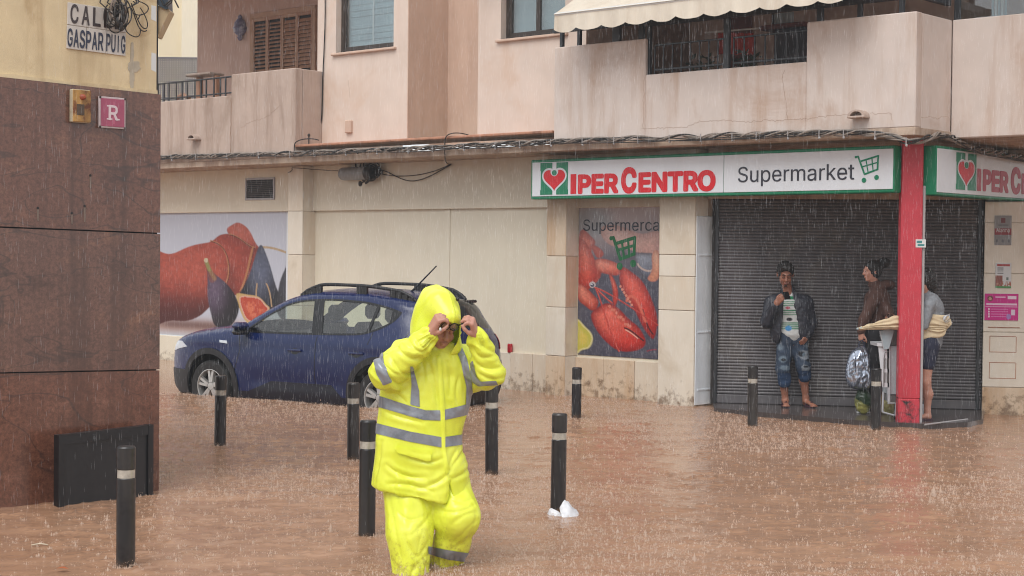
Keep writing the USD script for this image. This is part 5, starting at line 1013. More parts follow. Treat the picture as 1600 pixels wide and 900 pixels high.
# ================================================================== cables along the facade
from scipy.interpolate import CubicSpline
def spl(pts, n): P = np.array(pts, float); return CubicSpline(np.arange(len(P)), P)(np.linspace(0, len(P) - 1, n))
tw = TB + .06
main = [(200, 250), (260, 245.5), (360, 242.5), (460, 239.5), (560, 235.5), (640, 232.5), (720, 228.5), (840, 222.5), (960, 217.5), (1060, 214.5), (1200, 210), (1300, 207.5), (1350, 207.5), (1385, 211), (1408, 219), (1430, 222)]
wb = [BF.p(*((lambda q: (q[0], tw, q[1]))(FP(a, b_, tw)))) for a, b_ in spl(main, 130)]
tail = [(1446, 217), (1462, 211.5), (1478, 212), (1494, 219), (1512, 229), (1535, 236), (1560, 240), (1600, 248), (1640, 254)]
wt = [q + uB * .0 for q in [(lambda P: P)(plane_hit(a, b_, pp, uB, .30)) for a, b_ in spl(tail, 50)]]
path = np.array(wb + wt); path = np.column_stack([np.convolve(np.pad(path[:, k], 3, mode="edge"), np.ones(7) / 7, "valid") for k in range(3)])
cb = thing("cable_bundle", "thick bundle of twisted grey cables clipped along the facade above the sign", "cables", path[0])
T_ = np.gradient(path, axis=0); T_ /= np.linalg.norm(T_, axis=1, keepdims=True); up3 = np.array([0, 0, 1.0]); N_ = np.cross(T_, up3); N_ /= np.linalg.norm(N_, axis=1, keepdims=True); B_ = np.cross(N_, T_)
dl = np.r_[0, np.cumsum(np.linalg.norm(np.diff(path, axis=0), axis=1))]; fine = np.linspace(0, dl[-1], 620)
ip = lambda A: np.column_stack([np.interp(fine, dl, A[:, k]) for k in range(3)])
Pf, Nf, Bf = ip(path), ip(N_), ip(B_)
for k in range(6):
    ph = k * 2 * np.pi / 6; w_ = fine * (9 + .5 * k) + ph + .6 * np.sin(fine * .8 + k); r_ = .020 + .012 * np.sin(fine * .9 + 2 * k) ** 2
    obj("strand", MB().tube(Pf + Nf * (np.cos(w_) * r_)[:, None] + Bf * (np.sin(w_) * r_)[:, None], .0105 if k < 4 else .008, 6), M["cable"] if k != 2 else M["cable_black"], cb)
for k in range(3):
    w_ = .03 * np.sin(fine * (1.1 + .3 * k) + k * 2) - .015; obj("loose_strand", MB().tube(Pf + Nf * .03 + Bf * w_[:, None], .0055, 5), M["cable_black"], cb)
for px in range(262, 1420, 46):
    q_ = FP(px + (px * 7) % 11, np.interp(px, [a for a, _ in main], [b_ for _, b_ in main]), tw); c0 = BF.p(q_[0], TB - .01, q_[1] - .03)
    obj("clip", MB().tube([c0, BF.p(q_[0], TB + .09, q_[1] - .035), BF.p(q_[0] + .004, TB + .095, q_[1] + .03)], .007, 5).ell(BF.p(q_[0], TB + .08, q_[1] - .05), (.014, .014, .016), sub=1), M["grey_pipe"], cb)
def wire(name, pts, t, r, m, label, n=40, ts=None):
    cs = spl(pts, n); tt = np.full(n, t) if ts is None else np.interp(np.linspace(0, 1, n), np.linspace(0, 1, len(ts)), ts)
    mb = MB().tube([BF.p(*((lambda q: (q[0], tk, q[1]))(FP(a, b_, tk)))) for (a, b_), tk in zip(cs, tt)], r, 6); return tg(name, mb, m, label, "cable")
wire("wall_cable", [(508, -10), (507, 60), (504.5, 120), (503.5, 165), (501, 195), (494, 216)], .02, .009, M["cable_black"], "thin dark cable running down the pink wall beside the left balcony corner")
wire("sagging_cable", [(592, 268), (612, 272), (640, 282.5), (672, 275), (705, 257)], TBD + .03, .007, M["cable_black"], "lower of the two cables sagging right of the junction box")
wire("sagging_cable", [(592, 270), (622, 275), (660, 272), (690, 263), (705, 256)], TBD + .03, .006, M["cable_black"], "upper of the two cables sagging right of the junction box")
wire("drop_cable", [(705, 256), (696, 250), (695, 232), (696, 216), (704, 209), (718, 208), (735, 212)], TB + .03, .007, M["cable_black"], "dark cable rising in an arc over the terracotta ledge", ts=[TBD + .03, TB + .03, TB + .03, TB + .03, .05])
wire("cable_end", [(459, 244), (460, 228), (464, 221), (478, 217), (498, 219)], TB + .03, .008, M["cable_black"], "short dark cable bent round the start of the terracotta ledge")
wire("joint_cable", [(450, 270), (456, 263), (470, 263), (530, 267), (545, 262)], TBD + .05, .005, M["cable_black"], "thin cable running left from the junction box under the fascia", ts=[.03, .03, TBD + .05])
sk = thing("antenna_stub", "short black cable stub standing on the terracotta ledge", "cable stub", BF.p(Sx(482, TB - .1), TB - .1, zl))
s_ = Sx(482, TB - .1); obj("stem", MB().tube([BF.p(s_, TB - .1, zl), BF.p(s_, TB - .1, zl + .12)], .010, 6), M["cable_black"], sk); obj("cap", MB().ell(BF.p(s_, TB - .1, zl + .14), (.02, .02, .025)), M["cable_black"], sk)
# junction closure
j0, j1 = FP(534, 272, TBD + .09), FP(575, 270, TBD + .09)
jb = thing("junction_box", "grey cylindrical cable junction box with a black tangle under the fascia", "junction box", BF.p(j0[0], TBD + .09, j0[1]))
JF = Fr(BF.p(j0[0], TBD + .10, j0[1]), nB, np.array([0, 0, 1.0]), uB); Lj = j1[0] - j0[0]
obj("cylinder", MB().lathe([(.001, 0), (.075, .01), (.09, .03), (.094, .05), (.094, Lj - .04), (.098, Lj - .03), (.098, Lj)], 24, JF), M["grey_box"], jb)
obj("end_cap", MB().lathe([(.10, Lj), (.10, Lj + .06), (.085, Lj + .1), (.001, Lj + .1)], 24, JF), M["cable_black"], jb)
r2 = np.random.default_rng(9)
for k in range(11):
    cx, cy = 581 + r2.normal() * 5, 268 + r2.normal() * 4; rx, ry = r2.uniform(6, 14), r2.uniform(6, 12); th = np.linspace(0, 5.6, 18) + r2.uniform(0, 6)
    obj("lead", MB().tube([BF.p(*((lambda q: (q[0], TBD + .06 + .006 * k, q[1]))(FP(cx + rx * math.cos(a), cy + ry * math.sin(a), TBD + .06 + .006 * k)))) for a in th], .010 if k % 3 else .007, 6), M["cable_black"], jb)
for pts in ([(556, 262), (555, 248), (560, 238)], [(562, 262), (566, 250), (572, 240)], [(568, 262), (568, 250), (570, 240)], [(576, 276), (568, 284), (562, 288)], [(580, 276), (576, 284), (571, 287)]):
    obj("lead", MB().tube([BF.p(*((lambda q: (q[0], TBD + .12, q[1]))(FP(a, b_, TBD + .12)))) for a, b_ in pts], .011, 6), M["cable_black"], jb)
obj("plug", MB().ell(BF.p(FP(563, 287, TBD + .12)[0], TBD + .12, FP(563, 287, TBD + .12)[1]), (.03, .03, .04)), M["cable_black"], jb)
obj("tag", MB().box(*[FP(572, 274, TBD + .16)[0] + d for d in (0, .06)], TBD + .16, TBD + .175, FP(572, 276, TBD + .16)[1], FP(572, 271, TBD + .16)[1], BF, .004), M["white_plastic"], jb)

# ================================================================== bollards
M["bollard"] = mat("bollard_black", C(44, 43, 46, .36), .36, .14, 14, .12, 120, streak=.7, streak_col=C(84, 78, 72, .6), rvar=.12, grime=.10)
M["band"] = mat("reflective_band", C(190, 184, 172, .85), .3, .25, 26, metallic=.3, blotch=C(120, 96, 70), blotch_lo=.58)
BH = .70
UsdGeom.Scope.Define(stage, "/World/Looks/unused")
spec = [(193, 888, 697, 0, 0, "nearest bollard at lower left in front of the black panel"), (342, 697, 587, .3, .5, "bollard standing before the car's front wheel"), (551, 719, 598, 0, -.6, "bollard beside the car's rear wheel, no clean band"),
        (572, 840, 657, .6, 1.2, "leaning bollard close behind the yellow rain suit's right arm"), (768, 743, 603, -.4, .3, "bollard right of the rain suit in front of the number plate"), (872, 804, 646, 0, -.4, "bollard with a white plastic bag wrapped round its foot"),
        (900.5, 654, 574, 0, -.5, "small far bollard below the lobster poster"), (1177, 667, 572, .5, -.4, "bollard left of the man at the shutter"), (1370, 674, 576, 0, -.3, "bollard before the silver bag beside the red pole")]
proto = None
for i, (px, pyb, pyt, tx, ty, lab) in enumerate(spec):
    b0 = ground(px, pyb); b0[1] += .05; zt_ = at(px, pyt, b0[1])[2]; loc = (b0[0], b0[1], zt_ - BH)
    if proto is None:
        proto = thing("bollard", lab, "bollard", loc, "black bollards with reflective bands")
        bf = Fr(loc, (1, 0, 0), (0, 1, 0)); R0_ = .053
        obj("post", MB().lathe([(R0_, -.45), (R0_, BH - .185), (R0_ - .003, BH - .180), (R0_ - .003, BH - .178)], 28, bf), M["bollard"], proto)
        obj("reflective_band", MB().lathe([(R0_ - .003, BH - .178), (R0_ - .003, BH - .132)], 28, bf), M["band"], proto)
        obj("head", MB().lathe([(R0_ - .003, BH - .132), (R0_, BH - .127), (R0_ + .001, BH - .01), (R0_ - .006, BH), (.001, BH + .004)], 28, bf), M["bollard"], proto)
    else:
        c_ = copy_of(proto.GetPath(), "bollard", loc, lab, "bollard", "black bollards with reflective bands")
        if tx or ty: UsdGeom.Xformable(c_).AddRotateXYZOp().Set(Gf.Vec3f(tx, ty, 37.0 * i))
# plastic bag at the foot of one bollard
b6 = ground(872, 804); b6[1] += .05; r2 = np.random.default_rng(4)
bag = thing("plastic_bag", "white plastic bag caught round the foot of a bollard", "plastic bag", b6)
M["bag"] = usdkit.material(stage, "/World/Looks/white_film", {"p": ("principled_bsdf", {"base_color": (.82, .83, .86), "roughness": .3}), "t": ("translucent_bsdf", {"color": (.8, .8, .82)}), "m": ("mix_closure", {"fac": .25})}, [("p.BSDF", "m.closure1"), ("t.BSDF", "m.closure2")], surface="m.closure")
def bagmesh(a0, a1, h0, h1, r0, r1, seed):
    def fn(u, v):
        th = np.radians(a0 + (a1 - a0) * u); hh = (h0 + (h1 - h0) * u) * np.sin(np.pi * np.clip(u * .9 + .08, 0, 1)) ** .6; rr = .056 + (r0 + (r1 - r0) * u) * (v ** 1.3); z_ = hh * (1 - v ** 1.6) - .02 * v
        P = np.column_stack([rr * np.cos(th), rr * np.sin(th), z_]); k_ = meshkit.fbm(P * 28 + seed, 3, seed) - .5; return b6 + P * (1 + .10 * k_[:, None]) + np.column_stack([np.zeros_like(k_), np.zeros_like(k_), .035 * k_])
    return MB().add(*grid_sheet(26, 12, fn))
obj("left_fold", bagmesh(170, 300, .05, .03, .03, .05, 1), M["bag"], bag, smooth=40, label="lower fold of the bag left of the bollard")
obj("right_fold", bagmesh(-80, 60, .11, .07, .10, .12, 2), M["bag"], bag, smooth=40, label="taller fold of the bag right of the bollard")

# ================================================================== the flood water
W_ = np.random.default_rng(21)
xs = np.arange(-6.5, 8.5, .021); ysl = [6.0]
while ysl[-1] < 20.5: ysl.append(ysl[-1] + .011 + .0022 * (ysl[-1] - 6))
ysl = np.array(ysl); XX, YY = np.meshgrid(xs, ysl); ZZ = np.zeros_like(XX)
P3 = lambda sx, sy, seed: meshkit.fbm(np.stack([XX * sx, YY * sy, np.zeros_like(XX)], -1), 3, seed) - .5
ZZ += .026 * P3(1.1, 2.2, 1) + .014 * P3(4.5, 7.5, 2) + .005 * P3(14, 20, 3)
flow = np.exp(-((XX + 1.6 - .25 * (YY - 11)) / .9) ** 2) * np.exp(-((YY - 11) / 2.0) ** 2)      # quicker water past the stone corner
ZZ += flow * .030 * P3(3.5, 5, 5)
rings = 5200; rx_ = W_.uniform(-6, 8, rings); ry_ = 6.2 + 13.5 * W_.uniform(0, 1, rings) ** .9; rr_ = W_.uniform(.015, .075, rings)
for x_, y_, r_ in zip(rx_, ry_, rr_):
    i0, i1 = np.searchsorted(ysl, [y_ - r_ * 1.9, y_ + r_ * 1.9]); j0_, j1_ = np.searchsorted(xs, [x_ - r_ * 1.9, x_ + r_ * 1.9])
    if i1 <= i0 or j1_ <= j0_: continue
    d = np.hypot(XX[i0:i1, j0_:j1_] - x_, YY[i0:i1, j0_:j1_] - y_); ZZ[i0:i1, j0_:j1_] += .0060 * np.cos((d - r_) / .016) * np.exp(-((d - r_) / .020) ** 2)
edge = np.minimum.reduce([smoothstep(xs[0], xs[0] + .5, XX), 1 - smoothstep(xs[-1] - .5, xs[-1], XX), smoothstep(ysl[0], ysl[0] + .5, YY), 1 - smoothstep(ysl[-1] - .5, ysl[-1], YY)]); ZZ *= edge
ny_, nx_ = XX.shape; i = np.arange(nx_ * ny_).reshape(ny_, nx_)
wv = np.column_stack([XX.ravel(), YY.ravel(), ZZ.ravel()]); wf = np.column_stack([i[:-1, :-1].ravel(), i[:-1, 1:].ravel(), i[1:, 1:].ravel(), i[1:, :-1].ravel()])
wm = MB().add(wv, wf); a, b_, c_, d_ = xs[0], xs[-1], ysl[0], ysl[-1]
for q_ in ([(-150, -40), (150, -40), (150, c_), (-150, c_)], [(-150, d_), (150, d_), (150, 220), (-150, 220)], [(-150, c_), (a, c_), (a, d_), (-150, d_)], [(b_, c_), (150, c_), (150, d_), (b_, d_)]): wm.add([(p_[0], p_[1], 0) for p_ in q_], [(0, 1, 2, 3)])
M["water"] = usdkit.material(stage, "/World/Looks/muddy_water", {
    "g": ("geometry", {}), "mf": ("mapping", {"scale": (.55, 1.9, 1)}), "n1": ("noise_texture", {"scale": 1.5, "detail": 6, "roughness": .65, "distortion": 1.2}), "r1": ("rgb_ramp", {"ramp": [(.3, C(148, 111, 86, .86)), (.7, C(176, 137, 109, .9))]}),
    "n2": ("noise_texture", {"scale": 42, "detail": 4, "roughness": .65}), "n3": ("noise_texture", {"scale": 130, "detail": 2}), "ad": ("math", {"math_type": "multiply_add", "value2": .5}),
    "b": ("bump", {"strength": .22, "distance": .012}), "p": ("principled_bsdf", {"roughness": .06, "ior": 1.33})},
    [("g.position", "mf.vector"), ("mf.vector", "n1.vector"), ("n1.fac", "r1.fac"), ("r1.color", "p.base_color"), ("g.position", "n2.vector"), ("g.position", "n3.vector"), ("n3.fac", "ad.value1"), ("n2.fac", "ad.value3"), ("ad.value", "b.height"), ("b.normal", "p.normal")], surface="p.BSDF")
tag(obj("water", wm.mesh(), M["water"], smooth=True), kind="structure")
def water_z(x, y):
    jx = np.clip(np.searchsorted(xs, x), 0, nx_ - 1); iy = np.clip(np.searchsorted(ysl, y), 0, ny_ - 1); return ZZ[iy, jx]

# small things afloat
tw_ = ground(62, 855); tg("floating_twig", MB().tube([tw_ + [-.05, 0, .012], tw_ + [0, .01, .02], tw_ + [.05, .004, .014]], [.004, .006, .003], 6), mat("bleached_twig", C(206, 190, 166, .8), .6, .2, 60), "small pale twig floating at the lower left near the front bollard", "twig")
bt_ = ground(97, 893); tg("floating_leaf", MB().add(*grid_sheet(6, 4, lambda u, v: bt_ + np.column_stack([(u - .5) * .07, (v - .5) * .04 * np.sin(np.pi * np.clip(u, .05, .95)), .014 + .01 * np.sin(3 * u)]))), mat("orange_leaf", C(190, 96, 50, .8), .5, .2, 60), "orange scrap of leaf floating at the bottom left edge", "leaf")
# ================================================================== people
from scipy import sparse
class Field:
    """a blended solid on a grid: negative inside"""
    def __init__(s, lo, hi, h):
        s.lo, s.h = np.asarray(lo, float), h; s.n = np.maximum(np.ceil((np.asarray(hi, float) - s.lo) / h).astype(int), 2) + 1
        s.F = np.full(s.n, .25, np.float32); s.ax = [(s.lo[k] + h * np.arange(s.n[k])).astype(np.float32) for k in range(3)]
    def _sub(s, lo, hi):
        i0 = np.clip(np.floor((np.asarray(lo) - s.lo) / s.h).astype(int), 0, s.n); i1 = np.clip(np.ceil((np.asarray(hi) - s.lo) / s.h).astype(int) + 1, 0, s.n)
        sl = tuple(slice(a, b_) for a, b_ in zip(i0, i1)); return sl, np.meshgrid(*[s.ax[k][sl[k]] for k in range(3)], indexing="ij")
    def put(s, d, sl, k, mode="add"):
        A = s.F[sl]
        if mode == "add": h_ = np.maximum(k - np.abs(A - d), 0) / max(k, 1e-6); s.F[sl] = np.minimum(A, d) - h_ * h_ * k * .25
        elif mode == "cut": h_ = np.maximum(k - np.abs(A + d), 0) / max(k, 1e-6); s.F[sl] = np.maximum(A, -d) + h_ * h_ * k * .25
        else: h_ = np.maximum(k - np.abs(A - d), 0) / max(k, 1e-6); s.F[sl] = np.maximum(A, d) + h_ * h_ * k * .25
    def cone(s, a, b, ra, rb, k=.03, sy=1.0, mode="add", axis=None):
        """sy < 1 flattens along the depth axis (or a given axis)"""
        a, b = np.asarray(a, float), np.asarray(b, float); m_ = max(ra, rb) / 1 + k + .05; sl, (X, Y_, Z) = s._sub(np.minimum(a, b) - m_, np.maximum(a, b) + m_)
        if 0 in s.F[sl].shape: return s
        P = [X - a[0], Y_ - a[1], Z - a[2]]; e = b - a
        ax_ = np.array([0, 1.0, 0]) if axis is None else np.asarray(axis, float) / np.linalg.norm(axis)
        if sy != 1.0:
            q_ = P[0] * ax_[0] + P[1] * ax_[1] + P[2] * ax_[2]; P = [P[i] + ax_[i] * q_ * (1 / sy - 1) for i in range(3)]; e = e + ax_ * (e @ ax_) * (1 / sy - 1)
        L2 = max(e @ e, 1e-9); t = np.clip((P[0] * e[0] + P[1] * e[1] + P[2] * e[2]) / L2, 0, 1)
        d = np.sqrt((P[0] - t * e[0]) ** 2 + (P[1] - t * e[1]) ** 2 + (P[2] - t * e[2]) ** 2) - (ra + (rb - ra) * t)
        s.put((d * (sy if sy < 1 else 1)).astype(np.float32), sl, k, mode); return s
    def ell(s, c, r, R=None, k=.02, mode="add"):
        c, r = np.asarray(c, float), np.asarray(r, float); m_ = r.max() + k + .04; sl, (X, Y_, Z) = s._sub(c - m_, c + m_)
        if 0 in s.F[sl].shape: return s
        P = np.stack([X - c[0], Y_ - c[1], Z - c[2]], -1)
        if R is not None: P = P @ R
        q_ = P / r; l0 = np.linalg.norm(q_, axis=-1); l1 = np.linalg.norm(q_ / r, axis=-1) + 1e-9; s.put((l0 * (l0 - 1) / l1).astype(np.float32), sl, k, mode); return s
    def func(s, fn, lo, hi, k, mode="add"):
        sl, (X, Y_, Z) = s._sub(lo, hi); s.put(fn(X, Y_, Z).astype(np.float32), sl, k, mode); return s
    def mesh(s, relax=1):
        F = s.F; nx, ny, nz = F.shape; S = F < 0; C8 = [(i, j, k) for i in (0, 1) for j in (0, 1) for k in (0, 1)]
        cnt = sum(S[i:nx - 1 + i, j:ny - 1 + j, k:nz - 1 + k].astype(np.int8) for i, j, k in C8); act = (cnt > 0) & (cnt < 8); idx_ = -np.ones(act.shape, int); I_ = np.argwhere(act); idx_[act] = np.arange(len(I_))
        acc = np.zeros((len(I_), 3)); num = np.zeros(len(I_))
        for a in C8:
            for d in range(3):
                if a[d]: continue
                b_ = list(a); b_[d] = 1; fa = F[tuple((I_ + a).T)]; fb = F[tuple((I_ + b_).T)]; m_ = (fa < 0) != (fb < 0); t_ = fa[m_] / (fa[m_] - fb[m_]); p_ = np.repeat([a], m_.sum(), 0).astype(float); p_[:, d] += t_; acc[m_] += p_; num[m_] += 1
        V = s.lo + s.h * (I_ + acc / num[:, None]); Fc = []
        for d in range(3):
            o1, o2 = [(1, 2), (2, 0), (0, 1)][d]; sl0 = [slice(1, -1)] * 3; sl1 = [slice(1, -1)] * 3; sl0[d] = slice(0, -1); sl1[d] = slice(1, None)
            A, B = S[tuple(sl0)], S[tuple(sl1)]; E = np.argwhere(A != B) + np.array([1 if q_ != d else 0 for q_ in range(3)])
            if not len(E): continue
            e1 = np.zeros(3, int); e2 = np.zeros(3, int); e1[o1] = 1; e2[o2] = 1; q_ = np.stack([idx_[tuple((E - e1 - e2).T)], idx_[tuple((E - e2).T)], idx_[tuple(E.T)], idx_[tuple((E - e1).T)]], 1); fl = ~S[tuple(E.T)]; q_[fl] = q_[fl][:, ::-1]; Fc.append(q_[(q_ >= 0).all(1)])
        Q = np.vstack(Fc); T_ = np.vstack([Q[:, [0, 1, 2]], Q[:, [0, 2, 3]]]); m = trimesh.Trimesh(V, T_, process=False)
        if relax:
            e = np.unique(np.sort(np.vstack([T_[:, [0, 1]], T_[:, [1, 2]], T_[:, [2, 0]]]), 1), axis=0); n_ = len(V); A = sparse.coo_matrix((np.ones(2 * len(e)), (np.r_[e[:, 0], e[:, 1]], np.r_[e[:, 1], e[:, 0]])), (n_, n_)).tocsr(); dg = np.maximum(np.asarray(A.sum(1)), 1)
            for k in range(relax * 4): V = V + (.5 if k % 2 == 0 else -.52) * (A @ V / dg - V)
            m = trimesh.Trimesh(V, T_, process=False)
        return m
def vnorm(m):
    n_ = np.zeros_like(m.vertices); f = m.faces; v = m.vertices; fn = np.cross(v[f[:, 1]] - v[f[:, 0]], v[f[:, 2]] - v[f[:, 0]])
    for k in range(3): np.add.at(n_, f[:, k], fn)
    return n_ / (np.linalg.norm(n_, axis=1, keepdims=True) + 1e-12)
def ridge(P, seed, o=3): return 1 - np.abs(2 * meshkit.fbm(P, o, seed) - 1) * 2
def push(m, amt): m.vertices = m.vertices + vnorm(m) * np.asarray(amt)[:, None]; return m
def clip_mesh(m, sc):
    """the part of a mesh where the vertex values sc are positive, cut cleanly"""
    v, f = np.asarray(m.vertices), np.asarray(m.faces); pos = sc > 0; c_ = pos[f].sum(1); V = list(v); F = [tuple(q_) for q_ in f[c_ == 3]]; cut = {}
    def mid(a, b_):
        k_ = (min(a, b_), max(a, b_))
        if k_ not in cut: t_ = sc[a] / (sc[a] - sc[b_]); cut[k_] = len(V); V.append(v[a] + t_ * (v[b_] - v[a]))
        return cut[k_]
    for q_ in f[(c_ == 1) | (c_ == 2)]:
        p_ = [pos[a] for a in q_]; n_ = sum(p_)
        if n_ == 1: i_ = p_.index(True); a, b_, c2 = q_[i_], q_[(i_ + 1) % 3], q_[(i_ + 2) % 3]; F.append((a, mid(a, b_), mid(a, c2)))
        else: i_ = p_.index(False); a, b_, c2 = q_[i_], q_[(i_ + 1) % 3], q_[(i_ + 2) % 3]; x_, y_ = mid(b_, a), mid(c2, a); F += [(b_, c2, y_), (b_, y_, x_)]
    V = np.array(V); F = np.array(F, int).reshape(-1, 3); u_, inv = np.unique(F, return_inverse=True); return trimesh.Trimesh(V[u_], inv.reshape(-1, 3), process=False)
def proj(P):
    v = np.asarray(P) - CAM; w = v @ _F; return np.column_stack([800 + FOC * (v @ _R) / w, 450 - FOC * (v @ _U) / w])
def sdpoly(poly, pts):
    """signed distance to a polygon, positive inside"""
    q_ = Polygon(poly); b_ = np.asarray(q_.exterior.segmentize(.5).coords); d = cKDTree(b_).query(pts)[0]; return np.where(contains_xy(q_, pts[:, 0], pts[:, 1]), d, -d)
def skinmat(name, c, **k): return mat(name, c, .45, .07, 22, .15, 200, subsurface_weight=.15, subsurface_radius=(.01, .004, .002), **k)
M["skin_a"] = skinmat("skin_tan", C(172, 116, 94, .72)); M["skin_b"] = skinmat("skin_fair", C(200, 146, 126, .8)); M["skin_c"] = skinmat("skin_brown", C(160, 104, 82, .8))
M["hair"] = mat("dark_hair", C(30, 26, 26, .8), .5, .3, 60, .5, 160)
def creases(pr, front, lines, w=2.3, dep=.0042, lip=.002):
    """fold lines drawn along given paths: a valley with a rounded lip on each side, fading at the ends"""
    a = np.zeros(len(pr))
    for k, pts in enumerate(lines):
        P = np.array(pts, float); t_ = np.linspace(0, len(P) - 1, 12 * len(P)); C_ = CubicSpline(np.arange(len(P)), P)(t_) if len(P) > 2 else np.column_stack([np.interp(t_, np.arange(len(P)), P[:, q]) for q in (0, 1)])
        d, i_ = cKDTree(C_).query(pr); f_ = np.sin(np.pi * np.clip((i_ + 3) / (len(C_) + 5), 0, 1)) ** .7; a += f_ * front * (-dep * np.exp(-(d / w) ** 2) + lip * np.exp(-((d - 3.2 * w) / (1.9 * w)) ** 2))
    return a
def facing(yaw, pitch=0.0, roll=0.0):
    """head axes as columns: x = its left, y = backwards, z = up; yaw 0 looks at the camera, positive turns to the picture's right"""
    cy, sy_ = math.cos(yaw), math.sin(yaw); Rz = np.array([[cy, -sy_, 0], [sy_, cy, 0], [0, 0, 1]]); cp, sp = math.cos(pitch), math.sin(pitch); Rx = np.array([[1, 0, 0], [0, cp, -sp], [0, sp, cp]]); cr, sr = math.cos(roll), math.sin(roll); Ry = np.array([[cr, 0, sr], [0, 1, 0], [-sr, 0, cr]]); return Rz @ Rx @ Ry
def head(F, c, R, s_=1.0, k=.018, female=False):
    """skull, jaw, nose, brow, lips, ears round the point c between the ears; y backwards"""
    p = lambda x, y, z: np.asarray(c) + R @ (np.array([x, y, z]) * s_)
    F.ell(p(0, .012, .045), np.array([.074, .094, .083]) * s_, R, k); F.ell(p(0, -.022, -.030), np.array([.060, .066, .078]) * s_, R, k); F.ell(p(0, -.058, -.088), np.array([.026, .022, .020]) * s_, R, .02)
    F.cone(p(0, -.086, .020), p(0, -.108, -.018), .010 * s_, .013 * s_, .012); F.ell(p(0, -.102, -.022), np.array([.018, .012, .010]) * s_, R, .008)
    for e_ in (-1, 1):
        F.ell(p(e_ * .030, -.092, .014), np.array([.015, .010, .009]) * s_, R, .012, "cut"); F.ell(p(e_ * .030, -.080, .012), np.array([.013, .011, .010]) * s_, R, .003); F.ell(p(e_ * .078, .012, .005), np.array([.010, .020, .032]) * s_, R, .01); F.ell(p(e_ * .034, -.070, -.022), np.array([.022, .018, .022]) * s_, R, .02)
    F.ell(p(0, -.083, .034), np.array([.05, .012, .009]) * s_, R, .015); F.ell(p(0, -.089, -.052), np.array([.022, .010, .006]) * s_, R, .006); F.ell(p(0, -.086, -.062), np.array([.019, .010, .007]) * s_, R, .006); F.ell(p(0, -.098, -.057), np.array([.022, .008, .002]) * s_, R, .004, "cut")
    return p
def hand(F, wrist, knuck, palm_n, curl, L=.085, spread=.021, thumb_dir=None, r=.0095, flex=(.9, 1.0, .8)):
    """palm from the wrist to the knuckles, four fingers of three bones each bent towards palm_n, a thumb from the palm's side"""
    wrist, knuck = np.asarray(wrist, float), np.asarray(knuck, float); f = knuck - wrist; Lp_ = np.linalg.norm(f); f = f / Lp_; n_ = np.asarray(palm_n, float); n_ = n_ - f * (n_ @ f); n_ /= np.linalg.norm(n_); sd = np.cross(f, n_)
    for q_ in (-1.5, -.5, .5, 1.5): F.cone(wrist + sd * q_ * .013 + f * .01, knuck + sd * q_ * spread, .019, .0135, .012)
    F.cone(wrist - f * .06, wrist + f * .012, .028, .026, .015)
    for i_, q_ in enumerate((-1.5, -.5, .5, 1.5)):
        ln = L * (.90, 1.0, .94, .74)[i_]; p0 = knuck + sd * q_ * spread; a = 0.0; d0 = f
        for j_, frac in enumerate((.46, .30, .24)):
            a += curl * flex[j_] * (1 + .12 * math.sin(i_ * 2.1 + j_)); d_ = f * math.cos(a) + n_ * math.sin(a) + sd * q_ * .04; p1 = p0 + d_ / np.linalg.norm(d_) * ln * frac; F.cone(p0, p1, r * (1.08 - .1 * j_), r * (1.0 - .1 * j_), .004); p0 = p1
    t_side = -sd if thumb_dir is None else np.sign(np.dot(thumb_dir, sd)) * sd
    t0 = wrist + f * .025 + t_side * .022 + n_ * .008; t1 = t0 + f * .030 + t_side * .022 + n_ * .018; t2 = t1 + f * .028 + t_side * .002 + n_ * .016; t3 = t2 + f * .020 - t_side * .006 + n_ * .010
    F.cone(t0, t1, .016, .0125, .010); F.cone(t1, t2, .0115, .0105, .004); F.cone(t2, t3, .0105, .008, .004)
    return sd, n_, f

# ------------------------------------------------------------------ the person in the yellow rain suit
DM = 9.12
B = lambda px, py, dy=0.0: at(px, py, DM + dy)
pxm = FOC / DM
man = thing("person", "person in bright yellow rain suit with grey bands and hood, holding glasses", "person", ground(655, 905))
YEL = (.80, .93, .018)
M["hi_vis"] = usdkit.material(stage, "/World/Looks/hi_vis_yellow", {"g": ("geometry", {}), "n": ("noise_texture", {"scale": 7, "detail": 4}), "r": ("rgb_ramp", {"ramp": [(.3, (.80, .88, .05)), (.7, (.90, .96, .10))]}), "sx": ("separate_xyz", {}), "gz": ("map_range", {"from_min": .0, "from_max": .45, "to_min": .18, "to_max": -.12}), "n6": ("noise_texture", {"scale": 26, "detail": 5, "roughness": .7}), "ga": ("math", {"math_type": "add"}), "gr": ("rgb_ramp", {"ramp": [(.60, (0, 0, 0)), (.78, (.55,) * 3)]}), "mg": ("mix", {"color2": C(150, 112, 60, .8)}), "n2": ("noise_texture", {"type": "ridged_multifractal", "scale": 5.5, "detail": 3, "roughness": .45, "distortion": 1.1}), "b": ("bump", {"strength": .55, "distance": .016, "invert": True}), "p": ("principled_bsdf", {"roughness": .32, "coat_weight": .15, "coat_roughness": .2}), "t": ("translucent_bsdf", {"color": (.8, .9, .02)}), "m": ("mix_closure", {"fac": .12})},
    [("g.position", "n.vector"), ("n.fac", "r.fac"), ("g.position", "sx.vector"), ("sx.z", "gz.value"), ("g.position", "n6.vector"), ("n6.fac", "ga.value1"), ("gz.result", "ga.value2"), ("ga.value", "gr.fac"), ("gr.color", "mg.fac"), ("r.color", "mg.color1"), ("mg.color", "p.base_color"), ("g.position", "n2.vector"), ("n2.fac", "b.height"), ("b.normal", "p.normal"), ("p.BSDF", "m.closure1"), ("t.BSDF", "m.closure2")], surface="m.closure")
M["hi_vis_in"] = mat("hood_lining", (.80, .78, .02), .5, .05, 8)
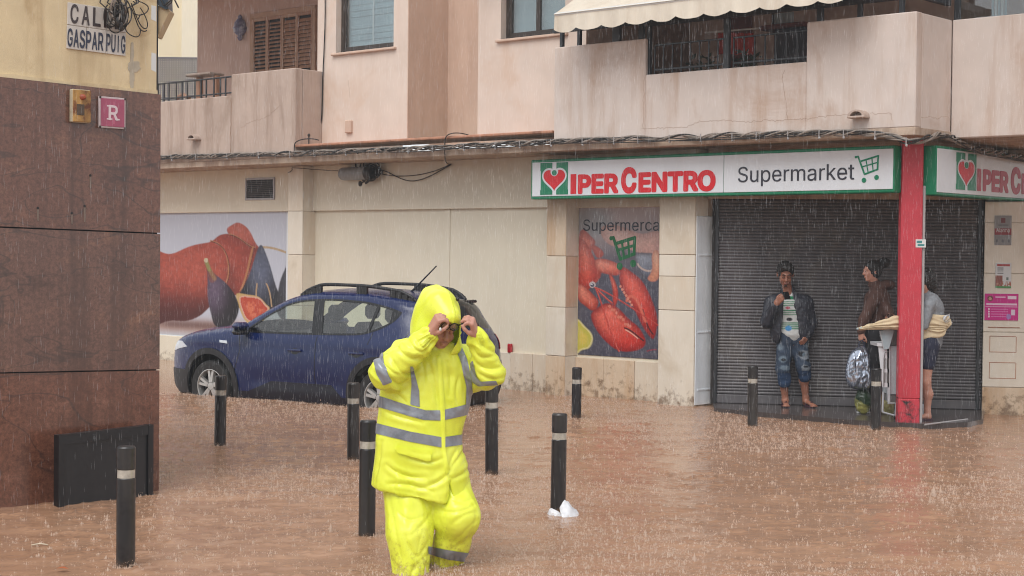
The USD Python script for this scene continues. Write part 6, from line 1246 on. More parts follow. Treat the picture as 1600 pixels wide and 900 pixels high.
M["reflective"] = mat("reflective_tape", C(150, 154, 162, .8), .35, .14, 16, .4, 60, metallic=.35, streak=.5, streak_col=C(176, 180, 188, .8), blotch=C(120, 124, 132, .8), blotch_lo=.52)
Zpy = lambda py, px=665: B(px, py)[2]
# jacket
lo = B(560, 800, -.45); hi = B(810, 500, .35); lo = np.array([lo[0], DM - .50, B(665, 800)[2]]); hi = np.array([hi[0], DM + .34, B(665, 505)[2]])
J = Field(lo, hi, .0062)
tk = [(540, 686, 30, .10), (552, 678, 50, .135), (575, 668, 66, .160), (620, 664, 69, .170), (650, 660, 67, .174), (690, 655, 66, .178), (730, 658, 72, .182), (785, 657, 76, .195)]
tz = np.array([B(q_[1], q_[0])[2] for q_ in tk])[::-1]; tcx = np.array([B(q_[1], q_[0])[0] for q_ in tk])[::-1]; thw = np.array([q_[2] / pxm for q_ in tk])[::-1]; thd = np.array([q_[3] for q_ in tk])[::-1]
ic = [PchipInterpolator(tz, a) for a in (tcx, thw, thd)]
def torso(X, Y_, Z):
    zc2 = np.clip(Z, tz[0], tz[-1]); cx, hw_, hd = (f_(zc2).astype(np.float32) for f_ in ic); x_ = np.abs(X - cx) / hw_; y_ = np.abs(Y_ - DM) / hd; q_ = (x_ ** 2.6 + y_ ** 2.6) ** (1 / 2.6); d = (q_ - 1) * np.minimum(hw_, hd) * .9; return np.maximum(d, Z - tz[-1])
J.func(torso, lo, hi, .02)
S1, E1, W1 = B(634, 557, -.02), B(604, 583, -.19), B(664, 531, -.235); S2, E2, W2 = B(727, 560, .0), B(764, 584, -.13), B(746, 531, -.20)
J.cone(S1, E1, .092, .080, .05); J.cone(E1, W1, .080, .057, .03); J.cone(W1, B(669, 525, -.24), .056, .050, .01); J.cone(B(612, 590, -.16), B(622, 596, -.08), .05, .05, .05)
J.cone(S2, E2, .080, .072, .05); J.cone(E2, W2, .072, .053, .03); J.cone(W2, B(744, 527, -.205), .053, .048, .01); J.cone(B(758, 592, -.10), B(744, 596, -.04), .042, .05, .05)
J.cone(B(688, 552, -.03), B(690, 560, -.06), .085, .10, .05)
# hem: slanting bottom, notch where the front opens
hx0, hx1 = B(584, 757), B(692, 778); sl_ = (hx1[2] - hx0[2]) / (hx1[0] - hx0[0]); xr = B(735, 768)
def hem(X, Y_, Z): zl_ = np.where(X < hx1[0], hx0[2] + sl_ * (X - hx0[0]), hx1[2] + (xr[2] - hx1[2]) * (X - hx1[0]) / (xr[0] - hx1[0])); return (zl_ - Z) * .95
J.func(hem, lo, hi, .006, "int")
n0, n1_ = B(702, 736), B(704.5, 782)
def notch(X, Y_, Z): w_ = np.clip((n0[2] - Z) / (n0[2] - n1_[2]), 0, 1.2) * .030; return np.maximum(np.maximum(np.abs(X - (n0[0] + .012 * np.clip((n0[2] - Z) / .15, 0, 1))) - w_, Z - n0[2]), Y_ - (DM - .05))
J.func(notch, lo, hi, .004, "cut")
jk = J.mesh(1)
v = jk.vertices.copy(); pr_ = proj(v); Pw = v - np.array([B(665, 650)[0], DM, 0])
near = lambda a, b_, r_: np.exp(-(np.linalg.norm(v - (np.asarray(a) + np.clip(((v - a) @ (np.asarray(b_) - a)) / ((np.asarray(b_) - a) @ (np.asarray(b_) - a)), 0, 1)[:, None] * (np.asarray(b_) - a)), axis=1) / r_) ** 4)
sleeve = np.maximum.reduce([near(S1, E1, .12), near(E1, W1, .10), near(S2, E2, .11), near(E2, W2, .095)])
amp = .010 * ridge(np.column_stack([Pw[:, 0] * 7 + Pw[:, 2] * 2.0, Pw[:, 1] * 5, Pw[:, 2] * 1.8 - Pw[:, 0] * 1.6]), 3, 2) + .003 * ridge(np.column_stack([Pw[:, 0] * 15 + Pw[:, 2] * 5, Pw[:, 1] * 13, Pw[:, 2] * 5]), 7, 2)
q1 = np.column_stack([Pw[:, 0] * 9 - Pw[:, 2] * 7, Pw[:, 1] * 8, Pw[:, 2] * 14 + Pw[:, 0] * 10]); amp = amp * (1 - .55 * sleeve) + sleeve * .015 * ridge(q1 * .8, 12, 2)
for W_p, E_p in ((B(667, 527, -.24), E1), (B(745, 528, -.205), E2)):      # gathered cuffs
    ax_ = (np.asarray(E_p) - W_p); ax_ /= np.linalg.norm(ax_); tt_ = (v - W_p) @ ax_; rad = v - W_p - tt_[:, None] * ax_; ang_ = np.arctan2(rad[:, 2], rad[:, 0] + .4 * rad[:, 1]); g_ = np.exp(-(tt_ / .045) ** 2) * (np.linalg.norm(rad, axis=1) < .085); amp += g_ * (.0055 * np.sin(ang_ * 11 + tt_ * 40) - .004)
amp += .007 * np.exp(-((pr_[:, 0] - (686 + (pr_[:, 1] - 560) * .055)) / 3.2) ** 2) * (v[:, 1] < DM - .05) * (pr_[:, 1] > 556) * (1 - sleeve)      # front placket
amp -= .004 * np.clip(ridge(np.column_stack([Pw[:, 0] * 8 + Pw[:, 2] * 2, Pw[:, 1] * 6, Pw[:, 2] * 1.3]), 63, 2), 0, 1) ** 4 * (1 - .6 * sleeve)
fr = v[:, 1] < DM + .05
amp += creases(pr_, fr, [[(612, 558), (630, 582), (652, 576)], [(622, 544), (646, 560), (664, 546)], [(600, 574), (618, 598), (634, 594)], [(640, 534), (656, 548), (672, 538)], [(594, 560), (606, 576), (622, 584)], [(650, 530), (660, 541), (674, 532)],
    [(738, 540), (750, 556), (768, 556)], [(738, 554), (756, 574), (780, 574)], [(744, 572), (762, 590), (784, 588)], [(752, 536), (760, 546), (772, 552)], [(734, 566), (742, 582), (752, 594)]], 2.1, .0075, .005)
amp += creases(pr_, fr * (1 - sleeve), [[(700, 566), (704, 590), (702, 618)], [(660, 566), (663, 590), (661, 612)], [(672, 570), (680, 606), (684, 640)], [(716, 590), (712, 612), (716, 634)], [(612, 612), (622, 616), (634, 628)], [(606, 644), (628, 652), (660, 660)], [(598, 690), (594, 720), (588, 752)], [(702, 735), (682, 754), (650, 764)], [(735, 690), (718, 712), (703, 734)], [(736, 725), (722, 740), (706, 748)],
    [(640, 716), (668, 722), (690, 716)], [(606, 726), (630, 742), (664, 746)], [(716, 700), (706, 716), (700, 735)], [(608, 756), (640, 758), (676, 768)]], 2.0, .006, .004)
push(jk, amp - .001)
jacket = obj("jacket", jk, M["hi_vis"], man, smooth=True)
jn = vnorm(jk); v = jk.vertices; pr_ = proj(v); ysl_ = v[:, 1] < DM + .02
def band(polys, off=.0035, keep=None, nm="reflective_band"):
    sc_ = np.full(len(v), -9.0)
    for p_ in polys: sc_ = np.maximum(sc_, sdpoly(p_, pr_))
    if keep is not None: sc_ = np.where(keep, sc_, -9.0)
    m_ = clip_mesh(trimesh.Trimesh(v + jn * off, jk.faces, process=False), sc_)
    obj(nm, m_, M["reflective"], man, smooth=True)
tor = 1 - np.maximum.reduce([near(S1, E1, .095), near(E1, W1, .09), near(S2, E2, .085), near(E2, W2, .08)]) > .35
frontal = v[:, 1] < DM + .30
band([[(560, 607), (598, 620), (640, 634), (665, 641), (689, 641), (689, 657), (662, 656), (640, 650), (596, 637), (560, 626)]], keep=tor); band([[(690.5, 641), (720, 634), (760, 622), (760, 640), (722, 650), (690.5, 657)]], keep=tor)
band([[(560, 653), (592, 662), (640, 674), (690, 683), (690, 699), (640, 690), (590, 678), (560, 670)]], keep=tor); band([[(691.5, 683), (720, 679), (760, 668), (760, 684), (720, 695), (691.5, 699)]], keep=tor)
band([[(640.5, 572), (645, 572), (655, 610), (656, 636), (641, 632), (643, 600)]], .0042, tor & (v[:, 1] < DM)); band([[(709, 538), (717, 535), (730, 560), (738, 595), (739, 635), (727, 638), (728, 605), (721, 570)]], .0042, tor & (v[:, 1] < DM + .05))
slv = ~tor | (pr_[:, 0] < 614) | (pr_[:, 0] > 735)
band([[(583, 560), (592, 545), (598, 549), (601, 570), (612, 597), (599, 602), (589, 585)]], .0042, slv); band([[(733, 572), (739, 563), (745, 588), (752, 596), (775, 595), (778, 601), (748, 603), (739, 597)]], .0042, slv)
# pocket flap, brand-less hem print left plain
pf = sdpoly([(616, 697), (675, 704), (673, 718), (668, 719), (622, 707)], pr_); m_ = clip_mesh(trimesh.Trimesh(v + jn * .015, jk.faces, process=False), np.where(v[:, 1] < DM - .05, pf, -9.0)); obj("pocket_flap", m_, M["hi_vis"], man, smooth=True)
sn = clip_mesh(trimesh.Trimesh(v + jn * .0065, jk.faces, process=False), np.where((v[:, 1] < DM - .03) & tor, sdpoly([(683.5, 560), (688.5, 560), (694, 640), (695, 700), (701, 738), (697, 740), (690, 700), (688.5, 640)], pr_), -9.0)); obj("front_placket", sn, M["hi_vis"], man, smooth=True)
# hood: a shell with an opening, brim over the eyes
HL = np.array([B(630, 500)[0], DM - .34, B(680, 575)[2]]); HH = np.array([B(745, 500)[0], DM + .22, B(680, 438)[2]])
Rh = facing(.42, .30, .06); HC = B(684, 505, -.06)
hp = lambda x, y, z: HC + Rh @ np.array([x, y, z])
def hoodsolid(g_, off):
    F = Field(HL, HH, .0048); F.ell(B(683, 494, -.05), (.132 + off, .155 + off, .155 + off), Rh, .03); F.ell(B(680, 523, -.03), (.140 + off, .15 + off, .13 + off), Rh, .06); F.cone(B(684, 548, -.02), B(686, 562, -.03), .118 + off, .10 + off, .05)
    F.cone(B(688, 474, -.15), B(701, 494, -.215), .075 + off, .058 + off, .06); F.cone(B(703, 500, -.19), B(708, 540, -.12), .052 + off, .05 + off, .05); F.ell(B(681, 463, -.03), (.07 + off, .09 + off, .05 + off), Rh, .06); return F
Fo, Fi = hoodsolid(0, 0.0), hoodsolid(0, -.013)
F = Field(HL, HH, .0048); F.F = np.maximum(Fo.F, -Fi.F)
OPN = [(664, 514), (682, 503), (699, 503.5), (721, 507.5), (719, 520), (713, 536), (704, 552), (690, 561), (676, 556), (666, 540)]
def opening(X, Y_, Z):
    q_ = proj(np.column_stack([X.ravel(), Y_.ravel(), Z.ravel()])); d = -sdpoly(OPN, q_).reshape(X.shape) / pxm; return np.maximum(d, Y_ - (DM - .075))
F.func(opening, HL, HH, .004, "cut")
F.func(lambda X, Y_, Z: (Zpy(566) - Z), HL, HH, .004, "int")
hd_ = F.mesh(1); v_ = hd_.vertices; push(hd_, .005 * ridge((v_ - HC) @ Rh * np.array([11, 5, 4.0]) + 3, 4, 2) + .0045 * np.exp(-(((v_ - HC) @ Rh)[:, 0] / .007) ** 2) - .003)
obj("hood", hd_, M["hi_vis"], man, smooth=True)
obj("cord_toggle", MB().ell(B(715, 467.5, -.18), (.011, .012, .013), sub=2), M["gloss_black"], man)
# body: head and both hands, torso under the clothes; one continuous surface
lo = np.array([B(590, 600)[0], DM - .36, B(680, 925)[2] - .05]); hi = np.array([B(770, 500)[0], DM + .16, B(680, 450)[2]])
BD = Field(lo, hi, .0042)
Rb = facing(.40, .34, .08); HDc = B(689, 513, -.095); hpt = head(BD, HDc, Rb, 1.02)
BD.cone(B(684, 535, -.05), B(680, 560, -.02), .055, .06, .03); BD.cone(B(650, 572, 0), B(710, 572, 0), .08, .075, .05); BD.cone(B(675, 590, 0), B(660, 760, 0), .12, .13, .05, .8)
sh1 = B(640, 565, -.02); BD.cone(sh1, E1, .045, .042, .03); BD.cone(E1, B(665, 530, -.24), .042, .030, .02); sh2 = B(722, 565, -.01); BD.cone(sh2, E2, .042, .040, .03); BD.cone(E2, B(745, 530, -.205), .040, .029, .02)
wl = B(670, 523, -.25); hand(BD, wl, B(684, 498, -.285), (.90, .30, .05), .80, .070, .019, thumb_dir=(.2, -.6, -.8), r=.0102, flex=(1.1, .9, .6))
wr = B(744, 525, -.215); hand(BD, wr, B(738, 503, -.262), (-.97, .05, .05), .82, .070, .019, thumb_dir=(-.2, -.5, -.8), r=.0102, flex=(1.1, .9, .6))
for a, b_ in ((B(650, 770, 0), B(645, 915, -.10)), (B(690, 770, -.05), B(705, 870, .05))): BD.cone(a, b_, .08, .05, .04)
bm = BD.mesh(1); obj("body", bm, M["skin_b"], man, smooth=True)
for e_ in (-1, 1): obj("eyebrow", MB().tube([hpt(e_ * .045, -.088, .033), hpt(e_ * .028, -.098, .039), hpt(e_ * .012, -.10, .034)], .005, 6), M["hair"], man)
obj("thumb_nail", MB().ell(B(688, 514.5, -.315), (.007, .005, .010), sub=2), M["white_plastic"], man)
# glasses
gl = thing("glasses", "black framed glasses held to the face inside the yellow hood", "glasses", B(708, 510, -.24))
def ringpts(c, rx, rz): return [np.asarray(c) + Rb @ np.array([rx * math.cos(a), 0, rz * math.sin(a)]) for a in np.linspace(0, 2 * np.pi, 25)]
gc = [B(696, 510, -.235), B(709.5, 511, -.255)]
for c_ in gc: obj("rim", MB().tube(ringpts(c_, .025, .021), .0026, 6), M["gloss_black"], gl); obj("lens", MB().lathe([(.001, .001), (.024, 0)], 24, Fr(c_, Rb[:, 0], Rb[:, 2] * .85, Rb[:, 1])), M["glass"], gl)
obj("bridge", MB().tube([gc[0] + Rb @ [.02, 0, .008], (gc[0] + gc[1]) / 2 + Rb @ [0, -.004, .012], gc[1] + Rb @ [-.02, 0, .008]], .0028, 6), M["gloss_black"], gl)
obj("temple", MB().tube([gc[1] + Rb @ [.025, 0, .008], B(719, 507, -.24), B(724, 508, -.16)], .0026, 6), M["gloss_black"], gl)
obj("temple", MB().tube([gc[0] + Rb @ [-.025, 0, .008], B(684, 506, -.22), B(676, 510, -.12)], .0026, 6), M["gloss_black"], gl)
# trousers
lo = np.array([B(580, 800)[0], DM - .52, -.30]); hi = np.array([B(780, 800)[0], DM + .34, B(660, 735)[2]])
T = Field(lo, hi, .0068)
T.cone(B(640, 745, 0), B(684, 748, 0), .15, .14, .05, .95)
T.cone(B(640, 765, -.02), B(639, 835, -.12), .146, .124, .05); T.cone(B(639, 835, -.12), B(642, 905, -.18), .124, .094, .04); T.cone(B(642, 905, -.18), B(648, 985, -.20), .094, .088, .03)
T.cone(B(700, 760, .0), B(716, 806, -.085), .126, .110, .06); T.cone(B(717, 806, -.085), B(707, 848, .0), .110, .092, .06); T.cone(B(707, 848, .0), B(698, 876, .06), .092, .086, .05); T.cone(B(698, 876, .06), B(695, 915, .10), .092, .080, .03)
tm = T.mesh(1); v = tm.vertices; pr_ = proj(v); Pw = v - B(660, 800)
rk = .006 * ridge(np.column_stack([Pw[:, 0] * 8 + Pw[:, 2] * 2, Pw[:, 1] * 7, Pw[:, 2] * 1.2]), 21, 2) + .0022 * ridge(Pw * np.array([16, 14, 7.0]), 23, 2)
rk += creases(pr_, v[:, 1] < DM + .02, [[(676, 792), (664, 815), (640, 838)], [(634, 838), (640, 856), (652, 872)], [(652, 872), (662, 858), (670, 842)], [(610, 780), (618, 830), (626, 868), (632, 905)], [(668, 866), (650, 884), (640, 905)], [(660, 780), (668, 800), (672, 826)], [(622, 800), (640, 812), (662, 806)],
    [(742, 788), (715, 800), (686, 796)], [(746, 812), (722, 834), (700, 858)], [(738, 836), (716, 852), (700, 860)], [(686, 812), (690, 832), (684, 852)], [(700, 775), (720, 784), (742, 778)], [(746, 800), (724, 806), (706, 820)]])
rk += .006 * np.exp(-((pr_[:, 1] - 880) / 9) ** 2) * (pr_[:, 0] > 668) * (v[:, 1] > DM - .1) * np.sin(pr_[:, 0] * .75)
rk -= .004 * np.clip(ridge(np.column_stack([Pw[:, 0] * 9 - Pw[:, 2] * 2, Pw[:, 1] * 8, Pw[:, 2] * 1.4]), 61, 2), 0, 1) ** 4
push(tm, rk - .002); obj("trousers", tm, M["hi_vis"], man, smooth=True)
v = tm.vertices; pr_ = proj(v); jn = vnorm(tm); leg2 = (v - B(660, 850))[:, 1] > -.135
m_ = clip_mesh(trimesh.Trimesh(v + jn * .004, tm.faces, process=False), np.where((v[:, 0] > B(671, 860)[0]), sdpoly([(660, 852), (678, 855), (700, 859), (745, 866), (740, 879), (700, 874), (676, 867), (660, 864)], pr_), -9.0)); obj("reflective_band", m_, M["reflective"], man, smooth=True)

# ------------------------------------------------------------------ the man at the shutter
def cloth(F, m_, a=.006, sc=(14, 12, 8), seed=1):
    me = F.mesh(1); P = me.vertices - me.vertices.mean(0); return push(me, a * ridge(P * np.array(sc, float) + seed, seed) - a * .5)
D1 = ground(1243, 636, .05)[1] + .05; A1 = lambda px, py, dy=0.0: at(px, py, D1 + dy)
p1 = thing("person", "man in dark jacket and ripped jeans looking at his phone before the shutter", "person", ground(1243, 636, .05))
lo, hi = A1(1180, 642, 0), A1(1285, 402, 0); lo = np.array([lo[0], D1 - .42, .04]); hi = np.array([hi[0], D1 + .2, hi[2]])
BD = Field(lo, hi, .0075); R1 = facing(-.05, .36, 0); H1c = A1(1227, 430, -.04); h1 = head(BD, H1c, R1, 1.12); BD.cone(A1(1229, 444, 0), A1(1231, 462, .02), .052, .06, .03)
BD.cone(A1(1212, 472, .02), A1(1250, 472, .02), .07, .07, .04); BD.cone(A1(1231, 480, .02), A1(1236, 530, .02), .12, .13, .05, .75)
shl, ell, wrl = A1(1205, 474, .02), A1(1198, 503, -.06), A1(1213, 474, -.22); BD.cone(shl, ell, .045, .04, .03); BD.cone(ell, wrl, .038, .028, .02); hand(BD, wrl, A1(1221, 466, -.26), (.5, -.1, .5), .75, .07, .017, thumb_dir=(-.2, -.3, 1), r=.009)
shr, elr, wrr = A1(1260, 474, .02), A1(1268, 505, .02), A1(1262, 522, -.06); BD.cone(shr, elr, .045, .04, .03); BD.cone(elr, wrr, .038, .028, .02); hand(BD, wrr, A1(1257, 531, -.09), (-.5, .6, 0), .3, .07, .017, r=.009)
LK = [(A1(1227, 536, .02), A1(1223, 575, -.03), A1(1227, 624, .04)), (A1(1248, 536, .02), A1(1255, 572, -.03), A1(1259, 622, .05))]
for a, b_, c_ in LK: BD.cone(a, b_, .085, .058, .04); BD.cone(b_, b_ * .55 + c_ * .45 + np.array([0, .02, 0]), .056, .056, .03); BD.cone(b_ * .55 + c_ * .45 + np.array([0, .02, 0]), c_, .054, .034, .03)
for c_, tx in ((LK[0][2], -.02), (LK[1][2], .06)):
    z_ = .05; heel = np.array([c_[0], c_[1] + .03, z_ + .04]); toe = np.array([c_[0] + tx, c_[1] - .19, z_ + .028]); BD.cone(c_, heel, .036, .034, .03); BD.cone(heel + [0, -.04, .02], toe, .036, .030, .02, .62, axis=(0, 0, 1))
    for k in range(5): q_ = toe + np.array([(k - 2) * .016, -.005 - .008 * (2 - abs(k - 1.5)), -.008]); BD.cone(q_ + [0, .03, 0], q_ + [0, -.016, 0], .010, .009, .006)
obj("body", BD.mesh(1), M["skin_a"], p1, smooth=True)
HF = Field(h1(-.13, -.13, -.12) - .12, h1(.13, .13, .2) + .12, .006)
HF.ell(h1(0, .022, .052), (.092, .111, .095), R1, .02); HF.ell(h1(0, -.06, .105), (.068, .04, .028), R1, .03); HF.ell(h1(0, -.090, -.005), (.080, .074, .100), R1, .010, "cut"); HF.func(lambda X, Y_, Z: h1(0, 0, -.03)[2] - Z, HF.lo, HF.lo + HF.n * HF.h, .01, "int")
hm = HF.mesh(1); push(hm, .010 * ridge((hm.vertices - H1c) * 55, 5)); obj("hair", hm, M["hair"], p1, smooth=True)
for e_ in (-1, 1): obj("eyebrow", MB().tube([h1(e_ * .045, -.086, .034), h1(e_ * .03, -.096, .042), h1(e_ * .012, -.097, .036)], .006, 6), M["hair"], p1); obj("eyelid", MB().tube([h1(e_ * .042, -.087, .010), h1(e_ * .03, -.0925, .006), h1(e_ * .018, -.091, .009)], .0035, 6), M["hair"], p1)
obj("goatee", MB().ell(h1(0, -.082, -.086), (.018, .010, .010), sub=2), M["hair"], p1); obj("lips", MB().ell(h1(0, -.094, -.057), (.022, .008, .008), sub=2), mat("lips", C(150, 90, 80, .8), .5), p1)
# shirt
S_ = Field(A1(1205, 545, 0) - [.0, .25, 0], A1(1275, 445, 0) + [0, .3, 0], .0075); S_.cone(A1(1216, 474, .02), A1(1248, 474, .02), .085, .085, .05, .95); S_.cone(A1(1232, 480, .01), A1(1238, 518, .0), .135, .150, .05, .80); S_.cone(A1(1231, 455, .02), A1(1231, 466, .02), .066, .08, .03); S_.cone(A1(1231, 448, .01), A1(1231, 455, -.03), .05, .05, .01, mode="cut")
sm_ = cloth(S_, None, .006, (10, 10, 12), 3); zz_ = (sm_.vertices[:, 2] - A1(1238, 522)[2]); pz = proj(sm_.vertices)
col = np.tile(np.array(C(214, 216, 214, .8)), (len(zz_), 1)); grn = np.array(C(30, 128, 86, .8))
for y0, y1 in ((449, 455), (463, 468), (471, 472.2), (474, 475.2), (477, 478.2), (484.5, 486), (488, 489.3), (491, 492.2), (504, 505.2), (507, 508.2), (510, 511.2), (513, 514.2)): m_ = smoothstep(y0 - .4, y0 + .2, pz[:, 1]) * (1 - smoothstep(y1 - .2, y1 + .4, pz[:, 1])); col = col * (1 - m_[:, None]) + grn * m_[:, None]
for (cx, cy, rx, ry, c_) in ((1241, 462, 2.5, 3, grn), (1231, 481, 4, 2, np.array(C(200, 90, 110, .8))), (1233.5, 499, 5, 3, np.array(C(40, 40, 46, .8))), (1232, 513, 5.5, 4.5, np.array(C(76, 150, 206, .8)))): m_ = (1 - smoothstep(.8, 1.1, np.hypot((pz[:, 0] - cx) / rx, (pz[:, 1] - cy) / ry))) * (sm_.vertices[:, 1] < D1); col = col * (1 - m_[:, None]) + c_ * m_[:, None]
M["print_cloth"] = print_mat("printed_cloth", .8); obj("shirt", sm_, M["print_cloth"], p1, smooth=True, col=col)
# jacket, open in front
K = Field(A1(1178, 545, 0) - [0, .42, 0], A1(1290, 440, 0) + [0, .35, 0], .0075)
K.cone(A1(1210, 474, .03), A1(1255, 474, .03), .105, .105, .05); K.cone(A1(1218, 482, .02), A1(1222, 520, .0), .14, .135, .05, .9); K.cone(A1(1248, 482, .02), A1(1252, 518, .0), .14, .13, .05, .9); K.cone(A1(1231, 456, .035), A1(1231, 466, .03), .085, .10, .03)
K.cone(shl, ell, .078, .068, .03); K.cone(ell, A1(1210, 478, -.19), .068, .052, .02); K.cone(shr, elr, .078, .066, .03); K.cone(elr, A1(1264, 518, -.04), .066, .055, .02)
xa, xb, za_, zb2 = A1(1233, 452, 0), A1(1226, 530, 0), None, None
def openf(X, Y_, Z):
    f_ = np.clip((xa[2] - Z) / (xa[2] - xb[2]), -.2, 1.2); l_ = A1(1232, 0)[0] - .010 - f_ * .05; r_ = A1(1241, 0)[0] + f_ * .075; return np.maximum(np.maximum(l_ - X, X - r_), Y_ - (D1 - .0))
K.func(openf, K.lo, K.lo + K.n * K.h, .01, "cut"); K.cone(A1(1230, 440, -.02), A1(1231, 462, -.05), .05, .06, .01, mode="cut")
M["jacket_dark"] = mat("dark_navy_jacket", C(46, 48, 58, .8), .55, .15, 14, .2, 90); obj("jacket", cloth(K, None, .010, (16, 14, 8), 6), M["jacket_dark"], p1, smooth=True)
# jeans
N = Field(A1(1195, 605, 0) - [0, .3, 0], A1(1285, 512, 0) + [0, .3, 0], .0075); N.cone(A1(1232, 524, .01), A1(1244, 524, .01), .124, .122, .05, .85)
for (a, b_, c_), cy in zip(LK, (598, 588)): N.cone(a, b_, .098, .080, .05); N.cone(b_, A1(1226 if cy == 598 else 1257, cy, .0), .080, .068, .03); N.cone(A1(1226 if cy == 598 else 1257, cy - 9, .0), A1(1226 if cy == 598 else 1257, cy, .0), .073, .073, .005)
nm_ = cloth(N, None, .008, (14, 12, 9), 8); pz = proj(nm_.vertices); ns_ = meshkit.fbm(nm_.vertices * 26, 3, 4); col = np.tile(np.array(C(62, 80, 104, .5)), (len(pz), 1)) * (.75 + .5 * ns_[:, None]); fade = np.array(C(124, 142, 158, .55)); ink = np.array(C(28, 32, 42, .75)); cuffc = np.array(C(50, 78, 116, .55))
fr_ = nm_.vertices[:, 1] < D1
def spot(cx, cy, rx, ry, c_, s0=.7):
    global col
    m_ = (1 - smoothstep(s0, 1.15, np.hypot((pz[:, 0] - cx) / rx, (pz[:, 1] - cy) / ry) + (ns_ - .5) * .9)) * fr_; col = col * (1 - m_[:, None]) + c_ * m_[:, None]
spot(1219, 542, 7, 7, fade, .2); spot(1262, 540, 5, 7, fade, .2)
for q_ in ((1223, 561, 7, 5, fade), (1224, 562, 4.5, 2.5, ink), (1227, 575, 9, 4, fade), (1256, 555, 9, 7.5, np.array(C(160, 168, 178, .55))), (1252, 553, 5, 4.5, ink), (1256, 554, 2.5, 3, fade), (1258, 576, 7, 6, np.array(C(160, 168, 178, .55))), (1259, 573, 4, 1.6, ink), (1262, 563, 3, 2, ink)): spot(*q_)
m_ = smoothstep(582, 583.5, pz[:, 1]) * (pz[:, 0] < 1241) + smoothstep(578.5, 580, pz[:, 1]) * (pz[:, 0] >= 1241); col = col * (1 - m_[:, None]) + cuffc * m_[:, None]
obj("jeans", nm_, M["print_cloth"], p1, smooth=True, col=col)
M["flipflop"] = mat("flip_flop_rubber", C(70, 40, 52, .8), .6)
for c_, tx in ((LK[0][2], -.02), (LK[1][2], .06)):
    x_, y_ = c_[0] + tx * .5, c_[1] - .085; s_ = obj("flip_flop", MB().prism(affinity.translate(affinity.rotate(affinity.scale(Point(0, 0).buffer(1), .052, .135), math.degrees(math.atan2(-tx, -.19)) * 0 + tx * 120), x_, y_), .0, .016, Fr((0, 0, .053), (1, 0, 0), (0, 0, 1), (0, 1, 0))), M["flipflop"], p1)
    obj("strap", MB().tube([np.array([x_ - .045, y_ + .02, .075]), np.array([x_ + tx * .3, y_ - .07, .118]), np.array([x_ + .045, y_ + .02, .075])], .008, 6), M["flipflop"], s_)
ph = thing("phone", "black phone held by the man at the shutter", "phone", A1(1228, 462, -.30))
PFr = Fr(A1(1229, 462, -.29), np.array([.96, .1, .1]), np.array([0, -.6, .75]), np.array([-.1, .7, .6])); obj("case", MB().box(-.036, .036, -.004, .005, -.07, .07, PFr, .004), M["gloss_black"], ph); obj("camera_lens", MB().lathe([(.001, .0), (.008, .0), (.008, .003)], 12, Fr(PFr.p(.02, .006, .05), PFr.M[:, 0], PFr.M[:, 2], PFr.M[:, 1])), M["gloss_black"], ph)

# ------------------------------------------------------------------ the woman in the brown hooded top
D2_ = ground(1362, 645, .05)[1] + .02; A2 = lambda px, py, dy=0.0: at(px, py, D2_ + dy)
p2 = thing("person", "woman in brown hooded top with hair bun, facing left, carrying a silver bag", "person", ground(1362, 645, .05))
BD = Field(np.array([A2(1325, 600)[0], D2_ - .3, .04]), np.array([A2(1412, 600)[0], D2_ + .25, A2(1360, 398)[2]]), .0075); R2_ = facing(-1.35, .06, 0); H2c = A2(1362, 425, 0); h2 = head(BD, H2c, R2_, .94)
BD.cone(A2(1364, 436, .01), A2(1369, 452, .02), .045, .055, .03); BD.cone(A2(1372, 462, -.08), A2(1372, 462, .14), .065, .065, .05); BD.cone(A2(1371, 470, .02), A2(1367, 520, .02), .11, .11, .05, 1.0)
el2, wr2 = A2(1350, 500, -.16), A2(1346, 520, -.16); BD.cone(A2(1366, 466, -.12), el2, .042, .036, .03); BD.cone(el2, wr2, .034, .026, .02); hand(BD, wr2, A2(1345, 530, -.16), (.6, .3, -.2), .8, .065, .016, thumb_dir=(-.6, -.5, 0), r=.0085)
el3, wr3 = A2(1388, 488, -.14), A2(1391, 494, -.30); BD.cone(A2(1376, 466, -.05), el3, .042, .036, .03); BD.cone(el3, wr3, .034, .026, .02); hand(BD, wr3, A2(1386, 494, -.36), (0, 0, -1), .7, .06, .016, r=.0085)
L2 = [(A2(1364, 525, -.05), A2(1361, 580, -.06), A2(1365, 632, -.06)), (A2(1372, 525, .08), A2(1371, 580, .07), A2(1376, 632, .09))]
for a, b_, c_ in L2: BD.cone(a, b_, .08, .055, .04); BD.cone(b_, c_, .053, .035, .03)
obj("body", BD.mesh(1), M["skin_b"], p2, smooth=True)
HF = Field(H2c - .22, H2c + .26, .006); HF.ell(h2(0, .024, .05), np.array([.078, .095, .082]), R2_, .02); HF.ell(h2(0, .03, .0), np.array([.072, .075, .07]), R2_, .03); HF.cone(h2(0, .09, .07), h2(0, .15, .10), .05, .048, .02); HF.ell(h2(.01, .165, .105), (.055, .055, .05), None, .015); HF.ell(h2(0, -.085, -.02), np.array([.07, .058, .09]), R2_, .012, "cut")
hm = HF.mesh(1); push(hm, .010 * ridge((hm.vertices - H2c) * 55, 15)); obj("hair", hm, M["hair"], p2, smooth=True)
obj("eye", MB().ell(h2(-.030, -.086, .012), (.008, .008, .006), sub=1).ell(h2(.030, -.086, .012), (.008, .008, .006), sub=1), M["hair"], p2)
K = Field(np.array([A2(1328, 600)[0], D2_ - .36, A2(1360, 535)[2]]), np.array([A2(1412, 600)[0], D2_ + .3, A2(1360, 425)[2]]), .0075)
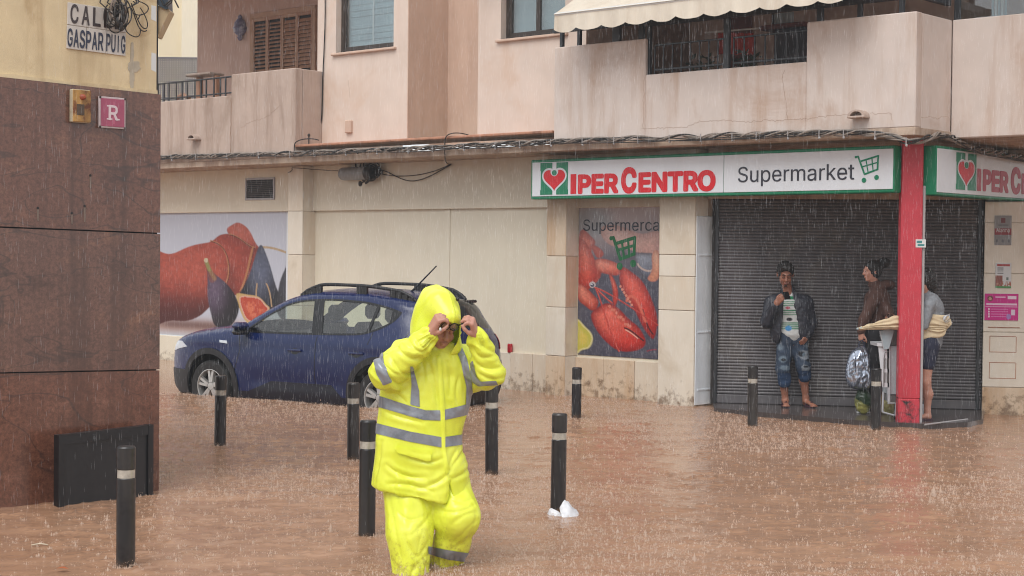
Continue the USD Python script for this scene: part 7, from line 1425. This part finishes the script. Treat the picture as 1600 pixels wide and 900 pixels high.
K.cone(A2(1371, 464, -.07), A2(1371, 464, .13), .088, .088, .05); K.cone(A2(1371, 470, .02), A2(1368, 514, .02), .145, .142, .05); K.cone(A2(1366, 468, -.11), el2, .072, .060, .03); K.cone(el2, A2(1346, 517, -.16), .058, .045, .02); K.cone(A2(1376, 468, -.06), el3, .072, .060, .03); K.cone(el3, A2(1391, 493, -.25), .058, .046, .02)
K.ell(A2(1386, 445, .03), (.085, .10, .055), None, .03); K.cone(A2(1366, 444, .02), A2(1370, 452, .02), .068, .09, .03); K.ell(A2(1364, 436, .02), (.055, .06, .05), None, .01, "cut")
M["brown_top"] = mat("brown_hoodie", C(86, 58, 50, .75), .85, .1, 20, .2, 160); obj("hooded_top", cloth(K, None, .010, (14, 14, 9), 16), M["brown_top"], p2, smooth=True)
T = Field(np.array([A2(1332, 600)[0], D2_ - .25, .06]), np.array([A2(1402, 600)[0], D2_ + .28, A2(1360, 500)[2]]), .0075); T.cone(A2(1367, 516, -.02), A2(1368, 516, .06), .125, .125, .05)
for a, b_, c_ in L2: T.cone(a, b_, .102, .070, .04); T.cone(b_, c_, .070, .048, .03)
M["black_cloth"] = mat("black_trousers", C(34, 34, 40, .8), .8, .1, 20); obj("trousers", cloth(T, None, .006, (14, 12, 10), 18), M["black_cloth"], p2, smooth=True)
for a, b_, c_ in L2:
    F = Field(np.array([c_[0] - .24, c_[1] - .09, .04]), np.array([c_[0] + .14, c_[1] + .09, .22]), .006); F.cone((c_[0] + .02, c_[1], .10), (c_[0] - .15, c_[1] - .02, .085), .042, .036, .02, .9); F.cone(c_, (c_[0], c_[1], .10), .042, .045, .02); F.func(lambda X, Y_, Z: .068 - Z, F.lo, F.lo + F.n * F.h, .004, "int")
    sh_o = obj("shoe", F.mesh(1), M["black_cloth"], p2, smooth=True); obj("sole", MB().prism(affinity.translate(affinity.scale(Point(0, 0).buffer(1), .125, .045), c_[0] - .065, c_[1] - .01), 0, .018, Fr((0, 0, .052), (1, 0, 0), (0, 0, 1), (0, 1, 0))), M["white_plastic"], sh_o)

# ------------------------------------------------------------------ the woman in grey behind the pole
D3 = ground(1447, 656, .05)[1] - .02; A3 = lambda px, py, dy=0.0: at(px, py, D3 + dy)
p3 = thing("person", "woman in grey top and dark shorts half hidden behind the red pole", "person", ground(1447, 656, .05))
BD = Field(np.array([A3(1405, 600)[0], D3 - .28, .04]), np.array([A3(1482, 600)[0], D3 + .26, A3(1445, 410)[2]]), .008); R3 = facing(-1.2, .35, 0); H3c = A3(1444, 441, 0); h3 = head(BD, H3c, R3, .95)
BD.cone(A3(1446, 452, .01), A3(1450, 466, .02), .045, .055, .03); BD.cone(A3(1452, 476, -.08), A3(1452, 476, .12), .065, .065, .05); BD.cone(A3(1452, 486, .02), A3(1447, 540, .02), .115, .125, .05)
for dy in (-.16, .18): BD.cone(A3(1450, 478, dy), A3(1441, 512, dy), .042, .036, .03); BD.cone(A3(1441, 512, dy), A3(1424, 505, dy - .05), .034, .026, .02); hand(BD, A3(1424, 505, dy - .05), A3(1416, 503, dy - .06), (0, 0, -1), .7, .06, .016, r=.0085)
L3 = [(A3(1450, 545, -.04), A3(1446, 596, -.06), A3(1449, 640, -.02)), (A3(1442, 545, .09), A3(1434, 596, .06), A3(1434, 640, .12))]
for a, b_, c_ in L3:
    BD.cone(a, b_, .085, .055, .04); BD.cone(b_, b_ * .55 + c_ * .45 + np.array([.02, .01, 0]), .052, .053, .03); BD.cone(b_ * .55 + c_ * .45 + np.array([.02, .01, 0]), c_, .05, .032, .03); BD.cone(c_, (c_[0] + .01, c_[1], .09), .034, .036, .02); BD.cone((c_[0] - .01, c_[1], .095), (c_[0] - .16, c_[1] - .06, .08), .034, .026, .02, .75, axis=(0, 0, 1))
obj("body", BD.mesh(1), M["skin_b"], p3, smooth=True)
HF = Field(H3c - .25, H3c + .25, .006); HF.ell(h3(0, .03, .05), np.array([.088, .105, .092]), R3, .02); HF.ell(h3(0, .05, -.04), np.array([.085, .075, .11]), R3, .03); HF.ell(h3(0, -.085, -.02), np.array([.07, .058, .09]), R3, .012, "cut"); hm = HF.mesh(1); push(hm, .012 * ridge((hm.vertices - H3c) * 24, 25)); obj("hair", hm, M["hair"], p3, smooth=True)
K = Field(np.array([A3(1408, 600)[0], D3 - .32, A3(1445, 552)[2]]), np.array([A3(1486, 600)[0], D3 + .32, A3(1445, 445)[2]]), .008); K.cone(A3(1453, 474, -.07), A3(1453, 474, .11), .09, .09, .05); K.cone(A3(1452, 484, .02), A3(1450, 532, .02), .155, .15, .05); K.cone(A3(1448, 458, .02), A3(1451, 466, .02), .06, .09, .03)
for dy in (-.15, .17): K.cone(A3(1451, 478, dy), A3(1442, 508, dy), .07, .06, .03)
M["grey_top"] = mat("grey_knit", C(150, 154, 160, .75), .9, .12, 30, .3, 160); obj("top", cloth(K, None, .008, (12, 12, 10), 26), M["grey_top"], p3, smooth=True)
T = Field(np.array([A3(1415, 600)[0], D3 - .26, A3(1445, 578)[2]]), np.array([A3(1478, 600)[0], D3 + .28, A3(1445, 520)[2]]), .008); T.cone(A3(1448, 535, -.02), A3(1446, 535, .06), .135, .135, .05)
for a, b_, c_ in L3: T.cone(a, a * .55 + b_ * .45, .115, .09, .04)
M["navy"] = mat("navy_shorts", C(40, 44, 66, .8), .8, .1, 20); obj("shorts", cloth(T, None, .006, (14, 12, 10), 28), M["navy"], p3, smooth=True)
for a, b_, c_ in L3: obj("sandal", MB().prism(affinity.translate(affinity.scale(Point(0, 0).buffer(1), .125, .045), c_[0] - .07, c_[1] - .03), 0, .018, Fr((0, 0, .052), (1, 0, 0), (0, 0, 1), (0, 1, 0))), M["flipflop"], p3)

# ------------------------------------------------------------------ what they have with them
DB = D2_ - .22; A4 = lambda px, py, dy=0.0: at(px, py, DB + dy)
M["foil"] = mat("silver_foil", C(196, 204, 220, .85), .22, .12, 12, metallic=.9, blotch=C(110, 126, 170, .8), blotch_lo=.56)
sb_ = thing("silver_bag", "crumpled silver insulated bag hanging from the woman's hand", "bag", A4(1342, 608))
bo = [(1336, 546), (1345, 541), (1352, 543), (1357, 556), (1360, 580), (1358.5, 606), (1340, 608), (1327, 603), (1321.5, 588), (1323, 570), (1328, 554)]
bp_ = Polygon(np.column_stack([cs_ for cs_ in CubicSpline(np.arange(len(bo) + 1), np.array(bo + bo[:1], float), bc_type="periodic")(np.linspace(0, len(bo), 90)).T]))
def bagskin(sgn):
    V, T_ = tri_region(bp_, 1.3); d = cKDTree(np.asarray(bp_.exterior.segmentize(.5).coords)).query(V)[0]; th = .085 * np.sqrt(np.clip(d / 11, 0, 1)); P = np.array([A4(a, b_, 0) for a, b_ in V]); cr = .022 * (ridge(np.column_stack([V[:, 0] * .10 + V[:, 1] * .03, V[:, 1] * .055 - V[:, 0] * .04, np.zeros(len(V)) + sgn]), 31) - .3) * np.clip(d / 4, 0, 1); P[:, 1] += sgn * (th + cr); return P, T_ if sgn > 0 else T_[:, ::-1]
mb = MB()
for s_ in (-1, 1): mb.add(*bagskin(s_))
obj("bag_body", mb, M["foil"], sb_, smooth=25)
obj("piping", MB().tube([A4(a, b_, -.0) for a, b_ in np.asarray(bp_.exterior.coords)[::4]], .005, 5), M["navy"], sb_); obj("handle", MB().tube([A4(1341, 543), A4(1343, 534), A4(1347, 532), A4(1350, 535), A4(1351, 544)], .008, 6), M["navy"], sb_); obj("side_seam", MB().tube([A4(1335.5, 550, -.085), A4(1337, 575, -.10), A4(1336, 604, -.06)], .004, 5), M["navy"], sb_)
def lumpy(nm, label, c, r, mt, seed, extra=None):
    t_ = thing(nm, label, "bag", (c[0], c[1], .05)); F = Field(np.asarray(c) - np.asarray(r) * 1.3, np.asarray(c) + np.asarray(r) * 1.3, .008); F.ell(c, r, None, .02); F.func(lambda X, Y_, Z: .056 - Z, F.lo, F.lo + F.n * F.h, .01, "int"); me = F.mesh(1); push(me, .014 * ridge((me.vertices - c) * 13, seed)); obj("bag_body", me, mt, t_, smooth=40)
    for e_ in (-1, 1): obj("handle", MB().tube([np.asarray(c) + [e_ * .05, 0, r[2] * .7], np.asarray(c) + [e_ * .02, 0, r[2] + .07], np.asarray(c) + [-e_ * .02, 0, r[2] * .8]], .006, 5), mt, t_)
lumpy("shopping_bag", "green and yellow shopping bag on the step under the silver bag", A4(1349, 626, .06) , (.085, .07, .14), mat("green_yellow_bag", C(44, 70, 44, .5), .35, .2, 8, blotch=C(186, 180, 100, .6), blotch_lo=.5), 41)
lumpy("shopping_bag", "yellowish bag with brown contents on the step beside the trolley leg", A4(1386, 632, .10), (.075, .08, .15), mat("yellow_brown_bag", C(176, 166, 110, .6), .4, .2, 9, blotch=C(120, 72, 40, .8), blotch_lo=.5), 43)
# trolley with crate
DT = pp[1] - .02 + .22; A5 = lambda px, py, dy=0.0: at(px, py, DT + dy)
tro = thing("trolley", "grey folding trolley with a metal cabinet behind the red pole", "trolley", (A5(1400, 650)[0], DT, .05))
def quad(nm, pts, y0, y1, m, parent, A=A5):
    n_ = len(pts); v = [A(a, b_, y0) for a, b_ in pts] + [A(a, b_, y0) + np.array([0, y1 - y0, 0]) for a, b_ in pts]; mb = MB().add(v, [(i, (i + 1) % n_, (i + 1) % n_ + n_, i + n_) for i in range(n_)]); mb.add(v, [(0, i + 1, i) for i in range(1, n_ - 1)] + [(n_, n_ + i, n_ + i + 1) for i in range(1, n_ - 1)]); return obj(nm, mb, m, parent)
M["pale_panel"] = mat("pale_grey_panel", C(182, 186, 190, .8), .45, .06, 10); M["mid_panel"] = mat("mid_grey_panel", C(112, 108, 106, .8), .5, .08, 10); M["teal_grey"] = mat("pale_teal_sheet", C(166, 182, 188, .8), .5, .05, 8)
quad("cabinet", [(1389, 541), (1437, 541), (1436, 616), (1389, 616)], .06, .36, M["pale_panel"], tro); quad("cabinet_base", [(1390, 617), (1436, 617), (1436, 628), (1390, 628)], .07, .35, M["mid_panel"], tro); quad("cabinet_top", [(1392, 506), (1402, 503), (1440, 503), (1449, 503), (1440, 540), (1391, 540)], .08, .34, M["mid_panel"], tro)
quad("frame_post", [(1386, 535), (1390, 532), (1391, 628), (1387, 628)], .02, .06, M["pale_panel"], tro)
obj("frame_tube", MB().tube([A5(1391, 535, .03), A5(1397, 515, .03), A5(1405, 500, .03)], .009, 6), M["pale_panel"], tro)
for pts in ([(1387, 630), (1400, 630), (1399, 653)], [(1379, 644), (1397, 649)], [(1380, 612), (1379, 644)], [(1436, 632), (1442, 632), (1441, 656)]): obj("leg", MB().tube([A5(a, b_, .03) for a, b_ in pts], .011, 6), M["pale_panel"], tro)
obj("caster", MB().ell(A5(1399, 652, .03), (.02, .02, .02), sub=2), M["gloss_black"], tro)
cr_ = thing("crate", "white slotted plastic crate standing before the trolley", "crate", A5(1380, 607, 0))
M["crate_white"] = mat("crate_white", C(216, 218, 222, .82), .4, .04, 10)
quad("side", [(1372.5, 541), (1389, 541), (1389, 605), (1379, 605)], .02, .035, M["crate_white"], cr_); quad("rim", [(1370, 536), (1390, 536), (1390, 541), (1371, 541)], .0, .33, M["crate_white"], cr_); quad("back", [(1373, 541), (1389, 541), (1389, 605), (1379, 605)], .30, .315, M["crate_white"], cr_)
for k in range(4):
    for j in range(2): quad("slot", [(1381.5 + k * 1.9, 560 + j * 22), (1382.5 + k * 1.9, 560 + j * 22), (1382.7 + k * 1.9, 576 + j * 22), (1381.9 + k * 1.9, 576 + j * 22)], .017, .019, M["mid_panel"], cr_)
obj("wire_bail", MB().tube([A5(1381, 604, .0), A5(1381.5, 560, .0), A5(1383, 551, .0), A5(1388, 549, .0)], .005, 5), M["mid_panel"], cr_)
sh2_ = thing("plastic_sheet", "pale teal plastic sheet hanging from the trolley top beside the crate", "sheet", A5(1385, 545, .0)); quad("sheet", [(1375, 517), (1398, 513), (1389, 545), (1381, 546)], -.01, .004, M["teal_grey"], sh2_); quad("edge_strip", [(1374, 517), (1376, 517), (1382, 546), (1380.5, 546)], -.014, -.0105, M["pale_panel"], sh2_)
pb2 = thing("white_board", "white board sticking out right of the red pole under the canvas", "board", A5(1443, 555, .0)); quad("board", [(1436, 548), (1451, 532), (1449, 541), (1437, 560)], .02, .04, M["crate_white"], pb2); quad("board_edge", [(1436, 560), (1449, 541.2), (1449.5, 543), (1436.5, 562)], .019, .041, M["mid_panel"], pb2)
par = thing("folded_parasol", "beige canvas parasol folded and laid across the trolley top", "parasol", A5(1410, 508, -.05))
M["canvas_tan"] = mat("tan_canvas", C(212, 192, 158, .88), .8, .08, 16, .2, 120, streak=.25, streak_col=C(160, 132, 100, .8))
F = Field(A5(1330, 545, -.30) - [0, 0, .02], A5(1498, 484, .25) + [0, 0, .02], .0065)
F.cone(A5(1342, 513.5, -.06), A5(1400, 504, -.06), .010, .065, .02, .8); F.cone(A5(1400, 504, -.06), A5(1440, 500, -.06), .065, .07, .03, .8); F.cone(A5(1440, 500, -.06), A5(1477, 500, -.06), .07, .055, .03, .7); F.cone(A5(1450, 506, -.03), A5(1470, 518, -.05), .085, .045, .04, .7); F.cone(A5(1440, 524, -.05), A5(1464, 520, -.05), .045, .05, .03, .6); F.cone(A5(1466, 514, -.05), A5(1481, 505, -.05), .05, .03, .03, .7)
me = F.mesh(1); v_ = me.vertices - A5(1410, 508); push(me, .0075 * np.sin(11 * np.arctan2(v_[:, 2] + .02, v_[:, 1] + .06) + 3 * v_[:, 0]) + .008 * ridge(np.column_stack([v_[:, 0] * 3 + v_[:, 2] * 3, v_[:, 1] * 9, v_[:, 2] * 13 + v_[:, 0] * 4]), 51, 2) - .004); obj("canvas", me, M["canvas_tan"], par, smooth=True)
obj("tip", MB().tube([A5(1338.5, 514, -.06), A5(1346, 512.5, -.06)], [.010, .014], 8), M["teal_grey"], par); obj("rod", MB().tube([A5(1470, 503.5, -.06), A5(1487.5, 504.5, -.06)], .012, 8), M["pale_panel"], par)
pa_ = thing("paper_sheets", "crumpled white paper at the right end of the folded parasol", "paper", A5(1480, 500, -.08)); obj("sheet", MB().add(*grid_sheet(8, 6, lambda u, v: np.array([A5(1474 + 10 * a, 494 + 7 * b_ - 4 * a, -.12 + .05 * a + .02 * math.sin(7 * a + 5 * b_)) for a, b_ in zip(u, v)]))), M["crate_white"], pa_, smooth=False); obj("sheet", MB().add(*grid_sheet(6, 6, lambda u, v: np.array([A5(1476 + 8 * a, 501 + 4 * b_ - 3 * a, -.10 + .03 * a + .02 * math.sin(5 * a + 9 * b_)) for a, b_ in zip(u, v)]))), M["crate_white"], pa_, smooth=False)
# ================================================================== rain: drops in the air, splashes on the water
W_ = np.random.default_rng(77)
def clear_of_walls(x, y):
    P = np.column_stack([x, y, np.zeros_like(x)]); f_ = (P - OB) @ nB > .12; l_ = ((P - La) @ nL > .05) | ((P - La) @ uL > sE + .02)
    return f_ & l_
UsdG = UsdGeom
M["splash"] = usdkit.material(stage, "/World/Looks/splash_water", {"p": ("principled_bsdf", {"base_color": C(214, 190, 172, .9), "roughness": .12, "ior": 1.33}), "t": ("transparent_bsdf", {}), "m": ("mix_closure", {"fac": .35})}, [("p.BSDF", "m.closure1"), ("t.BSDF", "m.closure2")], surface="m.closure")
M["drop"] = usdkit.material(stage, "/World/Looks/rain_drop", {"p": ("principled_bsdf", {"base_color": (.85, .87, .9), "roughness": .1, "ior": 1.33}), "t": ("transparent_bsdf", {}), "m": ("mix_closure", {"fac": .82})}, [("p.BSDF", "m.closure1"), ("t.BSDF", "m.closure2")], surface="m.closure")
# splash: a short crown, a jet and a few beads; several shapes, scattered
def spike(r, h, n=5):
    th = np.arange(n) / n * 2 * np.pi; v = [(r * math.cos(a), r * math.sin(a), -.004) for a in th] + [(r * .55 * math.cos(a), r * .55 * math.sin(a), h * .5) for a in th] + [(0, 0, h)]
    f = []
    for k in range(n): f += [(k, (k + 1) % n, n + (k + 1) % n), (k, n + (k + 1) % n, n + k), (n + k, n + (k + 1) % n, 2 * n)]
    return np.array(v), np.array(f)
octv = np.array([(1, 0, 0), (-1, 0, 0), (0, 1, 0), (0, -1, 0), (0, 0, 1.2), (0, 0, -1.2)]); octf = np.array([(0, 2, 4), (2, 1, 4), (1, 3, 4), (3, 0, 4), (2, 0, 5), (1, 2, 5), (3, 1, 5), (0, 3, 5)])
protos = []
for k in range(6):
    r_ = np.random.default_rng(100 + k); mb = MB(); v, f = spike(r_.uniform(.0035, .007), r_.uniform(.012, .034)); mb.add(v, f)
    for _ in range(r_.integers(2, 5)): rr = r_.uniform(.0018, .0036); mb.add(octv * rr + [r_.normal() * .016, r_.normal() * .016, r_.uniform(.006, .045)], octf)
    nc = 7; th = np.arange(nc) / nc * 6.283
    for a in th[: r_.integers(3, 8)]:
        c0 = np.array([math.cos(a), math.sin(a), 0]) * .013; v2, f2 = spike(.0022, .010 * r_.uniform(.5, 1.2), 3); mb.add(v2 + c0, f2)
    protos.append(mb.mesh())
def instancer(name, shapes, mt, pos, idx, scl, rot=None):
    pi = UsdGeom.PointInstancer.Define(stage, "/World/" + name); rel = pi.CreatePrototypesRel()
    for k, m_ in enumerate(shapes):
        p_ = f"/World/{name}/shape_{k}" if k else f"/World/{name}/shape"; usdkit.mesh(stage, p_, m_, mt, smooth=60); rel.AddTarget(p_)
    pi.CreatePositionsAttr(Vt.Vec3fArray.FromNumpy(pos.astype(np.float32))); pi.CreateProtoIndicesAttr(Vt.IntArray.FromNumpy(idx.astype(np.int32))); pi.CreateScalesAttr(Vt.Vec3fArray.FromNumpy(scl.astype(np.float32)))
    if rot is not None: pi.CreateOrientationsAttr(Vt.QuathArray([Gf.Quath(float(math.cos(a / 2)), 0, 0, float(math.sin(a / 2))) for a in rot]))
    return pi.GetPrim()
n_ = 95000; y_ = 6.5 + 13.5 * W_.uniform(0, 1, n_) ** 1.0; x_ = W_.uniform(-1, 1, n_) * (.36 * y_ + .8); ok = clear_of_walls(x_, y_); x_, y_ = x_[ok], y_[ok]; n_ = len(x_)
dens = meshkit.fbm(np.column_stack([x_ * .5, y_ * .5, 0 * x_]), 2, 9); ok = W_.uniform(0, 1, n_) < np.clip((dens - .33) * 3.2, .16, 1) * np.where((x_ < -1.0 + .1 * (y_ - 8)) & (y_ < 11.5), .25, 1); x_, y_ = x_[ok], y_[ok]; n_ = len(x_)
ex_, ey_ = [], []                                            # drops bursting where things stand in the water
for px, pyb, *_ in spec:
    c_ = ground(px, pyb); m_ = 46; a_ = W_.uniform(0, 6.283, m_); r_ = .056 + np.abs(W_.normal(size=m_)) * .02; ex_ += list(c_[0] + r_ * np.cos(a_)); ey_ += list(c_[1] + .05 + r_ * np.sin(a_))
for s0_, s1_, t0_, m_ in ((-7.6, sP2b, TBD + .02, 420), (sP2b, sP3b, .02, 160)):
    q_ = W_.uniform(s0_, s1_, m_); tt_ = t0_ + np.abs(W_.normal(size=m_)) * .06; P_ = OB + q_[:, None] * uB + tt_[:, None] * nB; ex_ += list(P_[:, 0]); ey_ += list(P_[:, 1])
q_ = W_.uniform(-3.2, .8, 320); P_ = np.array([CF.p(a, .89 + abs(W_.normal()) * .05, 0) for a in q_]); ex_ += list(P_[:, 0]); ey_ += list(P_[:, 1])
q_ = W_.uniform(0, 1, 260); sa_, sb2 = ground(1116, 639), ground(1440, 664); P_ = sa_ + q_[:, None] * (sb2 - sa_) + np.array([-.02, -.04, 0]) * np.abs(W_.normal(size=(260, 1))); ex_ += list(P_[:, 0]); ey_ += list(P_[:, 1])
for cx_, cy_, rr_ in ((B(655, 905, -.2)[0], DM - .2, .11), (B(697, 885, .07)[0], DM + .07, .10)):
    a_ = W_.uniform(0, 6.283, 70); r_ = rr_ + np.abs(W_.normal(size=70)) * .03; ex_ += list(cx_ + r_ * np.cos(a_)); ey_ += list(cy_ + r_ * np.sin(a_))
x_ = np.r_[x_, ex_]; y_ = np.r_[y_, ey_]; n_ = len(x_)
sc = W_.lognormal(-.80, .42, n_); scl = np.column_stack([sc * 1.15, sc * 1.15, sc * W_.uniform(.4, 1.15, n_)])
tag(instancer("rain_splashes", protos, M["splash"], np.column_stack([x_, y_, water_z(x_, y_)]), W_.integers(0, 6, n_), scl), "countless small rain splashes standing up from the muddy water", "splashes", kind="stuff")
# falling drops: slender beads
prof = np.array([(0.0001, -1), (.55, -.8), (1, -.35), (.85, .2), (.4, .7), (.0001, 1)]); dm = MB().lathe(prof, 5).mesh()
n_ = 36000; y_ = 9.6 + 10 * W_.uniform(0, 1, n_) ** .9; x_ = W_.uniform(-1, 1, n_) * (.34 * y_ + .3); ok = clear_of_walls(x_, y_); x_, y_ = x_[ok], y_[ok]; n_ = len(x_); z_ = .02 + W_.uniform(0, 1, n_) * (1.9 + .16 * y_ + .3)
r_ = W_.uniform(.00022, .00052, n_); scl = np.column_stack([r_, r_, W_.uniform(.016, .040, n_)])
tag(instancer("falling_rain", [dm], M["drop"], np.column_stack([x_, y_, z_]), np.zeros(n_), scl), "heavy rain drops falling everywhere in front of the buildings", "rain", kind="stuff")
# ================================================================== the rain-filled air
usdkit.material(stage, "/World/Looks/rain_haze", {"v": ("principled_volume", {"color": (.92, .93, .95), "density": .0015, "anisotropy": .2})}, volume="v.volume")
hz = MB().box(-60, 60, -30, 75, -1.4, 14)
tag(obj("haze", hz, "/World/Looks/rain_haze", smooth=False), kind="stuff")
